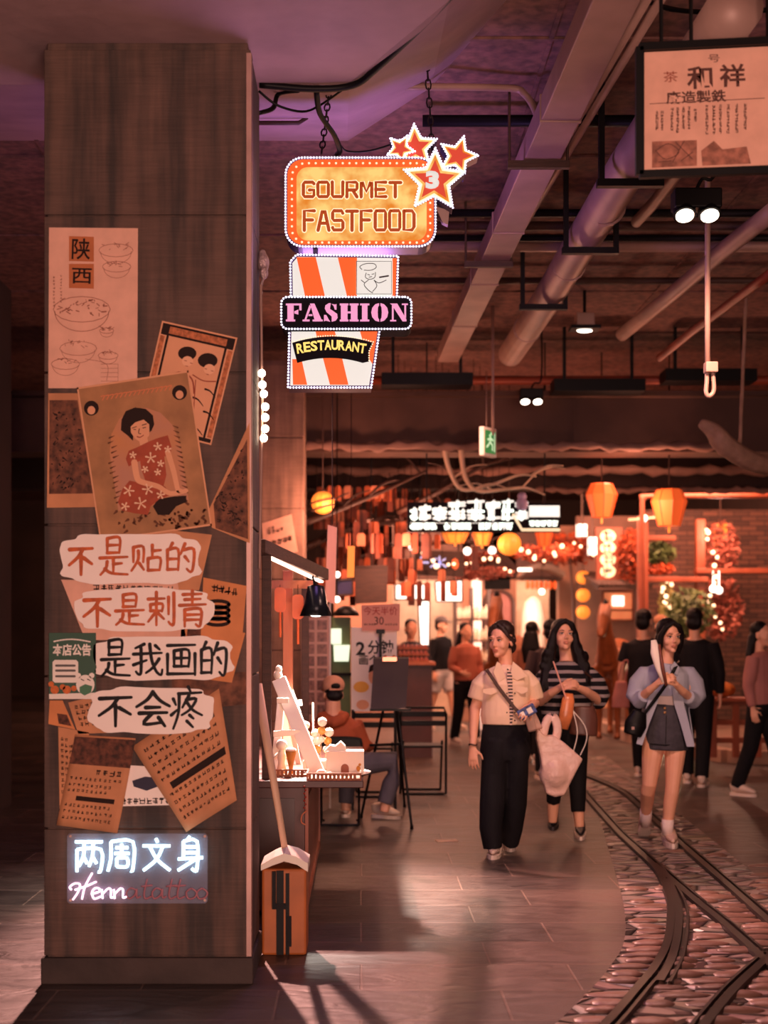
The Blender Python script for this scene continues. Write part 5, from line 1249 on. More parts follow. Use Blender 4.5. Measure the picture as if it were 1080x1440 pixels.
# lanterns
def octo(px, py, d, w_, h, label, m=M_LANT, n=8):
    o = P(px, py, d); k = d/F; r = thing('paper_lantern', label, 'lantern', o, 'paper lanterns'); w2, h2 = w_*k/2, h*k/2
    b = MB(o); b.lathe([(w2*.55, -h2), (w2*.62, -h2*.98), (w2, h2*.35), (w2*.72, h2*.93), (w2*.62, h2)], o, n); b.build('paper_shade', m, r)
    b = MB(o)
    for i in range(n):
        a = 2*PI*i/n; p = [o+V((q[0]*math.cos(a)*1.01, q[0]*math.sin(a)*1.01, q[1])) for q in ((w2*.6, -h2), (w2, h2*.35), (w2*.66, h2))]; b.tube(p, .006, 5)
    b.build('rib_frame', mat('lantern_rib', (200, 84, 40), .5, var=0, emit=.3, ecol=(220, 84, 36)), r)
    b = MB(o); b.ball(o+V((0, -w2*.55, h2*.2)), (w2*.16, w2*.16, h2*.14), 10, 6); b.cyl(o+V((0, 0, -h2)), o+V((0, 0, -h2*1.35)), .012, n=6); b.build('tassel', M_LANTY, r)
    b = MB(o); b.cyl(o+V((0, 0, h2)), V((o.x, o.y, CZ)), .008, n=6); b.build('cord', M_INK, r)
    return r
octo(846, 704, 15.4, 44, 48, 'orange paper lantern with flat facets, left of the two large ones'); octo(941, 714, 15.0, 50, 52, 'orange paper lantern, right of the two large ones')
octo(765, 752, 17, 26, 32, 'small orange lantern hanging under the right end of the white lit sign')
octo(640, 752, 17.5, 40, 24, 'squat amber lantern half hidden under the white lit sign', M_LANTY); octo(678, 755, 17.3, 28, 24, 'squat orange lantern between the amber one and the ribbed one', M_LANTY)
def pumpkin(px, py, d, rr, label, squash=.95, band=False, top=None):
    o = P(px, py, d); k = d/F*rr; r = thing('round_lantern', label, 'lantern', o, 'round ribbed lanterns'); b = MB(o)
    n, m_ = 40, 12; vs = []
    for i in range(m_+1):
        t = PI*i/m_
        for j in range(n): a = 2*PI*j/n; q = k*math.sin(t)*(1-.09*abs(math.cos(5*a))); vs.append(o+V((q*math.cos(a), q*math.sin(a), k*squash*math.cos(t))))
    b.add(vs, [(i*n+j, (i+1)*n+j, (i+1)*n+(j+1) % n, i*n+(j+1) % n) for i in range(m_) for j in range(n)]); b.build('ribbed_shade', M_LANTY, r, sm=True)
    b = MB(o); b.lathe([(k*.3, k*.86), (k*.32, k*1.0)], o, 10); b.cyl(o+V((0, 0, k)), V((o.x, o.y, top or CZ)), .006, n=6); b.build('cap', M_BROWN, r)
    if band:
        b = MB(o)
        for z, tl in ((.12, .25), (-.42, .3)): b.tube([o+V((k*1.02*math.sqrt(1-z*z)*math.cos(a*PI/10), k*1.02*math.sqrt(1-z*z)*math.sin(a*PI/10), k*z+k*tl*math.cos(a*PI/10)*.9)) for a in range(21)], k*.08, 6, False)
        b.build('dark_band', M_BROWN, r)
    return r
pumpkin(454, 707, 14.2, 17, 'glowing round lantern crossed by dark bands beside the further pillar', .95, True)
pumpkin(716, 765, 16.8, 17, 'glowing ribbed lantern under the white lit sign')
for y, w_ in ((812, 'top'), (837, 'middle'), (861, 'bottom')): pumpkin(820, y, 22.5, 10, w_+' one of three small red lanterns in a column', .95, False, None if y == 812 else H-(y-14.5-CY)/F*22.5)
for (x, y, l_) in ((818, 746, 'small square lit lantern high on the shop front'), (833, 768, 'small upright lit lantern next to the vertical shop sign'), (1013, 752, 'tall square lantern with bars at the far right')):
    d = 21; o = P(x, y, d); k = d/F; r = thing('square_lantern', l_, 'lantern', o, 'square lanterns'); w2, h2 = (7*k, 9*k) if x == 818 else ((6*k, 13*k) if x == 833 else (8*k, 16*k))
    b = MB(o); b.box(o, (2*w2, 2*w2, 2*h2)); b.build('shade', M_LANTY if x > 1000 else M_LITW, r, bevel=.01)
    b = MB(o)
    for s in (-1, 0, 1): b.bar(o+V((s*w2, -w2-.005, -h2)), o+V((s*w2, -w2-.005, h2)), .015, .012, (0, 1, 0))
    for s in (-1, 0, 1): b.bar(o+V((-w2, -w2-.005, s*h2)), o+V((w2, -w2-.005, s*h2)), .012, .015, (0, 1, 0))
    b.cyl(o+V((0, 0, h2)), V((o.x, o.y, CZ)), .01, n=6); b.build('frame', M_BROWN, r)

lamp('POINT', 'lantern_and_fill_light', P(462, 712, 14.0)+V((.1, -.25, -.1)), 60, AMB, None, .12); lamp('POINT', 'lantern_and_fill_light', P(560, 775, 15.2), 70, AMB, None, .12); lamp('POINT', 'lantern_and_fill_light', P(660, 765, 16.6), 45, AMB, None, .12); lamp('POINT', 'lantern_and_fill_light', P(894, 712, 14.7), 50, AMB, None, .12)  # points near the lanterns; the second, without one, is added to brighten the plaques
# white lit shop sign with illegible characters
ld = 14.9; r = thing('light_sign', 'wide black hanging sign with white lit characters and a white bar', 'lit sign', P(680, 728, ld)); b = MB(r.location)
b.prism([(573, 706), (788, 708), (788, 748), (573, 748)], -.1, PX(ld)); b.build('case', mat('sign_black', (16, 12, 22)), r, fix=True)
m2 = PX(ld-.004)
M_LW2 = mat('lit_characters', (238, 244, 236), .5, var=0, emit=.95, ecol=(230, 240, 232))
x = 577
for w_, h_ in ((12, 16), (18, 20), (22, 18), (26, 26), (26, 28), (22, 26), (18, 28), (20, 26)):
    b = MB(r.location); rr = random.Random(int(x))
    b.ink([(x+1, 731-h_+3), (x+w_-3, 731-h_+2)], 3.6, m2, 0, False); b.ink([(x+w_*.5, 731-h_), (x+w_*.45, 731)], 4, m2, 0, False); b.ink([(x+2, 729), (x+w_-3, 728)], 3.6, m2, 0, False)
    for i in range(3): xx_ = x+rr.uniform(.1, .8)*w_; b.ink([(xx_, 731-h_*rr.uniform(.5, .95)), (xx_+rr.uniform(-4, 4), 730)], rr.uniform(2.5, 4), m2, 0, False); y = 731-rr.uniform(.2, .8)*h_; b.ink([(x+1, y), (x+w_-3, y+rr.uniform(-2, 2))], 3, m2, 0, False)
    b.build('lit_character', M_LW2, r); x += w_+.5
b = MB(r.location)
for i in range(15):
    if i in (4, 9): continue
    for _ in range(2): pseudo(b, m2, 581+9.6*i, 740, 9.5, 0, rnd, 2.2)
b.build('small_writing', M_LW2, r)
b = MB(r.location); b.ink([(577, 735.5), (722, 735.5)], .8, m2, 0, False); b.build('rule_line', M_LW2, r)
b = MB(r.location); b.flat([(744, 711), (787, 711), (787, 727), (744, 727)], m2); b.build('lit_bar', M_LW2, r)
b = MB(r.location); b.ink([(722, 724), (734, 745), (786, 745)], 4.2, m2, 0, False); b.build('lit_bracket', mat('lit_cream2', (240, 230, 190), .5, var=0, emit=.8, ecol=(240, 226, 184)), r)
b = MB(r.location)
for i in range(5): pseudo(b, m2, 748+8*i, 736, 8, 0, rnd, 1.8); pseudo(b, m2, 748+8*i, 736, 8, 0, rnd, 1.8)
b.build('small_writing', M_LW2, r)
b = MB(r.location); b.ball(P(734, 709, ld), (.065, .05, .075), 12, 8); b.ball(P(734, 698, ld), (.05, .04, .045), 12, 8); b.build('lilac_ornament', mat('lilac_ornament', (170, 150, 186), .5, 0, .3, 20), r, sm=True)
b = MB(r.location)
for px in (600, 766): b = MB(r.location); b.cyl(P(px, 708, ld-.02), V((P(px, 0, ld).x, ld-.02, CZ)), .008, n=6); b.build('hanger', M_BLK, r)

# ------------------------------------------------------------------ shop fronts
def wall(name, a, c, m): b = MB(); b.bb(a, c); return struct(b.build(name, m))
X = lambda px, d: (px-CX)/F*d
Zz = lambda py, d: H-(py-CY)/F*d
D = 24.0
def lit_wall(): return mat('shop_cream', (168, 124, 104), .8, 0, .25, 2)
# row of shops behind: piers and lintels with lit openings between them
for (p0, p1, nm) in ((470, 552, 'wall_shop'), (650, 662, 'wall_shop'), (680, 726, 'wall_shop'), (786, 815, 'wall_shop')):
    wall(nm, (X(p0, D), D, 0), (X(p1, D), D+.3, 3.3), lit_wall())
wall('wall_shop', (X(470, D), D, Zz(815, D)), (X(786, D), D+.25, 3.4), M_BROWN)
wall('wall_interior', (X(540, D), D+1.6, 0), (X(790, D), D+1.7, 3.2), mat('shop_inside', (214, 176, 150), .8, 0, .2))
lamp('AREA', 'shop_light', (X(606, D), D+.9, 2.6), 32, (1, .72, .56), (X(606, D), D+1.2, 0), .6)
lamp('AREA', 'shop_light', (X(755, D), D+.9, 2.5), 28, (1, .6, .42), (X(755, D), D+1.2, 0), .6)
lamp('POINT', 'uplight', (X(800, D), D-.35, .5), 26, (1, .62, .36), None, .08)
# shop sign board with blue white letters
r = thing('shop_sign', 'brown shop sign board with blue white letters under the plaques', 'shop sign', P(616, 792, 18)); b = MB(r.location); b.prism([(583, 774), (652, 776), (652, 811), (583, 809)], .06, PX(18)); b.build('board', M_BROWN, r, fix=True)
b = MB(r.location); m2 = PX(17.93)
for st in ([(604, 782), (592, 783), (592, 801)], [(590, 791), (602, 791)], [(614, 786), (606, 787), (612, 793), (606, 797)], [(618, 783), (618, 797)], [(626, 786), (618, 791), (627, 797)]): b.ink(st, 2.6, m2, 0, False)
b.build('lettering', mat('lit_blue_white', (190, 200, 250), .5, var=0, emit=.9, ecol=(176, 186, 250)), r)
b = MB(r.location); b.flat([(640+5*math.cos(a*.4), 793+8*math.sin(a*.4)) for a in range(16)], m2); b.build('orange_emblem', M_LANT, r)
b = MB(r.location)
for px in (590, 645): b = MB(r.location); b.cyl(P(px, 776, 17.97), V((P(px, 0, 17.97).x, 17.97, CZ)), .01, n=6); b.build('hanger', M_BLK, r)
# lit boards, plain panels
def board(name, label, q, d, m, cat, t=.04, grp=None, legs=None):
    c = sum((V(a) for a in q), V((0, 0)))/len(q); o = P(c.x, c.y, d); r = thing(name, label, cat, o, grp); b = MB(o); b.prism(q, t, PX(d)); b.build('panel', m, r, fix=True)
    b = MB(o)
    for p, s in zip(q, q[1:]+q[:1]): b.bar(P(*p, d-t), P(*s, d-t), .02, .03, (0, 1, 0))
    b.build('rim', M_BROWN, r); return r
board('lit_sign_board', 'broad white lit panel on the snack kiosk, left of two', [(556, 822), (602, 822), (602, 843), (556, 843)], 19, M_LITW, 'lit panel')
board('lit_sign_board', 'white lit panel on the snack kiosk, right of two', [(612, 818), (650, 816), (650, 846), (614, 846)], 19.2, M_LITW, 'lit panel')
board('lit_banner', 'tall narrow white lit banner below the kiosk panels', [(588, 845), (604, 845), (603, 930), (592, 930)], 19.1, M_LITW, 'lit banner')
board('wooden_board', 'square brown wooden board hung between banner and price board', [(500, 797), (544, 796), (543, 846), (501, 848)], 16, M_BROWN, 'board'); hw = [o_ for o_ in COL.objects if o_.name == 'wooden_board'][0]; b = MB(hw.location); b.cyl(P(522, 797, 15.98), V((P(522, 0, 15.98).x, 15.98, CZ)), .008, n=6); b.build('hanger', M_BLK, hw)
board('blue_sign', 'small navy sign beside the long wooden banner', [(472, 816), (496, 814), (496, 836), (472, 837)], 14.4, mat('navy_sign', (56, 48, 92), .5, var=.2), 'sign')
for x, y, l_ in ((474, 808, 'white globe bulb above the navy sign'), (474, 843, 'white globe bulb below the navy sign'), (657, 775, 'white globe bulb at the right end of the brown shop sign'), (692, 774, 'white bulb above the pink blossom roof'), (762, 832, 'white round lamp in the lit shop'), (580, 769, 'small white bulb left of the brown shop sign')):
    d = 14.3 if x == 474 else 17.6; 
    if x == 762: d = 22.8
    o = P(x, y, d); r = thing('globe_bulb', l_, 'bulb', o, 'globe bulbs in the market'); b = MB(o); b.ball(o, .034 if d < 15 else .05, 12, 8); b.build('bulb', M_LITW, r, sm=True); b = MB(o); b.cyl(o, V((o.x, o.y, CZ if d != 22.8 else 2.6)), .006, n=6); b.build('flex', M_BLK, r)
# green cabinet with lit plates
d = 14.2; r = thing('green_cabinet', 'green drinks cabinet with two white lit price plates', 'cabinet', V((X(480, d), d, 0))); b = MB(r.location); b.bb((X(466, d), d, 0), (X(493, d), d+.4, Zz(868, d))); b.build('body', mat('green_cabinet_paint', (92, 116, 74), .5, 0, .3), r, bevel=.01)
for q in ([(463, 884), (480, 884), (480, 906), (466, 906)], [(469, 907), (492, 907), (490, 930), (470, 930)]): b = MB(r.location); b.prism(q, .015, PX(d-.012)); b.build('lit_plate', mat('lit_pale_green2', (220, 244, 220), .5, var=0, emit=1.0, ecol=(220, 244, 216)), r, fix=True)
b = MB(r.location); b.bb((X(464, d), d-.03, Zz(950, d)), (X(495, d), d, Zz(946, d))); b.build('shelf_edge', M_DARK, r)
o = V((X(487, d), d+.05, Zz(866, d))); b = MB(o); b.lathe([(.13, 0), (.125, .03), (.09, .07), (.06, .09), (.02, .10)], o, 16); tag(b.build('hat', M_BLK, sm=True), 'black felt hat on top of the green cabinet', 'hat')
# snack kiosk with trays of skewers
d = 17.2; r = thing('snack_counter', 'dark snack counter with a pale top behind the folding chairs', 'counter', V((X(585, d), d, 0))); b = MB(r.location); b.bb((X(560, d), d, 0), (X(608, d), d+.6, Zz(935, d))); b.build('body', M_MAROON, r); b = MB(r.location); b.bb((X(556, d), d-.08, Zz(935, d)), (X(612, d), d+.62, Zz(931, d))); b.build('top', M_PWOOD, r)
for k in range(3):
    y = 929-8*k; o = V((X(582, d), d+.08+.14*k, Zz(931, d)+.075*k)); rr = thing('snack_tray', ['lowest sloping tray of red snacks on the counter', 'middle sloping tray of red snacks on the counter', 'topmost sloping tray of red snacks on the counter'][k], 'tray', o, 'trays of snacks'); b = MB(o)
    b.bb(o+V((-.19, -.06, 0)), o+V((.19, .06, .075*k*0+.02))); b.build('tray', M_RATTAN, rr)
    b = MB(o)
    for i in range(7): b.tube([o+V((-.16+.052*i, -.07, .035)), o+V((-.16+.052*i, .05, .04))], .022, 7)
    so_ = b.build('snack_rolls', mat('glazed_snack', (168, 78, 52), .35, 0, .4, 20), rr); so_['kind'] = 'stuff'
# tall goods shelf
d = 21; r = thing('goods_shelf', 'tall dark shelf crowded with shining goods beside the kiosk', 'shelf', V((X(664, d), d, 0))); b = MB(r.location)
for px in (641, 664, 688): b.bb((X(px, d)-.02, d, 0), (X(px, d)+.02, d+.3, Zz(826, d)))
b.build('upright', M_BROWN, r); lv = [0.42, .74, 1.06, 1.38, 1.70]
for z in lv: b = MB(r.location); b.bb((X(641, d), d, z-.02), (X(688, d), d+.3, z)); b.build('shelf_board', M_BROWN, r)
jp = None
for z in lv[:-1] + [1.70]:
    for i in range(11):
        o = V((X(641, d)+.035+.042*i, d+.06+.05*(i % 2), z))
        if jp is None: jp = thing('jar', 'small shining jar on the crowded goods shelf', 'jar', o, 'jars on the goods shelf'); b = MB(o); b.lathe([(.016, 0), (.02, .03), (.02, .12), (.01, .15), (.012, .18)], o, 8); b.build('glass', mat('shining_jar', (250, 214, 180), .2, .1, .4, 9), jp, sm=True)
        else: dup(jp, o, None, scale=rnd.uniform(.8, 1.3))
lamp('AREA', 'shelf_light', (X(664, d), d-.5, 2.4), 30, (1, .8, .66), (X(664, d), d+.2, 1.1), .3)
b = MB(); o = V((X(670, 22), 22, 0)); b = MB(o); b.bb((X(664, 22), 22, 0), (X(677, 22), 22.15, Zz(812, 22))); tag(b.build('light_column', mat('lit_column', (255, 230, 214), .5, var=0, emit=.9, ecol=(255, 214, 196))), 'white lit square column behind the goods shelf', 'column')
# pink blossom eave over dark board, arched red niche
def leaves(name, c, rad, n, s, m, parent=None, label=None, cat='foliage', o=None):
    b = MB(o if o is not None else c); c = V(c)
    for _ in range(n):
        u = V((rnd.gauss(0, 1), rnd.gauss(0, 1), rnd.gauss(0, 1))); u = u/u.length*rnd.random()**.4
        p = c+V((u.x*rad[0], u.y*rad[1], u.z*rad[2])); a = V((rnd.uniform(-1, 1), rnd.uniform(-1, 1), rnd.uniform(-1, 1))).normalized(); e = a.orthogonal().normalized(); k = s*rnd.uniform(.6, 1.3)
        b.add([p-a*k, p+e*k*.5+V((0, 0, k*.1)), p+a*k, p-e*k*.5], [(0, 1, 2, 3)])
    ob = b.build(name, m, parent)
    ob['kind'] = 'stuff' if not parent else 'stuff'
    if label: tag(ob, label, cat)
    return ob
d = 18.6; r = thing('blossom_eave', 'small eave heaped with pink blossom over the arched niche', 'eave', P(680, 800, d)); b = MB(r.location); b.prism([(640, 795), (660, 775), (700, 775), (722, 800), (722, 812), (640, 806)], .5, PX(d+.5)); b.build('roof', M_BROWN, r, fix=True)
leaves('blossom', P(678, 806, d-.1), (.42, .15, .10), 420, .035, M_LEAFP, r, o=r.location); leaves('blossom', P(672, 782, d-.1), (.30, .15, .09), 260, .035, M_LEAF, r, o=r.location)
b = MB(r.location); b.prism([(681, 815), (717, 815), (717, 829), (681, 829)], .06, PX(d)); b.build('dark_board', M_BLK, r, fix=True)
r = thing('arched_niche', 'dusky red arched panel behind the horse figure', 'panel', P(700, 880, 22.6)); b = MB(r.location); b.prism([(680, 1020), (722, 1020), (722, 850)]+[(701+21*math.cos(PI*i/10), 850-20*math.sin(PI*i/10)) for i in range(1, 10)]+[(680, 850)], .05, PX(22.6)); b.build('panel', mat('dusky_red', (150, 92, 84), .7, 0, .2), r, fix=True)
b = MB(r.location); b.tube([P(680, 950, 22.53), P(680, 850, 22.53)]+[P(701-21*math.cos(PI*i/10), 850-20*math.sin(PI*i/10), 22.53) for i in range(1, 10)]+[P(722, 850, 22.53), P(722, 950, 22.53)], .03, 8); b.build('frame', M_BROWN, r)
# shop with red pendants and a pale arch figure
d = 23.6
rp_ = None
b = MB(P(760, 810, d)); b.bb(P(736, 815, 23.58), P(786, 812, 24.05)); tag(b.build('pendant_rail', M_BROWN), 'dark rail the red pendants hang from in the lit shop', 'rail')
for i in range(7):
    o = P(742+6.4*i, 822, d)
    if rp_ is None:
        rp_ = thing('red_pendant', 'small red pendant in the row inside the lit shop', 'pendant', o, 'red pendants in the lit shop'); b = MB(o); b.lathe([(.012, .06), (.03, .03), (.03, -.05), (.01, -.08)], o, 8); b.build('shade', M_LANT, rp_, sm=True); b = MB(o); b.cyl(o+V((0, 0, .06)), o+V((0, 0, .115)), .005, n=5); b.build('cord', M_INK, rp_)
    else: dup(rp_, o)
r = thing('shop_canopy', 'pale curved canopy with a lamp over the lit shop door', 'canopy', P(755, 805, 23.2)); b = MB(r.location); b.prism([(726, 812), (732, 800), (750, 794), (770, 796), (788, 806), (788, 812), (770, 803), (750, 801), (736, 806)], .6, PX(23.4)); b.build('canopy', mat('pale_canopy', (150, 120, 104), .6, 0, .2), r, fix=True); b = MB(r.location); b.box(P(738, 801, 22.7), (.22, .05, .05)); b.build('lamp_tube', M_LITW, r)
r = thing('white_figure', 'pale rounded white figure with a dark opening at the shop door', 'figure', V((X(750, 22.8), 22.8, 0))); b = MB(r.location); o = r.location
b.lathe([(.17, 0), (.19, .3), (.20, 1.3), (.19, 1.75), (.14, 1.98), (.06, 2.06), (.01, 2.08)], o, 18); b.build('body', M_GOODS, r, sm=True); b = MB(o); b.ball(o+V((.02, -.19, 1.52)), (.06, .03, .08), 10, 8); b.build('dark_opening', M_BLK, r, sm=True)
lamp('POINT', 'figure_light', (X(746, 22.3), 22.2, 1.9), 10, (1, .85, .7), None, .1)

# right hand house: vertical sign, eave, window, brick, posts, blossoms
d = 21.5
def brick_mat():
    m = bpy.data.materials.new('old_brick'); m.use_nodes = True; N = m.node_tree.nodes; L = m.node_tree.links; b = N['Principled BSDF']; b.inputs['Roughness'].default_value = .8
    tc = N.new('ShaderNodeTexCoord'); mp = N.new('ShaderNodeMapping'); mp.inputs['Rotation'].default_value = (PI/2, 0, 0); L.new(tc.outputs['Object'], mp.inputs[0])
    br = N.new('ShaderNodeTexBrick'); br.inputs['Scale'].default_value = 1; br.inputs['Brick Width'].default_value = .24; br.inputs['Row Height'].default_value = .075; br.inputs['Mortar Size'].default_value = .008
    br.inputs['Color1'].default_value = (*lin((116, 76, 62)), 1); br.inputs['Color2'].default_value = (*lin((74, 50, 44)), 1); br.inputs['Mortar'].default_value = (*lin((58, 42, 38)), 1)
    L.new(mp.outputs[0], br.inputs['Vector']); L.new(br.outputs['Color'], b.inputs['Base Color']); bp = N.new('ShaderNodeBump'); bp.inputs['Strength'].default_value = .6; bp.inputs['Distance'].default_value = .02; bp.invert = True; L.new(br.outputs['Fac'], bp.inputs['Height']); L.new(bp.outputs[0], b.inputs['Normal']); return m
wall('wall_brick', (X(905, 22), 22, 0), (X(1100, 22), 22.3, 3.4), brick_mat())
wall('wall_house', (X(812, 23.2), 23.2, 0), (X(905, 23.2), 23.4, 3.4), M_PLASTER)
r = thing('vertical_sign', 'upright wooden sign with four white lit characters', 'shop sign', P(855, 782, d)); b = MB(r.location); b.prism([(836, 742), (874, 742), (872, 820), (838, 820)], .08, PX(d)); b.build('board', M_WOODR, r, fix=True); m2 = PX(d-.085)
for i in range(4):
    b = MB(r.location); rr = random.Random(70+i); cx, cy = 855, 754+16.5*i; b.flat([(cx+11*math.cos(a*.5), cy+9*math.sin(a*.5)) for a in range(13)], m2, 0); b.build('lit_ground', mat('lit_cream3', (250, 236, 190), .5, var=0, emit=.95, ecol=(250, 226, 176)), r)
    b = MB(r.location); pseudo(b, m2, cx, cy, 17, .002, rr, 1.6); b.build('character', M_INK, r)
r = thing('tiled_eave', 'small dark tiled eave below the upright lit sign', 'eave', P(868, 825, d-.4)); b = MB(r.location)
e0, e1 = X(833, d), X(908, d); zt = Zz(812, d); b.add([(e0, d-.5, zt-.13), (e1, d-.5, zt-.13), (e1-.05, d+1.5, zt+.12), (e0+.05, d+1.5, zt+.12), (e0, d-.5, zt-.2), (e1, d-.5, zt-.2), (e1-.05, d+1.5, zt), (e0+.05, d+1.5, zt)], [(0, 1, 2, 3), (7, 6, 5, 4), (0, 4, 5, 1), (1, 5, 6, 2), (2, 6, 7, 3), (3, 7, 4, 0)]); b.build('slab', M_BROWN, r)
b = MB(r.location); n = 13
for i in range(n): x_ = e0+(e1-e0)*(i+.5)/n; b.tube([(x_, d-.52, zt-.12), (x_, d+1.4, zt+.12)], .035, 8)
b.build('roof_tiles', mat('grey_tile', (96, 72, 66), .6, 0, .3), r, sm=True)
r = thing('lit_window', 'warm lit shop window with a small white picture under the eave', 'window', P(870, 850, 23.17)); b = MB(r.location); b.prism([(848, 832), (890, 832), (890, 872), (848, 872)], .02, PX(23.19)); b.build('pane', mat('lit_window_glow', (240, 150, 100), .4, var=.3, scale=6, emit=.5, ecol=(236, 130, 84)), r, fix=True)
b = MB(r.location); b.prism([(861, 838), (877, 838), (877, 852), (861, 852)], .02, PX(23.16)); b.build('picture', M_LITW, r, fix=True); b = MB(r.location)
for p, q in (((848, 832), (890, 832)), ((848, 858), (890, 858)), ((848, 872), (890, 872)), ((848, 832), (848, 872)), ((890, 832), (890, 872))): b.bar(P(*p, 23.15), P(*q, 23.15), .03, .03, (0, 1, 0))
b.build('frame', M_WOODR, r)
def pillar_post(label, px, d, w_, y1): b = MB(V((X(px, d), d, 0))); b.bb((X(px, d)-w_/2, d, .12), (X(px, d)+w_/2, d+w_, Zz(y1, d))); b.bb((X(px, d)-w_*.7, d-.02, .0), (X(px, d)+w_*.7, d+w_+.02, .2)); tag(b.build('timber_post', M_WOODR, bevel=.01), label, 'post')
pillar_post('red lacquered timber post below the left large lantern side of the gate', 905, 20, .14, 725); pillar_post('red lacquered timber post at the right side of the brick wall', 986, 20.4, .13, 730)
for y, a, c, l_ in ((803, 980, 1090, 'upper timber beam of the blossom bay'), (815, 905, 992, 'timber rail across the brick wall'), (757, 912, 946, 'short timber sill high on the brick wall')):
    b = MB(P(a, y, 20.3)); b.bb(P(a, y-4, 20.3), P(c, y+4, 20.5)); tag(b.build('timber_beam', M_WOODR, bevel=.01), l_, 'beam')
r = thing('street_lamp', 'thin cross shaped lamp with a bright bulb on the left timber post', 'lamp', P(905, 729, 19.98)); b = MB(r.location); b.bar(P(884, 731, 19.98), P(926, 727, 19.98), .03, .03); b.build('arm', M_PALEW, r); b = MB(r.location); b.ball(P(905, 729, 19.93), .055, 10, 8); b.build('bulb', M_LITW, r, sm=True)
b = MB(P(905, 720, 19.3)); b.tube(curve([P(903, 890, 19.3), P(903, 715, 19.3), P(906, 703, 19.3), P(916, 698, 19.3), P(1100, 697, 19.3)], 6), .035, 8); tag(b.build('tube_gate', M_WOODR, sm=True), 'bent metal tube gate rising before the brick wall', 'gate')
def bush(label, px, py, d, rad, n, s, m, trunk=None, name='autumn_tree', cat='tree'):
    o = P(px, py, d); base = V((o.x, o.y, 0)) if trunk is None else o; r = thing(name, label, cat, base); 
    leaves('foliage', o, rad, n, s, m, r, o=base); b = MB(base)
    pts = [base, V((o.x+.1, o.y+.05, o.z*.5)), o] if trunk is None else [o+V((0, 0, rad[2])), o, o-V((0, 0, rad[2]))]
    pts = pts if trunk is None or name != 'leaf_garland' else [V((o.x, o.y, CZ)), o, o-V((0, 0, rad[2]))]
    b.tube(curve(pts, 4), [.05]*3+[.035]*3+[.02]*3 if trunk is None else .012, 7); b.build('trunk' if trunk is None else 'stem', M_BROWN, r, sm=True); return r
bush('orange leaved tree before the cream shop wall', 800, 772, 22.2, (.50, .4, .26), 900, .045, M_LEAF)
bush('red leaved tree right of the upright lit sign', 888, 782, 21, (.22, .3, .42), 700, .045, M_LEAF)
bush('amber leafed garland under the ribbed lantern', 765, 778, 20.5, (.5, .3, .14), 500, .045, M_LEAF, 1, 'leaf_garland', 'garland')
bush('orange blossom heap filling the upper bay at far right', 1012, 772, 20.8, (.30, .3, .42), 700, .045, M_LEAFP, 1, 'blossom_heap', 'blossom'); bush('pink blossom heap filling the lower bay at far right', 1014, 855, 20.8, (.32, .3, .5), 900, .045, M_LEAFP, 1, 'blossom_heap', 'blossom')
bush('green fern hanging on the brick wall', 926, 778, 20.6, (.26, .2, .16), 260, .06, M_GREEN, 1, 'hanging_fern', 'plant'); bush('orange leaved pot plant under the hanging fern', 926, 800, 20.6, (.22, .2, .09), 220, .05, M_LEAF, 1, 'hanging_plant', 'plant')
bush('pale green lit vine climbing the brick wall', 938, 850, 20.8, (.12, .15, .38), 420, .05, mat('lit_vine', (190, 180, 110), .6, 0, .4), 1, 'climbing_vine', 'plant'); bush('leafy green potted shrub behind the women', 970, 862, 19.6, (.34, .3, .36), 620, .055, M_GREEN, None, 'potted_shrub', 'shrub'); bush('low green shrub on the pavement at right', 985, 940, 17.4, (.26, .25, .24), 420, .055, M_GREEN, None, 'potted_shrub', 'shrub')
lamp('POINT', 'garden_uplight', (X(940, 20.3), 20.1, .9), 26, (1, .72, .42), None, .1); lamp('POINT', 'blossom_light', (X(1010, 20.2), 20.0, 2.9), 40, (1, .5, .34), None, .1)
lamp('POINT', 'sign_light', (X(855, 20), 20.3, 3.2), 40, (1, .5, .3), None, .1)
for i, (x, y) in enumerate(((1003, 828), (1011, 830))): b = MB(P(x, y, 20)); b.ball(P(x, y, 20), .055, 10, 8); b.cyl(P(x, y, 20), P(x, 803, 20.3), .008, n=6); tag(b.build('globe_bulb', M_LITW, sm=True), ['left globe bulb of the pair at the blossom bay', 'right globe bulb of the pair at the blossom bay'][i], 'bulb', 'globe bulbs in the market')
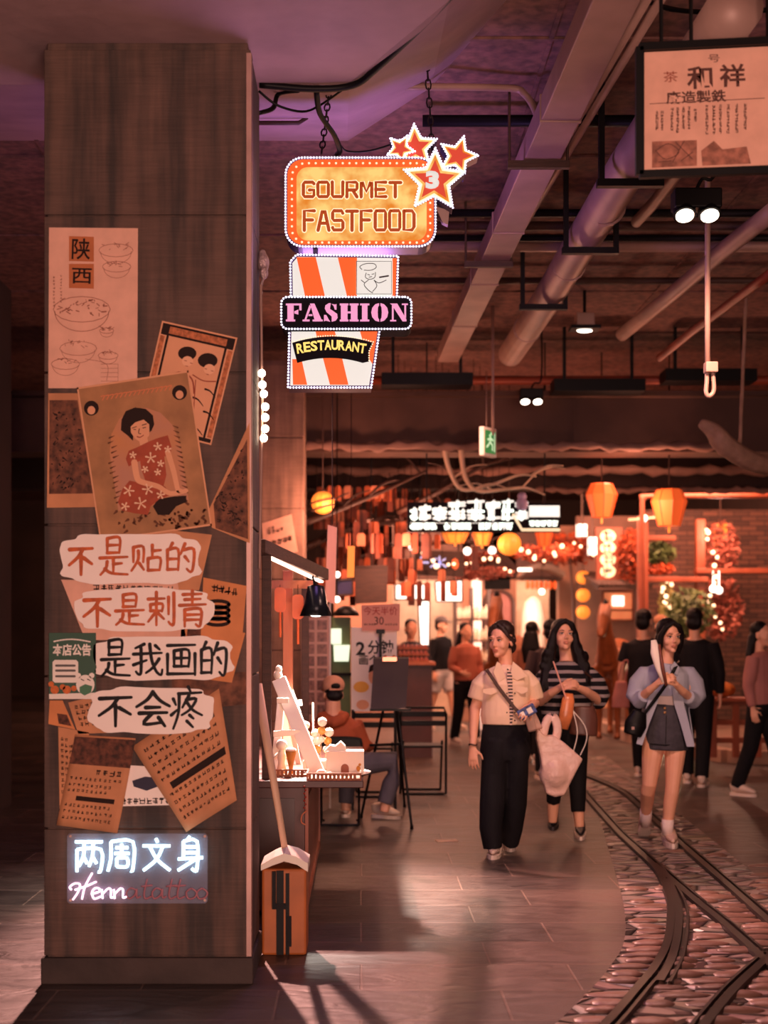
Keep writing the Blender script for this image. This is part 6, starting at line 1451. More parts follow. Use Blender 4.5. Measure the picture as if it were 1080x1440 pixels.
# horse figures
def horse(label, px, gd, k, face=1, m=M_BRONZE):
    o = V((X(px, gd), gd, .12)); r = thing('horse_statue', label, 'statue', o, 'brown horse statues'); b = MB(o); f = face
    q = lambda x, y, z: o+V((x*k*f, y*k, z*k))
    b.tube([q(.55, 0, 1.02), q(.2, 0, 1.0), q(-.25, 0, 1.02), q(-.55, 0, 1.08), q(-.66, 0, 1.02)], [(.12, .14), (.22, .24), (.21, .23), (.22, .24), (.10, .12)], 12)
    b.tube([q(.45, 0, 1.08), q(.66, 0, 1.38), q(.74, 0, 1.62)], [(.15, .2), (.10, .16), (.08, .11)], 10); b.tube([q(.68, 0, 1.68), q(.86, 0, 1.56), q(1.02, 0, 1.38), q(1.05, 0, 1.33)], [(.09, .11), (.085, .1), (.06, .065), (.045, .05)], 10)
    for s in (-.05, .05): b.tube([q(.70, s, 1.70), q(.70, s, 1.84)], [.035, .008], 6)
    for s in (-.12, .12):
        b.tube([q(.42, s, .95), q(.44, s, .62), q(.42, s, .34), q(.42, s, .08), q(.46, s, 0)], [.10, .065, .05, .04, .055], 8)
        b.tube([q(-.5, s, 1.0), q(-.46, s, .72), q(-.6, s, .46), q(-.57, s, .1), q(-.53, s, 0)], [.15, .10, .055, .042, .055], 8)
    b.build('body', m, r, vox=.025*k, it=3)
    b = MB(o)
    for i in range(8): t = i/7; p = q(.66-.24*t, 0, 1.74-.5*t); b.ball(p, (.07*k, .04*k, .10*k), 8, 6)
    b.tube([q(-.66, 0, 1.05), q(-.8, 0, .9), q(-.82, 0, .45)], [.05*k, .07*k, .02*k], 8); b.build('mane', M_BLK, r, vox=.03*k, it=2); return r
a_ = horse('tan horse statue rearing its head behind the first woman', 712, 18.5, 1.05, -1); a_.rotation_euler = (0, 0, 1.3)
a_ = horse('dark maned horse statue standing near the window at right', 862, 19.0, 1.0, -1); a_.rotation_euler = (0, 0, 1.25)
# rail, pumpkins, benches on the right pavement
r = thing('wooden_bench', 'red brown slatted bench at the far right kerb', 'bench', V((X(1030, 15.6), 15.9, .12))); b = MB(r.location); o = r.location
def bx(b, a, c): b.bb(o+V(a), o+V(c))
for i in range(4): b = MB(o); bx(b, (-.42+.25*i, -.03, 0), (-.35+.25*i, .03, .62)); b.build('leg', M_WOODR, r, bevel=.005)
b = MB(o)
for z in (.16, .36, .58): bx(b, (-.45, -.02, z), (.6, .02, z+.06))
b.build('rail', M_WOODR, r, bevel=.005); b = MB(o); bx(b, (-.45, -.05, .62), (.6, .4, .66)); b.build('seat', M_WOODR, r, bevel=.005)
for x_, l_ in ((-.28, 'ochre pumpkin at the left end of the bench'), (.0, 'ochre pumpkin in the middle of the bench')):
    c = o+V((x_, .15, .66)); rr = thing('pumpkin', l_, 'pumpkin', c, 'pumpkins on the bench'); b = MB(c); n, m_ = 36, 10; vs = []
    for i in range(m_+1):
        t = PI*i/m_
        for j in range(n): a = 2*PI*j/n; q_ = .15*math.sin(t)*(1-.12*abs(math.cos(4.5*a))); vs.append(c+V((q_*math.cos(a), q_*math.sin(a), .09+.09*math.cos(t))))
    b.add(vs, [(i*n+j, (i+1)*n+j, (i+1)*n+(j+1) % n, i*n+(j+1) % n) for i in range(m_) for j in range(n)]); b.build('flesh', mat('pumpkin_skin', (200, 116, 56), .5, 0, .3), rr, sm=True); b = MB(c); b.tube([c+V((0, 0, .16)), c+V((.02, 0, .22))], [.02, .012], 7); b.build('stem', M_GREEN, rr)
r = thing('stone_bench', 'long pale bench by the kerb behind the striped woman', 'bench', V((X(850, 21), 20.6, .12))); b = MB(r.location); o = r.location; bx(b, (-.6, -.2, .3), (.55, .25, .4)); b.build('seat', mat('pale_bench', (206, 156, 122), .6, 0, .2), r, bevel=.01)
for s in (-.45, .4): b = MB(o); bx(b, (s-.08, -.16, 0), (s+.08, .2, .3)); b.build('leg', mat('pale_bench', (206, 156, 122)), r, bevel=.01)
# rough limb end jutting in at the right, high up
b = MB(P(1020, 610, 12)); b.tube(curve([P(984, 594, 12), P(1003, 606, 12), P(1020, 626, 12), P(1060, 650, 12.2), P(1120, 660, 12.6)], 4), [(.02+.07*min(1, i/6), .04+.05*min(1, i/6)) for i in range(17)], 9); b.tube([P(1012, 612, 12), P(1015, 640, 12)], [.07, .03], 7); b.tube([P(1040, 640, 12.1), V((P(1050, 0, 12.1).x, 12.1, CZ))], .02, 6)
tag(b.build('driftwood_limb', mat('bleached_wood', (176, 134, 112), .8, 0, .3, 8, .5), vox=.015, it=1), 'bleached rough wooden limb jutting in high at the right', 'driftwood')

# fairy lights
def fairy(label, pts, n, r_=.028):
    c = curve(pts, 6); r = thing('fairy_lights', label, 'string light', c[0], 'fairy lights in the market'); b = MB(c[0]); b.tube(c, .004, 5); b.build('cord', M_INK, r)
    for i in range(n):
        p = c[int((len(c)-1)*i/(n-1))]+V((rnd.uniform(-.05, .05), rnd.uniform(-.03, .03), rnd.uniform(-.06, -.02))); b = MB(c[0]); b.ball(p, r_*rnd.uniform(.7, 1.2), 8, 6); b.build('fairy_bulb', mat('lit_fairy_bulb', (255, 220, 190), .5, var=0, emit=3.0, ecol=(255, 206, 160)), r, sm=True)
fairy('fairy lights looped over the pink blossom eave', [P(600, 745, 17.6), P(605, 785, 17.6), P(650, 790, 17.7), P(690, 782, 17.8), P(720, 800, 18)], 16)
fairy('fairy lights down the blossom bay at far right', [P(992, 740, 20.2), P(1005, 790, 20.2), P(998, 840, 20.2), P(1012, 880, 20.2)], 14)
fairy('fairy lights wound round the climbing vine', [P(942, 815, 20.4), P(932, 835, 20.4), P(944, 855, 20.4), P(934, 885, 20.4)], 12)
fairy('fairy lights across the amber garland', [P(735, 770, 20.1), P(765, 785, 20.1), P(800, 760, 20.1), P(838, 775, 20.1)], 12)
# tram rails let into the cobbles
M_RAIL = mat('worn_rail_steel', (40, 31, 29), .4, .4, .3, 5)
def rail(label, px):
    c = gcurve(px, .008, 5); n = len(c); b = MB(c[n//2]); top = []
    for i, p in enumerate(c):
        t = (c[min(i+1, n-1)]-c[max(i-1, 0)]).normalized(); s = V((-t.y, t.x, 0)); top.append((p, s))
    vs = []
    for p, s in top:
        for u, z in ((-.032, .0), (-.028, .02), (.012, .022), (.014, .004), (.028, .004), (.030, .02), (.044, .02), (.048, 0)): vs.append(p+s*u+V((0, 0, z)))
    b.add(vs, [(i*8+j, i*8+j+1, (i+1)*8+j+1, (i+1)*8+j) for i in range(n-1) for j in range(7)])
    return tag(b.build('tram_rail', M_RAIL, sm=False), label, 'rail', 'tram rails')
rail('left tram rail curving towards the viewer and away at the bottom', [(790, 1078), (822, 1117), (847, 1146), (873, 1175), (900, 1200), (926, 1226), (940, 1254), (946, 1280), (942, 1325), (925, 1362), (900, 1393), (860, 1440), (800, 1500)])
rail('right tram rail running off to the lower right', [(790, 1080), (822, 1091), (873, 1113), (907, 1142), (960, 1190), (1018, 1241), (1090, 1305)])
rail('branching tram rail from the switch to the right edge', [(921, 1218), (950, 1244), (985, 1274), (1020, 1302), (1090, 1365)])
rail('inner switch rail beside the left curving rail', [(938, 1240), (955, 1275), (956, 1310), (948, 1350), (930, 1385)])
rail('tram rail crossing the bottom right corner', [(985, 1450), (1010, 1418), (1040, 1385), (1090, 1340)])
# ================================================================== people
M_SKIN = mat('skin', (232, 170, 138), .5, 0, .08, 5)
M_HAIR = mat('black_hair', (24, 17, 18), .35, 0, .3, 60, .4, stretch=(1, 1, .12))
M_HAIRB = mat('dark_brown_hair', (46, 28, 24), .35, 0, .3, 60, .4, stretch=(1, 1, .12))
M_EYEW = mat('eye_white', (226, 206, 196), .3, var=0)
M_LIP = mat('lips', (196, 104, 90), .4, var=0)
M_SHOEW = mat('white_shoe', (232, 206, 190), .5, 0, .15, 8)
M_SOLE = mat('shoe_sole', (236, 214, 200), .6, var=.1)
def cloth(name, col, var=.18, fold=.5): return mat(name, col, .8, 0, var, 9, fold, stretch=(1, 1, .45), bscale=11)
def arr(m, name='x'): return m
def head(b, HM):
    t = lambda x, y, z: HM @ V((x, y, z)); R = HM.to_3x3(); k = R.col[0].length
    def E(c, r): b.ball(t(*c), [q*k for q in r], 16, 12, R.normalized())
    E((0, .015, .05), (.073, .09, .078)); E((0, -.022, -.008), (.062, .066, .085)); E((0, -.03, -.06), (.046, .05, .042)); E((0, -.066, -.088), (.022, .02, .018))
    for s in (-1, 1): E((s*.034, -.050, -.022), (.028, .028, .03)); E((s*.031, -.074, .03), (.026, .014, .012)); E((s*.074, .012, -.005), (.010, .022, .032))
    b.tube([t(0, -.084, .022), t(0, -.096, -.002), t(0, -.102, -.024)], [.0065*k, .008*k, .0105*k], 8); b.ball(t(-.010, -.096, -.026), .008*k, 6, 5); b.ball(t(.010, -.096, -.026), .008*k, 6, 5)
    E((0, -.086, -.053), (.02, .010, .012))
def face(root, HM, mouth=0):
    t = lambda x, y, z: HM @ V((x, y, z)); R = HM.to_3x3().normalized(); o = root.location
    for s in (-1, 1):
        b = MB(o); b.ball(t(s*.031, -.0815, .012), (.0145, .006, .0062), 10, 6, R); e = b.build('eye', M_EYEW, root, sm=True)
        b = MB(o); b.ball(t(s*.031-.001, -.0868, .012), (.0062, .0022, .0062), 8, 6, R); b.build('iris', M_BLK, e, sm=True)
        b = MB(o); b.tube([t(s*.047, -.080, .013), t(s*.040, -.0865, .0185), t(s*.028, -.0885, .0195), t(s*.016, -.086, .014)], .0021, 5); b.build('eyelid_line', M_HAIR, e, sm=True)
        b = MB(o); b.tube([t(s*.050, -.080, .030), t(s*.036, -.0895, .036), t(s*.016, -.0915, .031)], [.0018, .003, .0024], 6); b.build('eyebrow', M_HAIRB, root, sm=True)
    b = MB(o); b.tube([t(-.024, -.087, -.053), t(-.009, -.0975, -.0485), t(0, -.0975, -.050), t(.009, -.0975, -.0485), t(.024, -.087, -.053)], [.001, .0026, .0024, .0026, .001], 8)
    b.tube([t(-.022, -.087, -.055), t(0, -.0965, -.0605-mouth), t(.022, -.087, -.055)], [.001, .0032, .001], 8); b.build('lips', M_LIP, root, sm=True)
def HMX(c, yaw=0, pitch=0, roll=0, k=1.0): return MX.Translation(c) @ MX.Rotation(yaw, 4, 'Z') @ MX.Rotation(pitch, 4, 'X') @ MX.Rotation(roll, 4, 'Y') @ MX.Scale(k, 4)
def hand(b, w_, d, n, s=1, curl=.35, k=.95, spread=.12):
    w_ = V(w_); d = V(d).normalized(); n = V(n); n = (n-d*n.dot(d)).normalized(); l = n.cross(d)*s
    b.tube([w_-d*.02*k, w_+d*.03*k, w_+d*.075*k, w_+d*.088*k], [(.026*k, .019*k), (.034*k, .016*k), (.040*k, .014*k), (.036*k, .011*k)], 10, side=l)
    for off, ln, sp in ((.031, .070, 1), (.0105, .079, .35), (-.010, .074, -.35), (-.030, .058, -1)):
        p = w_+d*(.082-abs(off)*.12)*k+l*off*k; ang = curl*.6; pts = [p]; rs = [.0085*k]
        dd = (d+l*spread*sp*.6).normalized()
        for f, rr in ((.44, .0082), (.31, .0076), (.25, .0062)):
            v = dd*math.cos(ang)+n*math.sin(ang); p = p+v*ln*f*k; pts.append(p); rs.append(rr*k); ang += curl
        b.tube(pts, rs, 8); b.ball(pts[-1], rs[-1], 8, 6)
    p = w_+d*.022*k+l*.028*k; v = (d*.62+l*.72+n*.25).normalized(); q = p+v*.042*k; v2 = (d*.85+l*.25+n*.45*max(.4, curl)).normalized(); e = q+v2*.034*k
    b.tube([w_+d*.015*k+l*.012*k, p, q, e], [.014*k, .0125*k, .0095*k, .007*k], 8); b.ball(e, .007*k, 8, 6)
def shoe(root, heel, toe, m=M_SHOEW, sole=M_SOLE, h=.085, w_=.042, st=.028, name='shoe', lace=None):
    heel = V(heel); toe = V(toe); d = toe-heel; L = d.length; d.normalize(); s = d.cross(V((0, 0, 1))).normalized(); u = s.cross(d)
    o = root.location; b = MB(o); q = lambda f, z: heel+d*L*f+u*z
    b.tube([q(-.0, .045+st), q(.10, .05+st), q(.3, .052+st), q(.55, .040+st), q(.8, .026+st), q(1.0, .018+st)], [(.020, .035), (w_*.84, .047), (w_*.86, .050), (w_*.98, .038), (w_*.95, .025), (.014, .012)], 14, side=s)
    b.tube([q(.14, .04+st), q(.12, h+st)], [w_*.9, w_*.95], 12, side=s)
    sh = b.build(name, m, root, vox=.007, it=3)
    b = MB(o); pts = [(-.03, .35), (.05, .8), (.2, .9), (.4, .86), (.65, 1.06), (.85, .95), (.97, .6), (1.03, .2)]
    poly = [(f, w_*k_) for f, k_ in pts]+[(f, -w_*k_) for f, k_ in pts[::-1]]
    lo = [heel+d*L*f+s*y for f, y in poly]; hi = [p+u*st for p in lo]; n = len(lo)
    b.add(lo+hi, [tuple(range(n))[::-1], tuple(range(n, 2*n))]+[(i, (i+1) % n, n+(i+1) % n, n+i) for i in range(n)]); b.build('sole', sole, sh, fix=True)
    b = MB(o)
    for f, z in ((.38, .103), (.48, .09), (.58, .077)): b.tube([q(f, z-.02+st*.6)+s*w_*.62, q(f+.02, z+st*.6-.012), q(f, z-.02+st*.6)-s*w_*.62], .0035, 5)
    b.build('laces', lace or m, sh); return sh
def strap(root, name, pts, w_, m, side): b = MB(root.location); b.tube(curve(pts, 4), [(w_, .004)]*((len(pts)-1)*4+1), 8, side=side); return b.build(name, m, root)

# ---------------------------------------------------------------- the first woman, in a cropped cream jacket
d = 9.75; Q = lambda x, y, e=0: P(x, y, d+e)
r = thing('person', 'woman in a cropped cream short sleeved jacket and wide black trousers looking aside', 'person', G(706, 1199)); o = r.location
HM = HMX(Q(705, 902), -.62, .06, 0, 1.0)
b = MB(o); head(b, HM)
b.tube([Q(709, 912, .03), Q(711, 930, .03), Q(711, 944, .02)], [(.05, .052), (.048, .05), (.062, .055)], 14, side=(1, 0, 0))
b.tube([Q(711, 1052, .02), Q(711, 1025, .01), Q(711, 995, 0), Q(711, 965, 0), Q(711, 949, .01), Q(711, 938, .02)], [(.15, .11), (.15, .105), (.125, .09), (.14, .095), (.155, .075), (.07, .055)], 18, side=(1, 0, 0))
b.tube([Q(686, 955), Q(672, 985, .03), Q(668, 996, .03), Q(666, 1030, -.02), Q(665, 1050, -.06)], [.046, .042, .038, .030, .023], 12); hand(b, Q(665, 1052, -.06), (0.0, -.15, -1), (.5, 1.0, .0), -1, .28, .95)
b.tube([Q(736, 954), Q(750, 980, .05), Q(752, 988, .05), Q(747, 994, -.12), Q(741, 996, -.20)], [.046, .042, .038, .030, .023], 12); hand(b, Q(740, 996, -.205), (-.25, -.75, -.25), (-.5, .2, -.8), -1, .8, .95)
for x0_, x1_, x2_, e in ((697, 694, 697, -.05), (726, 724, 718, .12)): b.tube([Q(x0_, 1040), Q(x1_, 1110, e*.3), Q(x2_, 1180, e)], [.085, .055, .035], 12)
b.build('body', M_SKIN, r, vox=.0048, it=5); face(r, HM)
b = MB(o); t = lambda x, y, z: HM @ V((x, y, z)); R = HM.to_3x3().normalized()
b.ball(t(0, .028, .074), (.080, .093, .074), 18, 12, R); b.ball(t(0, .06, .015), (.076, .062, .08), 14, 10, R); b.ball(t(0, .115, -.045), (.048, .045, .05), 12, 10, R)
for s in (-1, 1): b.tube([t(s*.01, -.056, .122), t(s*.048, -.054, .096), t(s*.070, -.038, .05), t(s*.078, -.006, .02), t(s*.075, .03, .0)], [.012, .015, .014, .014, .03], 8)
b.build('hair', M_HAIRB, r, vox=.006, it=3)
# trousers
b = MB(o); b.tube([Q(712, 1013), Q(711, 1030, .01), Q(711, 1055, .02), Q(711, 1068, .02)], [(.152, .115), (.165, .125), (.178, .13), (.16, .12)], 22, side=(1, 0, 0))
b.tube([Q(699, 1040), Q(697, 1060), Q(695, 1090, 0), Q(692, 1130, -.04), Q(690, 1165, -.05), Q(693, 1193, -.06)], [(.09, .12), (.095, .12), (.092, .105), (.086, .10), (.078, .095), (.065, .10)], 18, side=(1, 0, 0))
b.tube([Q(724, 1040), Q(725, 1060), Q(725, 1090, .02), Q(724, 1130, .06), Q(720, 1165, .12), Q(717, 1185, .16)], [(.088, .12), (.09, .12), (.088, .105), (.084, .10), (.074, .09), (.062, .09)], 18, side=(1, 0, 0)); b.build('trousers', cloth('black_cloth', (26, 23, 27), .3), r, vox=.009, it=4)
# jacket
M_CREAM = cloth('cream_cotton', (242, 208, 176), .1, .35)
b = MB(o); b.tube([Q(711, 1018, 0), Q(711, 1005, 0), Q(711, 985, 0), Q(711, 962, -.005), Q(711, 951, 0), Q(711, 944, .01), Q(711, 939, .02)], [(.165, .125), (.172, .13), (.166, .125), (.172, .125), (.172, .105), (.135, .085), (.085, .066)], 22, side=(1, 0, 0))
b.tube([Q(695, 952, .01), Q(684, 952, .01), Q(676, 963, .01), Q(671, 981, .03), Q(670, 984, .03)], [.035, .052, .066, .068, .066], 14); b.tube([Q(728, 950, .01), Q(738, 951, .01), Q(746, 962, .02), Q(751, 980, .05), Q(752, 984, .05)], [.035, .052, .066, .068, .066], 14); b.build('jacket', M_CREAM, r, vox=.007, it=3)
b = MB(o)
def on_front(b, poly, e, th=.006): b.prism(poly, th, PX(d-e))
b.prism([(713, 938), (720, 948), (722, 1000), (720, 1020), (717, 1020), (716, 985), (713, 955)], .006, PX(d-.128)); tp = b.build('striped_top', mat('stripe_knit', (230, 200, 180), .8, var=0), r, fix=True)
nt = MATS['stripe_knit'].node_tree; wv = nt.nodes.new('ShaderNodeTexWave'); wv.bands_direction = 'Z'; wv.inputs['Scale'].default_value = 14; rp = nt.nodes.new('ShaderNodeValToRGB'); rp.color_ramp.interpolation = 'CONSTANT'; rp.color_ramp.elements[0].color = (*lin((36, 28, 30)), 1); rp.color_ramp.elements[1].position = .45; rp.color_ramp.elements[1].color = (*lin((226, 192, 172)), 1); tcn = nt.nodes.new('ShaderNodeTexCoord'); nt.links.new(tcn.outputs['Object'], wv.inputs[0]); nt.links.new(wv.outputs['Fac'], rp.inputs[0]); nt.links.new(rp.outputs[0], nt.nodes['Principled BSDF'].inputs['Base Color'])
b = MB(o); b.prism([(699, 930), (704, 934), (711, 953), (700, 960), (693, 945)], .012, PX(d-.105)); b.prism([(721, 930), (733, 940), (741, 951), (727, 957), (716, 952)], .012, PX(d-.105)); b.build('collar', M_CREAM, r, fix=True, bevel=.003)
b = MB(o); b.prism([(679, 969), (700, 967), (700, 973), (690, 977), (679, 974)], .005, PX(d-.118)); b.build('pocket_flap', M_CREAM, r, fix=True); b = MB(o); b.prism([(725, 965), (742, 967), (742, 972), (734, 976), (725, 972)], .005, PX(d-.118)); b.build('pocket_flap', M_CREAM, r, fix=True)
b = MB(o)
for y in (975, 1002, 1013): b.ball(Q(724, y, -.13), (.006, .004, .006), 8, 6)
for y in (975, 1002): b.ball(Q(713, y, -.13), (.005, .003, .005), 8, 6)
b.build('buttons', M_BROWN, r)
strap(r, 'bag_strap', [Q(684, 942, .03), Q(686, 944, -.11), Q(700, 965, -.135), Q(716, 986, -.142), Q(728, 1000, -.16), Q(738, 1003, -.15)], .012, M_BROWN, (1, .2, .6))
b = MB(o); b.tube([Q(665, 1047, -.06)+V((.026*math.cos(a*PI/8), .026*math.sin(a*PI/8), .004*math.sin(a*PI/4))) for a in range(17)], .006, 6, False); b.build('bracelet', M_BROWN, r)
shoe(r, G(700, 1197)+V((.0, .04, 0)), G(692, 1208)+V((0, -.03, 0)), w_=.045); shoe(r, G(716, 1188)+V((0, .06, 0)), G(717, 1196)+V((.0, -.06, 0)), w_=.044)
# what she holds: a blue patterned wallet and a filled plastic bag
wo = Q(741, 1001, -.28); ww = thing('wallet', 'blue patterned phone pouch in the hand of the woman in cream', 'pouch', wo); b = MB(wo); R = MX.Rotation(-.5, 3, 'Y'); b.box(wo, (.125, .02, .07), R); b.build('pouch', mat('blue_pattern', (76, 100, 170), .5, 0, .6, 40, col2=(24, 30, 70)), ww, bevel=.008)
b = MB(wo); b.box(wo+R@V((.02, -.012, 0)), (.035, .006, .04), R); b.box(wo+R@V((-.035, -.012, 0)), (.03, .006, .035), R); b.build('pattern_patch', M_GOODS, ww, bevel=.004)
bo = Q(775, 1118, -.15); pb_ = thing('plastic_bag', 'white filled plastic carrier bag hanging beside the woman in cream', 'bag', bo); M_BAG = mat('white_plastic', (226, 188, 172), .35, 0, .12, 7, .5, bscale=16)
b = MB(bo); e = -.12; b.prism([(753, 1022), (764, 1034), (776, 1032), (790, 1042), (804, 1054), (817, 1066), (808, 1082), (799, 1100), (791, 1116), (778, 1119), (765, 1114), (761, 1090), (757, 1060), (752, 1038)], .11, PX(d+e+.055)); b.ball(Q(780, 1088, e), (.11, .10, .12), 12, 8); b.build('bag_body', M_BAG, pb_, vox=.011, it=10)
b = MB(bo); b.tube(curve([Q(749, 1028, e), Q(745, 1012, -.18), Q(744, 1000, -.22), Q(750, 1010, -.16), Q(757, 1026, e)], 4), [(.03, .005)]*17, 8, side=(1, 0, 0)); b.tube(curve([Q(763, 1036, e), Q(770, 1012, e), Q(780, 1010, e), Q(784, 1028, e), Q(778, 1050, e)], 4), [(.03, .006)]*17, 8, side=(1, 0, 0)); b.build('handles', M_BAG, pb_, sm=True)

# ---------------------------------------------------------------- the second woman, striped top and long hair
d = 10.55; Q = lambda x, y, e=0: P(x, y, d+e)
r = thing('person', 'long haired woman in a black striped top and leggings, hands together', 'person', G(797, 1176)); o = r.location
HM = HMX(Q(792, 896), .12, -.18, .04, 1.0); b = MB(o); head(b, HM)
b.tube([Q(794, 906, .03), Q(796, 924, .03), Q(797, 940, .02)], [(.05, .052), (.048, .05), (.064, .055)], 14, side=(1, 0, 0))
b.tube([Q(797, 1045, .02), Q(797, 1015), Q(797, 985), Q(797, 958), Q(797, 942), Q(797, 933, .02)], [(.16, .115), (.15, .11), (.13, .10), (.15, .10), (.16, .08), (.07, .055)], 18, side=(1, 0, 0))
b.tube([Q(773, 953), Q(757, 978, .02), Q(760, 986, -.02), Q(776, 974, -.18), Q(789, 966, -.24)], [.05, .045, .04, .032, .024], 12); hand(b, Q(790, 965, -.245), (.8, -.3, .25), (.2, .6, -.6), -1, .75, .95)
b.tube([Q(822, 952), Q(840, 975, .02), Q(841, 984, -.02), Q(824, 972, -.18), Q(812, 967, -.24)], [.05, .045, .04, .032, .024], 12); hand(b, Q(811, 967, -.245), (-.8, -.35, .2), (-.2, .6, -.6), 1, .75, .95)
b.tube([Q(787, 1040), Q(781, 1088, .05), Q(778, 1130, .14), Q(777, 1156, .16)], [.09, .058, .045, .034], 12); b.tube([Q(808, 1040), Q(812, 1090, -.03), Q(813, 1130, -.08), Q(815, 1163, -.09)], [.09, .058, .045, .034], 12)
b.build('body', M_SKIN, r, vox=.0048, it=5); face(r, HM, .004)
R = HM.to_3x3().normalized()
t = lambda x, y, z: HM @ V((x, y, z))
b = MB(o); b.ball(t(0, .034, .068), (.086, .093, .080), 18, 12, R); b.ball(t(0, .085, -.03), (.085, .055, .12), 14, 10, R)
b.tube([t(.01, -.07, .118), t(-.045, -.06, .09), t(-.076, -.02, .03), t(-.09, .0, -.07), Q(771, 935, .0), Q(766, 965, -.04), Q(768, 990, -.06)], [.016, .024, .03, .04, .05, .05, .02], 10)
b.tube([t(-.005, -.07, .118), t(.045, -.062, .09), t(.078, -.02, .03), t(.092, .0, -.07), Q(818, 935, 0), Q(822, 958, -.05), Q(816, 976, -.08)], [.016, .024, .03, .042, .055, .05, .02], 10)
b.tube([t(0, .09, -.02), Q(796, 945, .12), Q(797, 985, .13)], [(.09, .05), (.13, .05), (.10, .03)], 12, side=(1, 0, 0))
rh = random.Random(8)
for s, xs in ((-1, (772, 769, 766, 765, 767, 770)), (1, (815, 819, 822, 824, 821, 817))):
    for i, x in enumerate(xs):
        for _ in range(2): b.ball(Q(x+rh.uniform(-4, 4), 915+12*i+rh.uniform(-4, 4), rh.uniform(-.04, .08)), (rh.uniform(.028, .042), .035, rh.uniform(.04, .06)), 10, 8)
b.build('hair', M_HAIR, r, vox=.007, it=3)
def stripes(name, ca, cb, sc):
    m = cloth(name, ca, 0, .3); nt = m.node_tree; wv = nt.nodes.new('ShaderNodeTexWave'); wv.bands_direction = 'Z'; wv.inputs['Scale'].default_value = sc; wv.inputs['Distortion'].default_value = .9; wv.inputs['Detail Scale'].default_value = .8
    rp = nt.nodes.new('ShaderNodeValToRGB'); rp.color_ramp.elements[0].position = .6; rp.color_ramp.elements[0].color = (*lin(ca), 1); rp.color_ramp.elements[1].position = .72; rp.color_ramp.elements[1].color = (*lin(cb), 1)
    tcn = nt.nodes.new('ShaderNodeTexCoord'); nt.links.new(tcn.outputs['Object'], wv.inputs[0]); nt.links.new(wv.outputs['Fac'], rp.inputs[0]); nt.links.new(rp.outputs[0], nt.nodes['Principled BSDF'].inputs['Base Color']); return m
M_STRIPE = stripes('black_grey_stripe', (20, 18, 22), (150, 136, 134), 5.2)
b = MB(o); b.tube([Q(797, 1020), Q(797, 1000), Q(797, 975), Q(797, 955), Q(797, 946), Q(797, 939, .01), Q(797, 932, .02)], [(.175, .14), (.19, .145), (.185, .135), (.185, .13), (.168, .105), (.13, .085), (.07, .064)], 22, side=(1, 0, 0))
b.tube([Q(780, 947, .01), Q(769, 948, .01), Q(761, 962, .02), Q(757, 980, .02), Q(761, 985, -.03)], [.04, .06, .08, .084, .076], 14); b.tube([Q(815, 946, .01), Q(827, 947, .01), Q(837, 961, .02), Q(842, 978, .02), Q(838, 986, -.04)], [.04, .06, .08, .086, .078], 14); b.build('striped_top', M_STRIPE, r, vox=.008, it=3)
b = MB(o); b.tube([Q(797, 1008), Q(797, 1030), Q(797, 1052, .01)], [(.15, .12), (.172, .13), (.15, .115)], 20, side=(1, 0, 0)); b.tube([Q(786, 1045), Q(781, 1088, .05), Q(778, 1128, .14)], [.098, .068, .052], 14); b.tube([Q(809, 1045), Q(812, 1090, -.03), Q(813, 1142, -.09)], [.098, .07, .052], 14); b.build('leggings', cloth('black_knit', (20, 18, 20), .2, .2), r, vox=.009, it=3)
M_SHB = mat('black_sneaker', (34, 30, 34), .5, 0, .3, 12)
shoe(r, G(779, 1150)+V((0, .03, 0)), G(776, 1166)+V((0, -.06, 0)), M_SHB, mat('dark_sole', (60, 50, 50), .6), lace=M_SHOEW); shoe(r, G(815, 1163)+V((0, .03, 0)), G(815, 1180)+V((0, -.06, 0)), M_SHB, M_SOLE, lace=M_SHOEW)
bo = Q(822, 1034, -.02); g_ = thing('shoulder_bag', 'brown shoulder bag at the hip of the long haired woman', 'bag', bo); b = MB(bo); b.tube([Q(822, 993, -.14), Q(822, 1010, -.14), Q(820, 1034, -.14)], [(.075, .03), (.098, .045), (.105, .05)], 16, side=(1, 0, 0)); b.build('bag_body', mat('brown_leather', (98, 58, 46), .45, 0, .25, 8), g_, vox=.008, it=3); strap(g_, 'strap', [Q(830, 1000, -.14), Q(838, 965, -.02), Q(822, 945, -.11)], .01, M_BROWN, (1, 0, 0))
do = Q(793, 1026, -.28); dk = thing('drink_pouch', 'orange filled clear drink pouch held by the long haired woman', 'drink', do); b = MB(do); e = -.28; b.tube([Q(800, 975, e), Q(799, 985, e), Q(796, 1005, e), Q(792, 1025, e)], [(.03, .012), (.046, .02), (.05, .026), (.036, .018)], 14, side=(1, 0, 0)); b.build('pouch', mat('orange_drink', (236, 140, 84), .3, 0, .3, 12), dk, sm=True)
b = MB(do); b.cyl(Q(797, 985, e-.01), Q(778, 930, e-.04), .006, n=8); b.build('straw', mat('pink_straw', (236, 170, 150)), dk)
b = MB(do); b.tube(curve([Q(803, 985, e), Q(806, 1000, e), Q(812, 1030, e), Q(806, 1058, e)], 4), .004, 6); b.tube(curve([Q(806, 1000, e), Q(822, 1020, e), Q(825, 1040, e), Q(816, 1062, e)], 4), .004, 6); b.build('cord_loop', M_GOODS, dk)

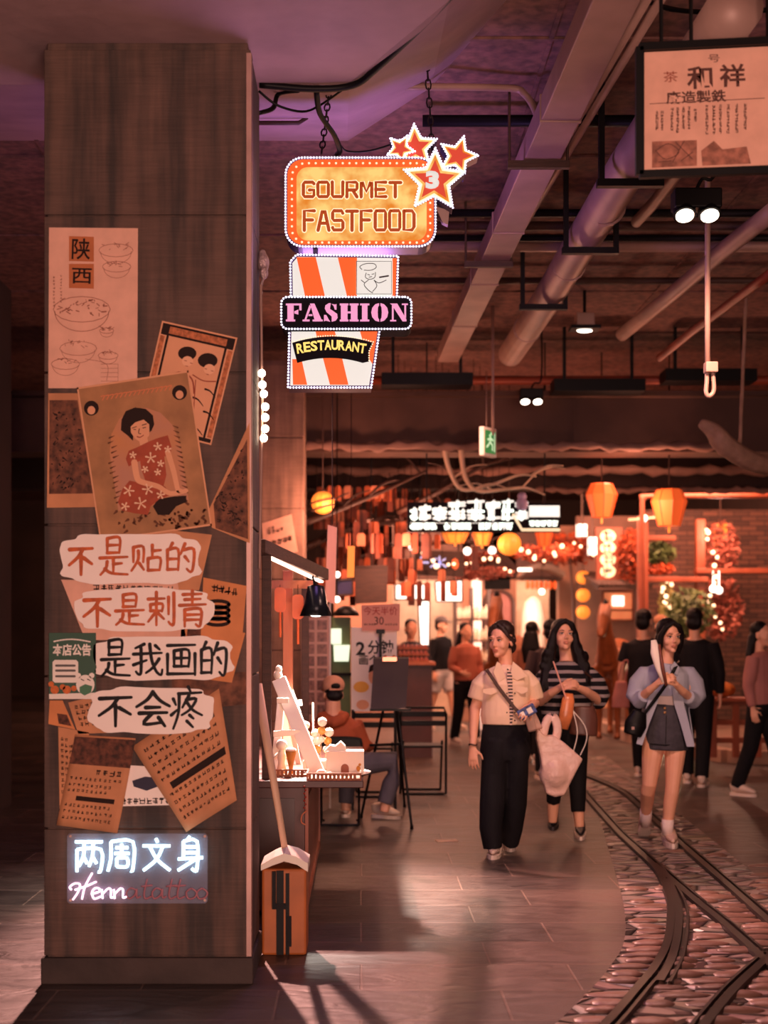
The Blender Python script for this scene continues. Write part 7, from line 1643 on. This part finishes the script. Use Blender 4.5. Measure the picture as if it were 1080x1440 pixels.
# ---------------------------------------------------------------- the third woman, open pale blue shirt and denim skirt
d = 10.2; Q = lambda x, y, e=0: P(x, y, d+e)
r = thing('person', 'woman in an open pale blue shirt and short dark denim skirt, hands raised', 'person', G(926, 1188)); o = r.location
HM = HMX(Q(941, 897), .22, .05, -.02, .98); t = lambda x, y, z: HM @ V((x, y, z)); R = HM.to_3x3().normalized(); b = MB(o); head(b, HM)
b.tube([Q(940, 908, .03), Q(938, 925, .03), Q(937, 940, .02)], [(.046, .05), (.045, .048), (.06, .052)], 14, side=(1, 0, 0))
b.tube([Q(936, 1035, .02), Q(936, 1010), Q(937, 985), Q(937, 958), Q(937, 946), Q(937, 936, .02)], [(.145, .11), (.14, .105), (.115, .088), (.135, .095), (.12, .07), (.06, .05)], 18, side=(1, 0, 0))
b.tube([Q(909, 955), Q(894, 978, .02), Q(898, 984, -.03), Q(914, 970, -.18), Q(926, 960, -.24)], [.044, .04, .036, .029, .022], 12); hand(b, Q(927, 959, -.245), (.75, -.3, .35), (.3, .6, -.5), -1, .7, .92)
b.tube([Q(965, 955), Q(978, 978, .02), Q(974, 984, -.03), Q(960, 972, -.18), Q(950, 962, -.24)], [.044, .04, .036, .029, .022], 12); hand(b, Q(949, 961, -.245), (-.75, -.3, .3), (-.3, .6, -.5), 1, .7, .92)
b.tube([Q(921, 1030), Q(917, 1065, -.02), Q(913, 1104, -.03), Q(911, 1112, 0), Q(910, 1128, .12), Q(907, 1152, .24)], [.09, .074, .052, .052, .048, .033], 14); b.tube([Q(951, 1030), Q(949, 1065, -.04), Q(946, 1105, -.06), Q(945, 1114, -.06), Q(942, 1132, -.05), Q(938, 1168, -.04)], [.09, .072, .052, .051, .048, .033], 14)
b.build('body', M_SKIN, r, vox=.0048, it=5); face(r, HM)
b = MB(o); b.ball(t(0, .03, .066), (.083, .092, .080), 18, 12, R); b.ball(t(0, .065, -.02), (.082, .055, .10), 14, 10, R)
b.tube([t(.005, -.068, .12), t(-.05, -.062, .085), t(-.078, -.03, .02), t(-.08, -.005, -.06), t(-.075, .01, -.125)], [.014, .02, .024, .028, .012], 10); b.tube([t(.0, -.068, .12), t(.05, -.062, .088), t(.08, -.03, .03), t(.083, -.002, -.05), t(.08, .015, -.12)], [.014, .02, .024, .028, .012], 10); b.build('hair', M_HAIR, r, vox=.0065, it=3)
M_BLUE = cloth('pale_blue_cotton', (170, 172, 188), .1, .35)
b = MB(o)
# open shirt: back and the two front panels as one draped shell
def shell(b, rings, a0, a1, n=22, th=.006):
    vs = []; k = len(rings)
    for c, rx, ry in rings:
        for j in range(n+1): a = a0+(a1-a0)*j/n; vs.append(c+V((rx*math.cos(a), ry*math.sin(a), 0)))
    b.add(vs, [(i*(n+1)+j, i*(n+1)+j+1, (i+1)*(n+1)+j+1, (i+1)*(n+1)+j) for i in range(k-1) for j in range(n)])
    vi = [c+V((max(rx-th, .01)*math.cos(a0+(a1-a0)*j/n), max(ry-th, .01)*math.sin(a0+(a1-a0)*j/n), 0)) for c, rx, ry in rings for j in range(n+1)]
    m_ = n+1; q = len(b.v)
    b.add(vi, [(i*m_+j+1, i*m_+j, (i+1)*m_+j, (i+1)*m_+j+1) for i in range(k-1) for j in range(n)])
    g0 = q-len(vs)
    for i in range(k-1):
        for j in (0, n): b.f.append([g0+i*m_+j, g0+(i+1)*m_+j, q+(i+1)*m_+j, q+i*m_+j]); b.mi.append(0)
    for i in (0, k-1):
        for j in range(n): b.f.append([g0+i*m_+j, g0+i*m_+j+1, q+i*m_+j+1, q+i*m_+j]); b.mi.append(0)
b.tube([Q(937, 978), Q(937, 958), Q(937, 948), Q(937, 940, .02), Q(938, 933, .02)], [(.155, .118), (.165, .118), (.165, .10), (.13, .085), (.068, .064)], 22, side=(1, 0, 0))
b.tube([Q(918, 946, .01), Q(907, 947, .01), Q(898, 960, .02), Q(893, 979, .02), Q(899, 985, -.03), Q(907, 978, -.11)], [.045, .06, .07, .068, .062, .05], 14); b.tube([Q(957, 946, .01), Q(968, 947, .01), Q(976, 960, .02), Q(980, 979, .02), Q(974, 985, -.03), Q(967, 980, -.11)], [.045, .06, .07, .068, .062, .05], 14)
sh_ = b.build('shirt', M_BLUE, r, vox=.007, it=3)
b = MB(o); shell(b, [(Q(937, 970), .168, .125), (Q(936, 1000), .17, .13), (Q(936, 1025), .19, .145), (Q(936, 1046, .02), .205, .155)], -.35, PI+.35); b.build('shirt_back', M_BLUE, sh_, sm=True)
def panel(name, pl, par, m, e0, e1, th=.008): # a hanging front panel, nearer at the hem
    b = MB(o); n = len(pl)//2; fr = []
    for i, (x, y) in enumerate(pl): u = (y-960)/90; fr.append(Q(x, y, e0+(e1-e0)*u))
    bk = [p+V((0, th, 0)) for p in fr]; N_ = len(pl)
    fs = [(i, i+1, N_-2-i, N_-1-i) for i in range(n-1)]
    b.add(fr+bk, fs+[tuple(N_+k for k in f[::-1]) for f in fs]+[(i, (i+1) % N_, N_+(i+1) % N_, N_+i) for i in range(N_)]); return b.build(name, m, par, fix=True)
panel('front_panel', [(931, 965), (924, 990), (913, 1018), (903, 1048), (895, 1046), (902, 1015), (910, 990), (916, 965)], sh_, M_BLUE, -.125, -.17); panel('front_panel', [(944, 965), (948, 990), (957, 1018), (966, 1050), (977, 1050), (969, 1018), (962, 990), (958, 965)], sh_, M_BLUE, -.125, -.17)
b = MB(o); b.prism([(928, 931), (934, 936), (940, 951), (931, 949), (923, 940)], .012, PX(d-.10)); b.prism([(948, 930), (955, 938), (953, 950), (945, 946), (942, 938)], .012, PX(d-.10)); b.build('collar', M_BLUE, sh_, fix=True, bevel=.003)
b = MB(o); b.tube([Q(938, 998), Q(938, 985), Q(938, 970)], [(.122, .098), (.128, .102), (.14, .108)], 18, side=(1, 0, 0)); b.build('white_top', cloth('white_knit', (236, 214, 206), .06, .5), r, vox=.008, it=2)
b = MB(o); b.tube([Q(938, 990), Q(937, 1005), Q(936, 1030), Q(935, 1054)], [(.128, .105), (.15, .12), (.165, .13), (.165, .128)], 22, side=(1, 0, 0)); sk_ = b.build('denim_skirt', mat('dark_denim', (64, 60, 68), .8, 0, .3, 14, .3), r, vox=.008, it=2)
b = MB(o)
for y in (996, 1002): b.ball(Q(935, y, -.118), (.010, .006, .010), 8, 6)
b.build('buttons', mat('brass_button', (210, 160, 110), .3, .7, 0), sk_)
b = MB(o)
for s, y in ((0, 0),): b.tube([Q(914, 1046, -.10), Q(936, 1048, -.133), Q(958, 1046, -.10)], .004, 5); b.tube([Q(937, 1006, -.122), Q(936, 1046, -.133)], .003, 5)
b.build('seam', M_DARK, sk_)
shoe(r, V(Q(909, 1156, .26)) - V((0, 0, .03)), G(908, 1176)+V((-.02, -.02, 0)), mat('cream_shoe', (224, 188, 168), .5, 0, .1), M_SOLE, st=.035, w_=.045); shoe(r, G(938, 1180)+V((0, .05, 0)), G(942, 1193)+V((.01, -.06, 0)), mat('cream_shoe', (224, 188, 168)), M_SOLE, st=.042, w_=.046)
for px, y0, y1, e0, e1 in ((908.5, 1138, 1160, .18, .25), (939, 1152, 1174, -.045, -.04)): b = MB(o); b.tube([Q(px, y0, e0), Q(px-.5, y1, e1)], [.044, .041], 12); b.build('sock', cloth('white_knit', (236, 214, 206)), r, sm=True)
bo = Q(893, 1036, -.05); g_ = thing('crossbody_bag', 'black crossbody bag at the side of the woman in pale blue', 'bag', bo); b = MB(bo); b.tube([Q(900, 1000, -.16), Q(894, 1018, -.16), Q(889, 1034, -.16)], [(.05, .03), (.082, .045), (.065, .04)], 16, side=(1, 0, .4)); b.build('bag_body', M_BLK, g_, vox=.008, it=3); b = MB(bo); b.box(Q(890, 1024, -.21), (.02, .008, .02)); b.build('clasp', M_PIPE, g_)
strap(g_, 'strap', [Q(954, 930, -.02), Q(951, 936, -.105), Q(938, 960, -.135), Q(924, 980, -.15), Q(905, 1005, -.17)], .013, M_BLK, (1, .2, .6))
so2 = Q(929, 940, -.27); k_ = thing('snack_skewer', 'brown snack on a stick in white paper held by the woman in pale blue', 'snack', so2); b = MB(so2); b.tube([Q(937, 964, -.30), Q(932, 940, -.30), Q(927, 906, -.29)], [.010, .014, .009], 8); b.build('snack', mat('brown_snack', (128, 66, 46), .5, 0, .4, 30), k_, sm=True)
b = MB(so2); b.tube([Q(934, 960, -.285), Q(928, 940, -.275), Q(922, 918, -.265), Q(919, 900, -.255)], [(.014, .012), (.030, .016), (.036, .018), (.018, .010)], 12, side=(1, 0, .3)); b.build('paper_wrap', M_GOODS, k_, sm=True)

# ---------------------------------------------------------------- plain passers by, built upright and then turned
def passer(label, px, gd, h, yaw, top, bottom, hair=M_HAIR, long_hair=False, shorts=False, sleeves=True, stride=.12, arm=(0, 0), shoes=M_SHOEW, cap=None, z0=0, extra=None):
    o = V((X(px, gd), gd, z0)); r = thing('person', label, 'person', o, rz=yaw); k = h/1.68; q = lambda x, y, z: V((x*k, y*k, z*k)); z = V((0, 0, 0))
    def BB(): return MB(z)
    HM = MX.Translation(q(0, -.01, 1.565)) @ MX.Scale(k, 4); b = BB(); head(b, HM)
    b.tube([q(0, .02, 1.52), q(0, .025, 1.42), q(0, .02, 1.37)], [(.052*k, .052*k), (.05*k, .05*k), (.07*k, .055*k)], 12, side=(1, 0, 0))
    b.tube([q(0, 0, .86), q(0, 0, .98), q(0, 0, 1.1), q(0, -.005, 1.26), q(0, 0, 1.36), q(0, .01, 1.41)], [(.15*k, .11*k), (.15*k, .11*k), (.13*k, .10*k), (.155*k, .105*k), (.16*k, .08*k), (.07*k, .05*k)], 16, side=(1, 0, 0))
    arms = []
    for s, fwd in ((-1, arm[0]), (1, arm[1])):
        el = q(s*.235, .03-.04*fwd, 1.08); wr = q(s*(.235-.08*fwd), -.02-.24*fwd, .86+.22*fwd); arms.append((s, el, wr)); b.tube([q(s*.17, .01, 1.36), el, wr], [.048*k, .04*k, .024*k], 10); dv = (wr-el).normalized(); hand(b, wr, dv, (-s, .3, 0), s, .35, k*.95)
    legs = []
    for s in (-1, 1):
        f = s*stride; kn = q(s*.09, -f*.55-.02, .48); an = q(s*.085, -f+(.05 if f < 0 else 0), .09); legs.append((s, kn, an)); b.tube([q(s*.085, 0, .88), kn, an], [.092*k, .06*k, .036*k], 12)
    b.build('body', M_SKIN, r, vox=.009, it=4)
    if abs(math.cos(yaw)) > .2 and math.cos(yaw) > 0: face(r, HM)
    b = BB(); b.ball(HM @ V((0, .032, .066)), (.082*k, .093*k, .08*k), 14, 10); b.ball(HM @ V((0, .06, .0)), (.078*k, .06*k, .085*k), 12, 9)
    if long_hair: b.tube([HM @ V((0, .08, 0)), q(0, .09, 1.38), q(0, .10, 1.2)], [(.085*k, .05*k), (.12*k, .05*k), (.09*k, .03*k)], 12, side=(1, 0, 0))
    b.build('hair', hair, r, vox=.009, it=3)
    if cap: b = BB(); b.ball(HM @ V((0, .02, .085)), (.092*k, .10*k, .07*k), 14, 10); b.tube([HM @ V((0, -.06, .075)), HM @ V((0, -.16, .055))], [(.07*k, .012*k), (.06*k, .008*k)], 12, side=(1, 0, 0)); b.build('cap', cap, r, vox=.009, it=2)
    b = BB(); b.tube([q(0, 0, .90), q(0, 0, 1.0), q(0, 0, 1.12), q(0, -.005, 1.26), q(0, 0, 1.36), q(0, .01, 1.405)], [(.175*k, .13*k), (.172*k, .128*k), (.165*k, .122*k), (.18*k, .125*k), (.175*k, .10*k), (.09*k, .065*k)], 18, side=(1, 0, 0))
    for s, el, wr in arms: b.tube([q(s*.165, .01, 1.36), el.lerp(q(s*.17, .01, 1.36), .3)] + ([el, wr.lerp(el, .12)] if sleeves else []), [.065*k, .066*k]+([.056*k, .045*k] if sleeves else []), 12)
    b.build('top', top, r, vox=.011, it=3)
    b = BB(); b.tube([q(0, 0, .97), q(0, 0, .88), q(0, 0, .80)], [(.16*k, .125*k), (.172*k, .13*k), (.14*k, .11*k)], 18, side=(1, 0, 0))
    for s, kn, an in legs: hp_ = q(s*.088, 0, .86); b.tube([hp_, kn.lerp(hp_, .25)] if shorts else [hp_, kn, an+V((0, 0, .0))], [.105*k, .10*k] if shorts else [.102*k, .078*k, .066*k], 14)
    b.build('shorts' if shorts else 'trousers', bottom, r, vox=.011, it=3)
    rr = r.location.copy(); r.location = (0, 0, 0)
    for s, kn, an in legs: shoe(r, V((an.x, an.y+.06*k, 0)), V((an.x+s*.015, an.y-.2*k, 0)), shoes, M_SOLE, w_=.045)
    r.location = rr
    return r
BLKC = cloth('black_cloth', (26, 23, 27))
passer('man in a black jacket walking away behind the woman in pale blue', 977, 14.2, 1.74, PI-.35, BLKC, cloth('black_trouser', (22, 20, 24), .2), stride=.13)
m_ = passer('man in a black T shirt seen from behind carrying a pink bag', 906, 14.9, 1.74, PI-.55, BLKC, cloth('black_trouser', (22, 20, 24)), sleeves=False, stride=.1)
bo = P(873, 995, 14.8); g_ = thing('tote_bag', 'dusty pink tote bag hanging from the hand of the man in the black T shirt', 'bag', bo); b = MB(bo); b.tube([P(874, 958, 14.8), P(873, 980, 14.8), P(873, 995, 14.8)], [(.06, .03), (.09, .045), (.095, .045)], 14, side=(1, 0, 0)); b.build('bag_body', mat('dusty_pink_cloth', (190, 116, 106), .7, 0, .2), g_, vox=.01, it=3); b = MB(bo); b.tube(curve([P(869, 962, 14.8), P(874, 935, 14.8), P(883, 930, 14.8), P(878, 962, 14.8)], 4), .008, 6); b.build('handles', mat('dusty_pink_cloth', (190, 116, 106)), g_)
passer('person in grey cap, black top and pale shorts walking past the snack kiosk', 621, 22.0, 1.72, .9, BLKC, cloth('pale_denim', (196, 186, 184), .2), shorts=True, sleeves=True, stride=.2, arm=(.0, .6), cap=cloth('grey_cap', (92, 82, 84)))
passer('seller in dark clothes bending behind the snack counter', 578, 18.3, 1.66, .2, cloth('dark_navy', (44, 38, 48)), BLKC, arm=(.6, .6))
passer('person in a brown coat in the crowd between the two walking women', 748, 16.6, 1.62, PI-.3, cloth('brown_coat', (150, 88, 62)), BLKC, long_hair=True)
passer('dark haired person directly behind the long haired woman', 774, 14.6, 1.63, PI, cloth('dark_plum', (60, 38, 40)), BLKC, stride=.08)
passer('person in rust coloured top near the goods shelf', 655, 19.0, 1.62, .5, cloth('rust_cotton', (176, 96, 72)), BLKC, arm=(.7, .3), long_hair=True)
passer('dark haired person far back by the lit shop door', 793, 21.5, 1.68, PI, cloth('dark_plum', (60, 38, 40)), BLKC)
passer('person with tan cap standing before the climbing vine', 930, 18.2, 1.70, .3, cloth('tan_top', (180, 120, 90)), BLKC, cap=cloth('tan_cap', (190, 130, 96)))
passer('person in a dusky top passing at the right edge', 1070, 13.2, 1.60, .9, cloth('dusky_pink_top', (176, 112, 104)), BLKC, long_hair=True, stride=.16)

# ---------------------------------------------------------------- the seated sketch artist
d = 11.3; Q = lambda x, y, e=0: P(x, y, d+e)
r = thing('person', 'seated artist in a rust hoodie and pale cap seen from behind', 'person', V((X(480, d), d, 0))); o = r.location
HM = HMX(Q(468, 977, .03), PI+.25, .12, 0, 1.0); t = lambda x, y, z: HM @ V((x, y, z)); R = HM.to_3x3().normalized(); b = MB(o); head(b, HM)
b.tube([Q(468, 985), Q(468, 1000), Q(468, 1010)], [.062, .066, .08], 12)
b.tube([Q(478, 1085, .0), Q(475, 1060), Q(471, 1030, .03), Q(469, 1012, .03)], [(.17, .13), (.15, .11), (.17, .11), (.09, .06)], 18, side=(1, 0, 0))
b.tube([Q(437, 1018), Q(432, 1048, .06), Q(446, 1062, .28)], [.05, .042, .025], 10); hand(b, Q(447, 1062, .29), (.4, 1, 0), (0, 0, -1), 1, .5)
b.tube([Q(500, 1018), Q(511, 1048, .06), Q(522, 1050, .28)], [.05, .042, .025], 10); hand(b, Q(523, 1050, .29), (.1, 1, .2), (0, 0, -1), -1, .5)
b.tube([Q(488, 1078), Q(552, 1070, .06), Q(549, 1100, .05), Q(540, 1142, .03)], [.10, .068, .055, .038], 12); b.tube([Q(470, 1078, .05), Q(490, 1072, .48), Q(488, 1110, .44), Q(486, 1140, .42)], [.10, .068, .055, .038], 12)
b.build('body', M_SKIN, r, vox=.007, it=4)
b = MB(o); b.ball(t(0, .03, .05), (.078, .088, .075), 14, 10, R); b.ball(t(0, .07, -.01), (.07, .04, .05), 12, 8, R); b.build('hair', M_HAIR, r, vox=.007, it=2)
M_CAP = cloth('pale_cap', (222, 160, 130), .08, .1); b = MB(o); b.ball(t(0, .02, .075), (.093, .103, .08), 18, 12, R); b.tube([t(0, -.06, .07), t(0, -.17, .045)], [(.075, .014), (.06, .008)], 12, side=R@V((1, 0, 0))); cp_ = b.build('cap', M_CAP, r, vox=.007, it=2)
b = MB(o); b.ball(t(0, .108, .062), (.04, .022, .026), 12, 8, R); b.build('cap_opening', M_HAIR, cp_, sm=True)
b = MB(o); b.tube([t(-.05, .10, .035), t(0, .128, .032), t(.05, .10, .035)], .008, 6); b.build('cap_strap', M_CAP, cp_)
M_RH = cloth('rust_hoodie_cloth', (176, 84, 48), .15, .5); b = MB(o); b.tube([Q(477, 1078), Q(475, 1060), Q(470, 1035, .03), Q(469, 1018, .03), Q(468, 1008, .02), Q(468, 999, .02)], [(.185, .15), (.18, .14), (.20, .135), (.195, .11), (.13, .09), (.08, .075)], 20, side=(1, 0, 0))
b.tube([Q(440, 1018), Q(433, 1048, .06), Q(443, 1060, .22)], [.078, .068, .045], 12); b.tube([Q(497, 1018), Q(510, 1048, .06), Q(519, 1050, .22)], [.078, .068, .045], 12)
b.tube([Q(449, 1005, -.03), Q(458, 1012, -.08), Q(469, 1016, -.10), Q(480, 1012, -.08), Q(488, 1004, -.03)], [.03, .045, .05, .045, .03], 12); b.build('hoodie', M_RH, r, vox=.009, it=3)
b = MB(o); b.tube([Q(478, 1070), Q(480, 1085)], [(.17, .14), (.175, .14)], 16, side=(1, 0, 0)); b.tube([Q(488, 1077), Q(553, 1070, .06), Q(550, 1100, .05), Q(541, 1130, .03)], [.105, .082, .07, .062], 14); b.tube([Q(470, 1078, .05), Q(490, 1072, .48), Q(488, 1110, .44), Q(486, 1130, .42)], [.105, .08, .07, .06], 14); b.build('jeans', cloth('grey_denim', (92, 86, 96), .25, .4), r, vox=.009, it=3)
shoe(r, G(524, 1150)+V((0, .04, 0)), G(562, 1152)+V((.0, .0, 0)), M_SHOEW, M_SOLE, lace=M_BLK, w_=.046); shoe(r, V((Q(486, 1150, .4).x, d+.40, 0)), V((Q(486, 1150, .4).x, d+.64, 0)), M_SHOEW, M_SOLE)
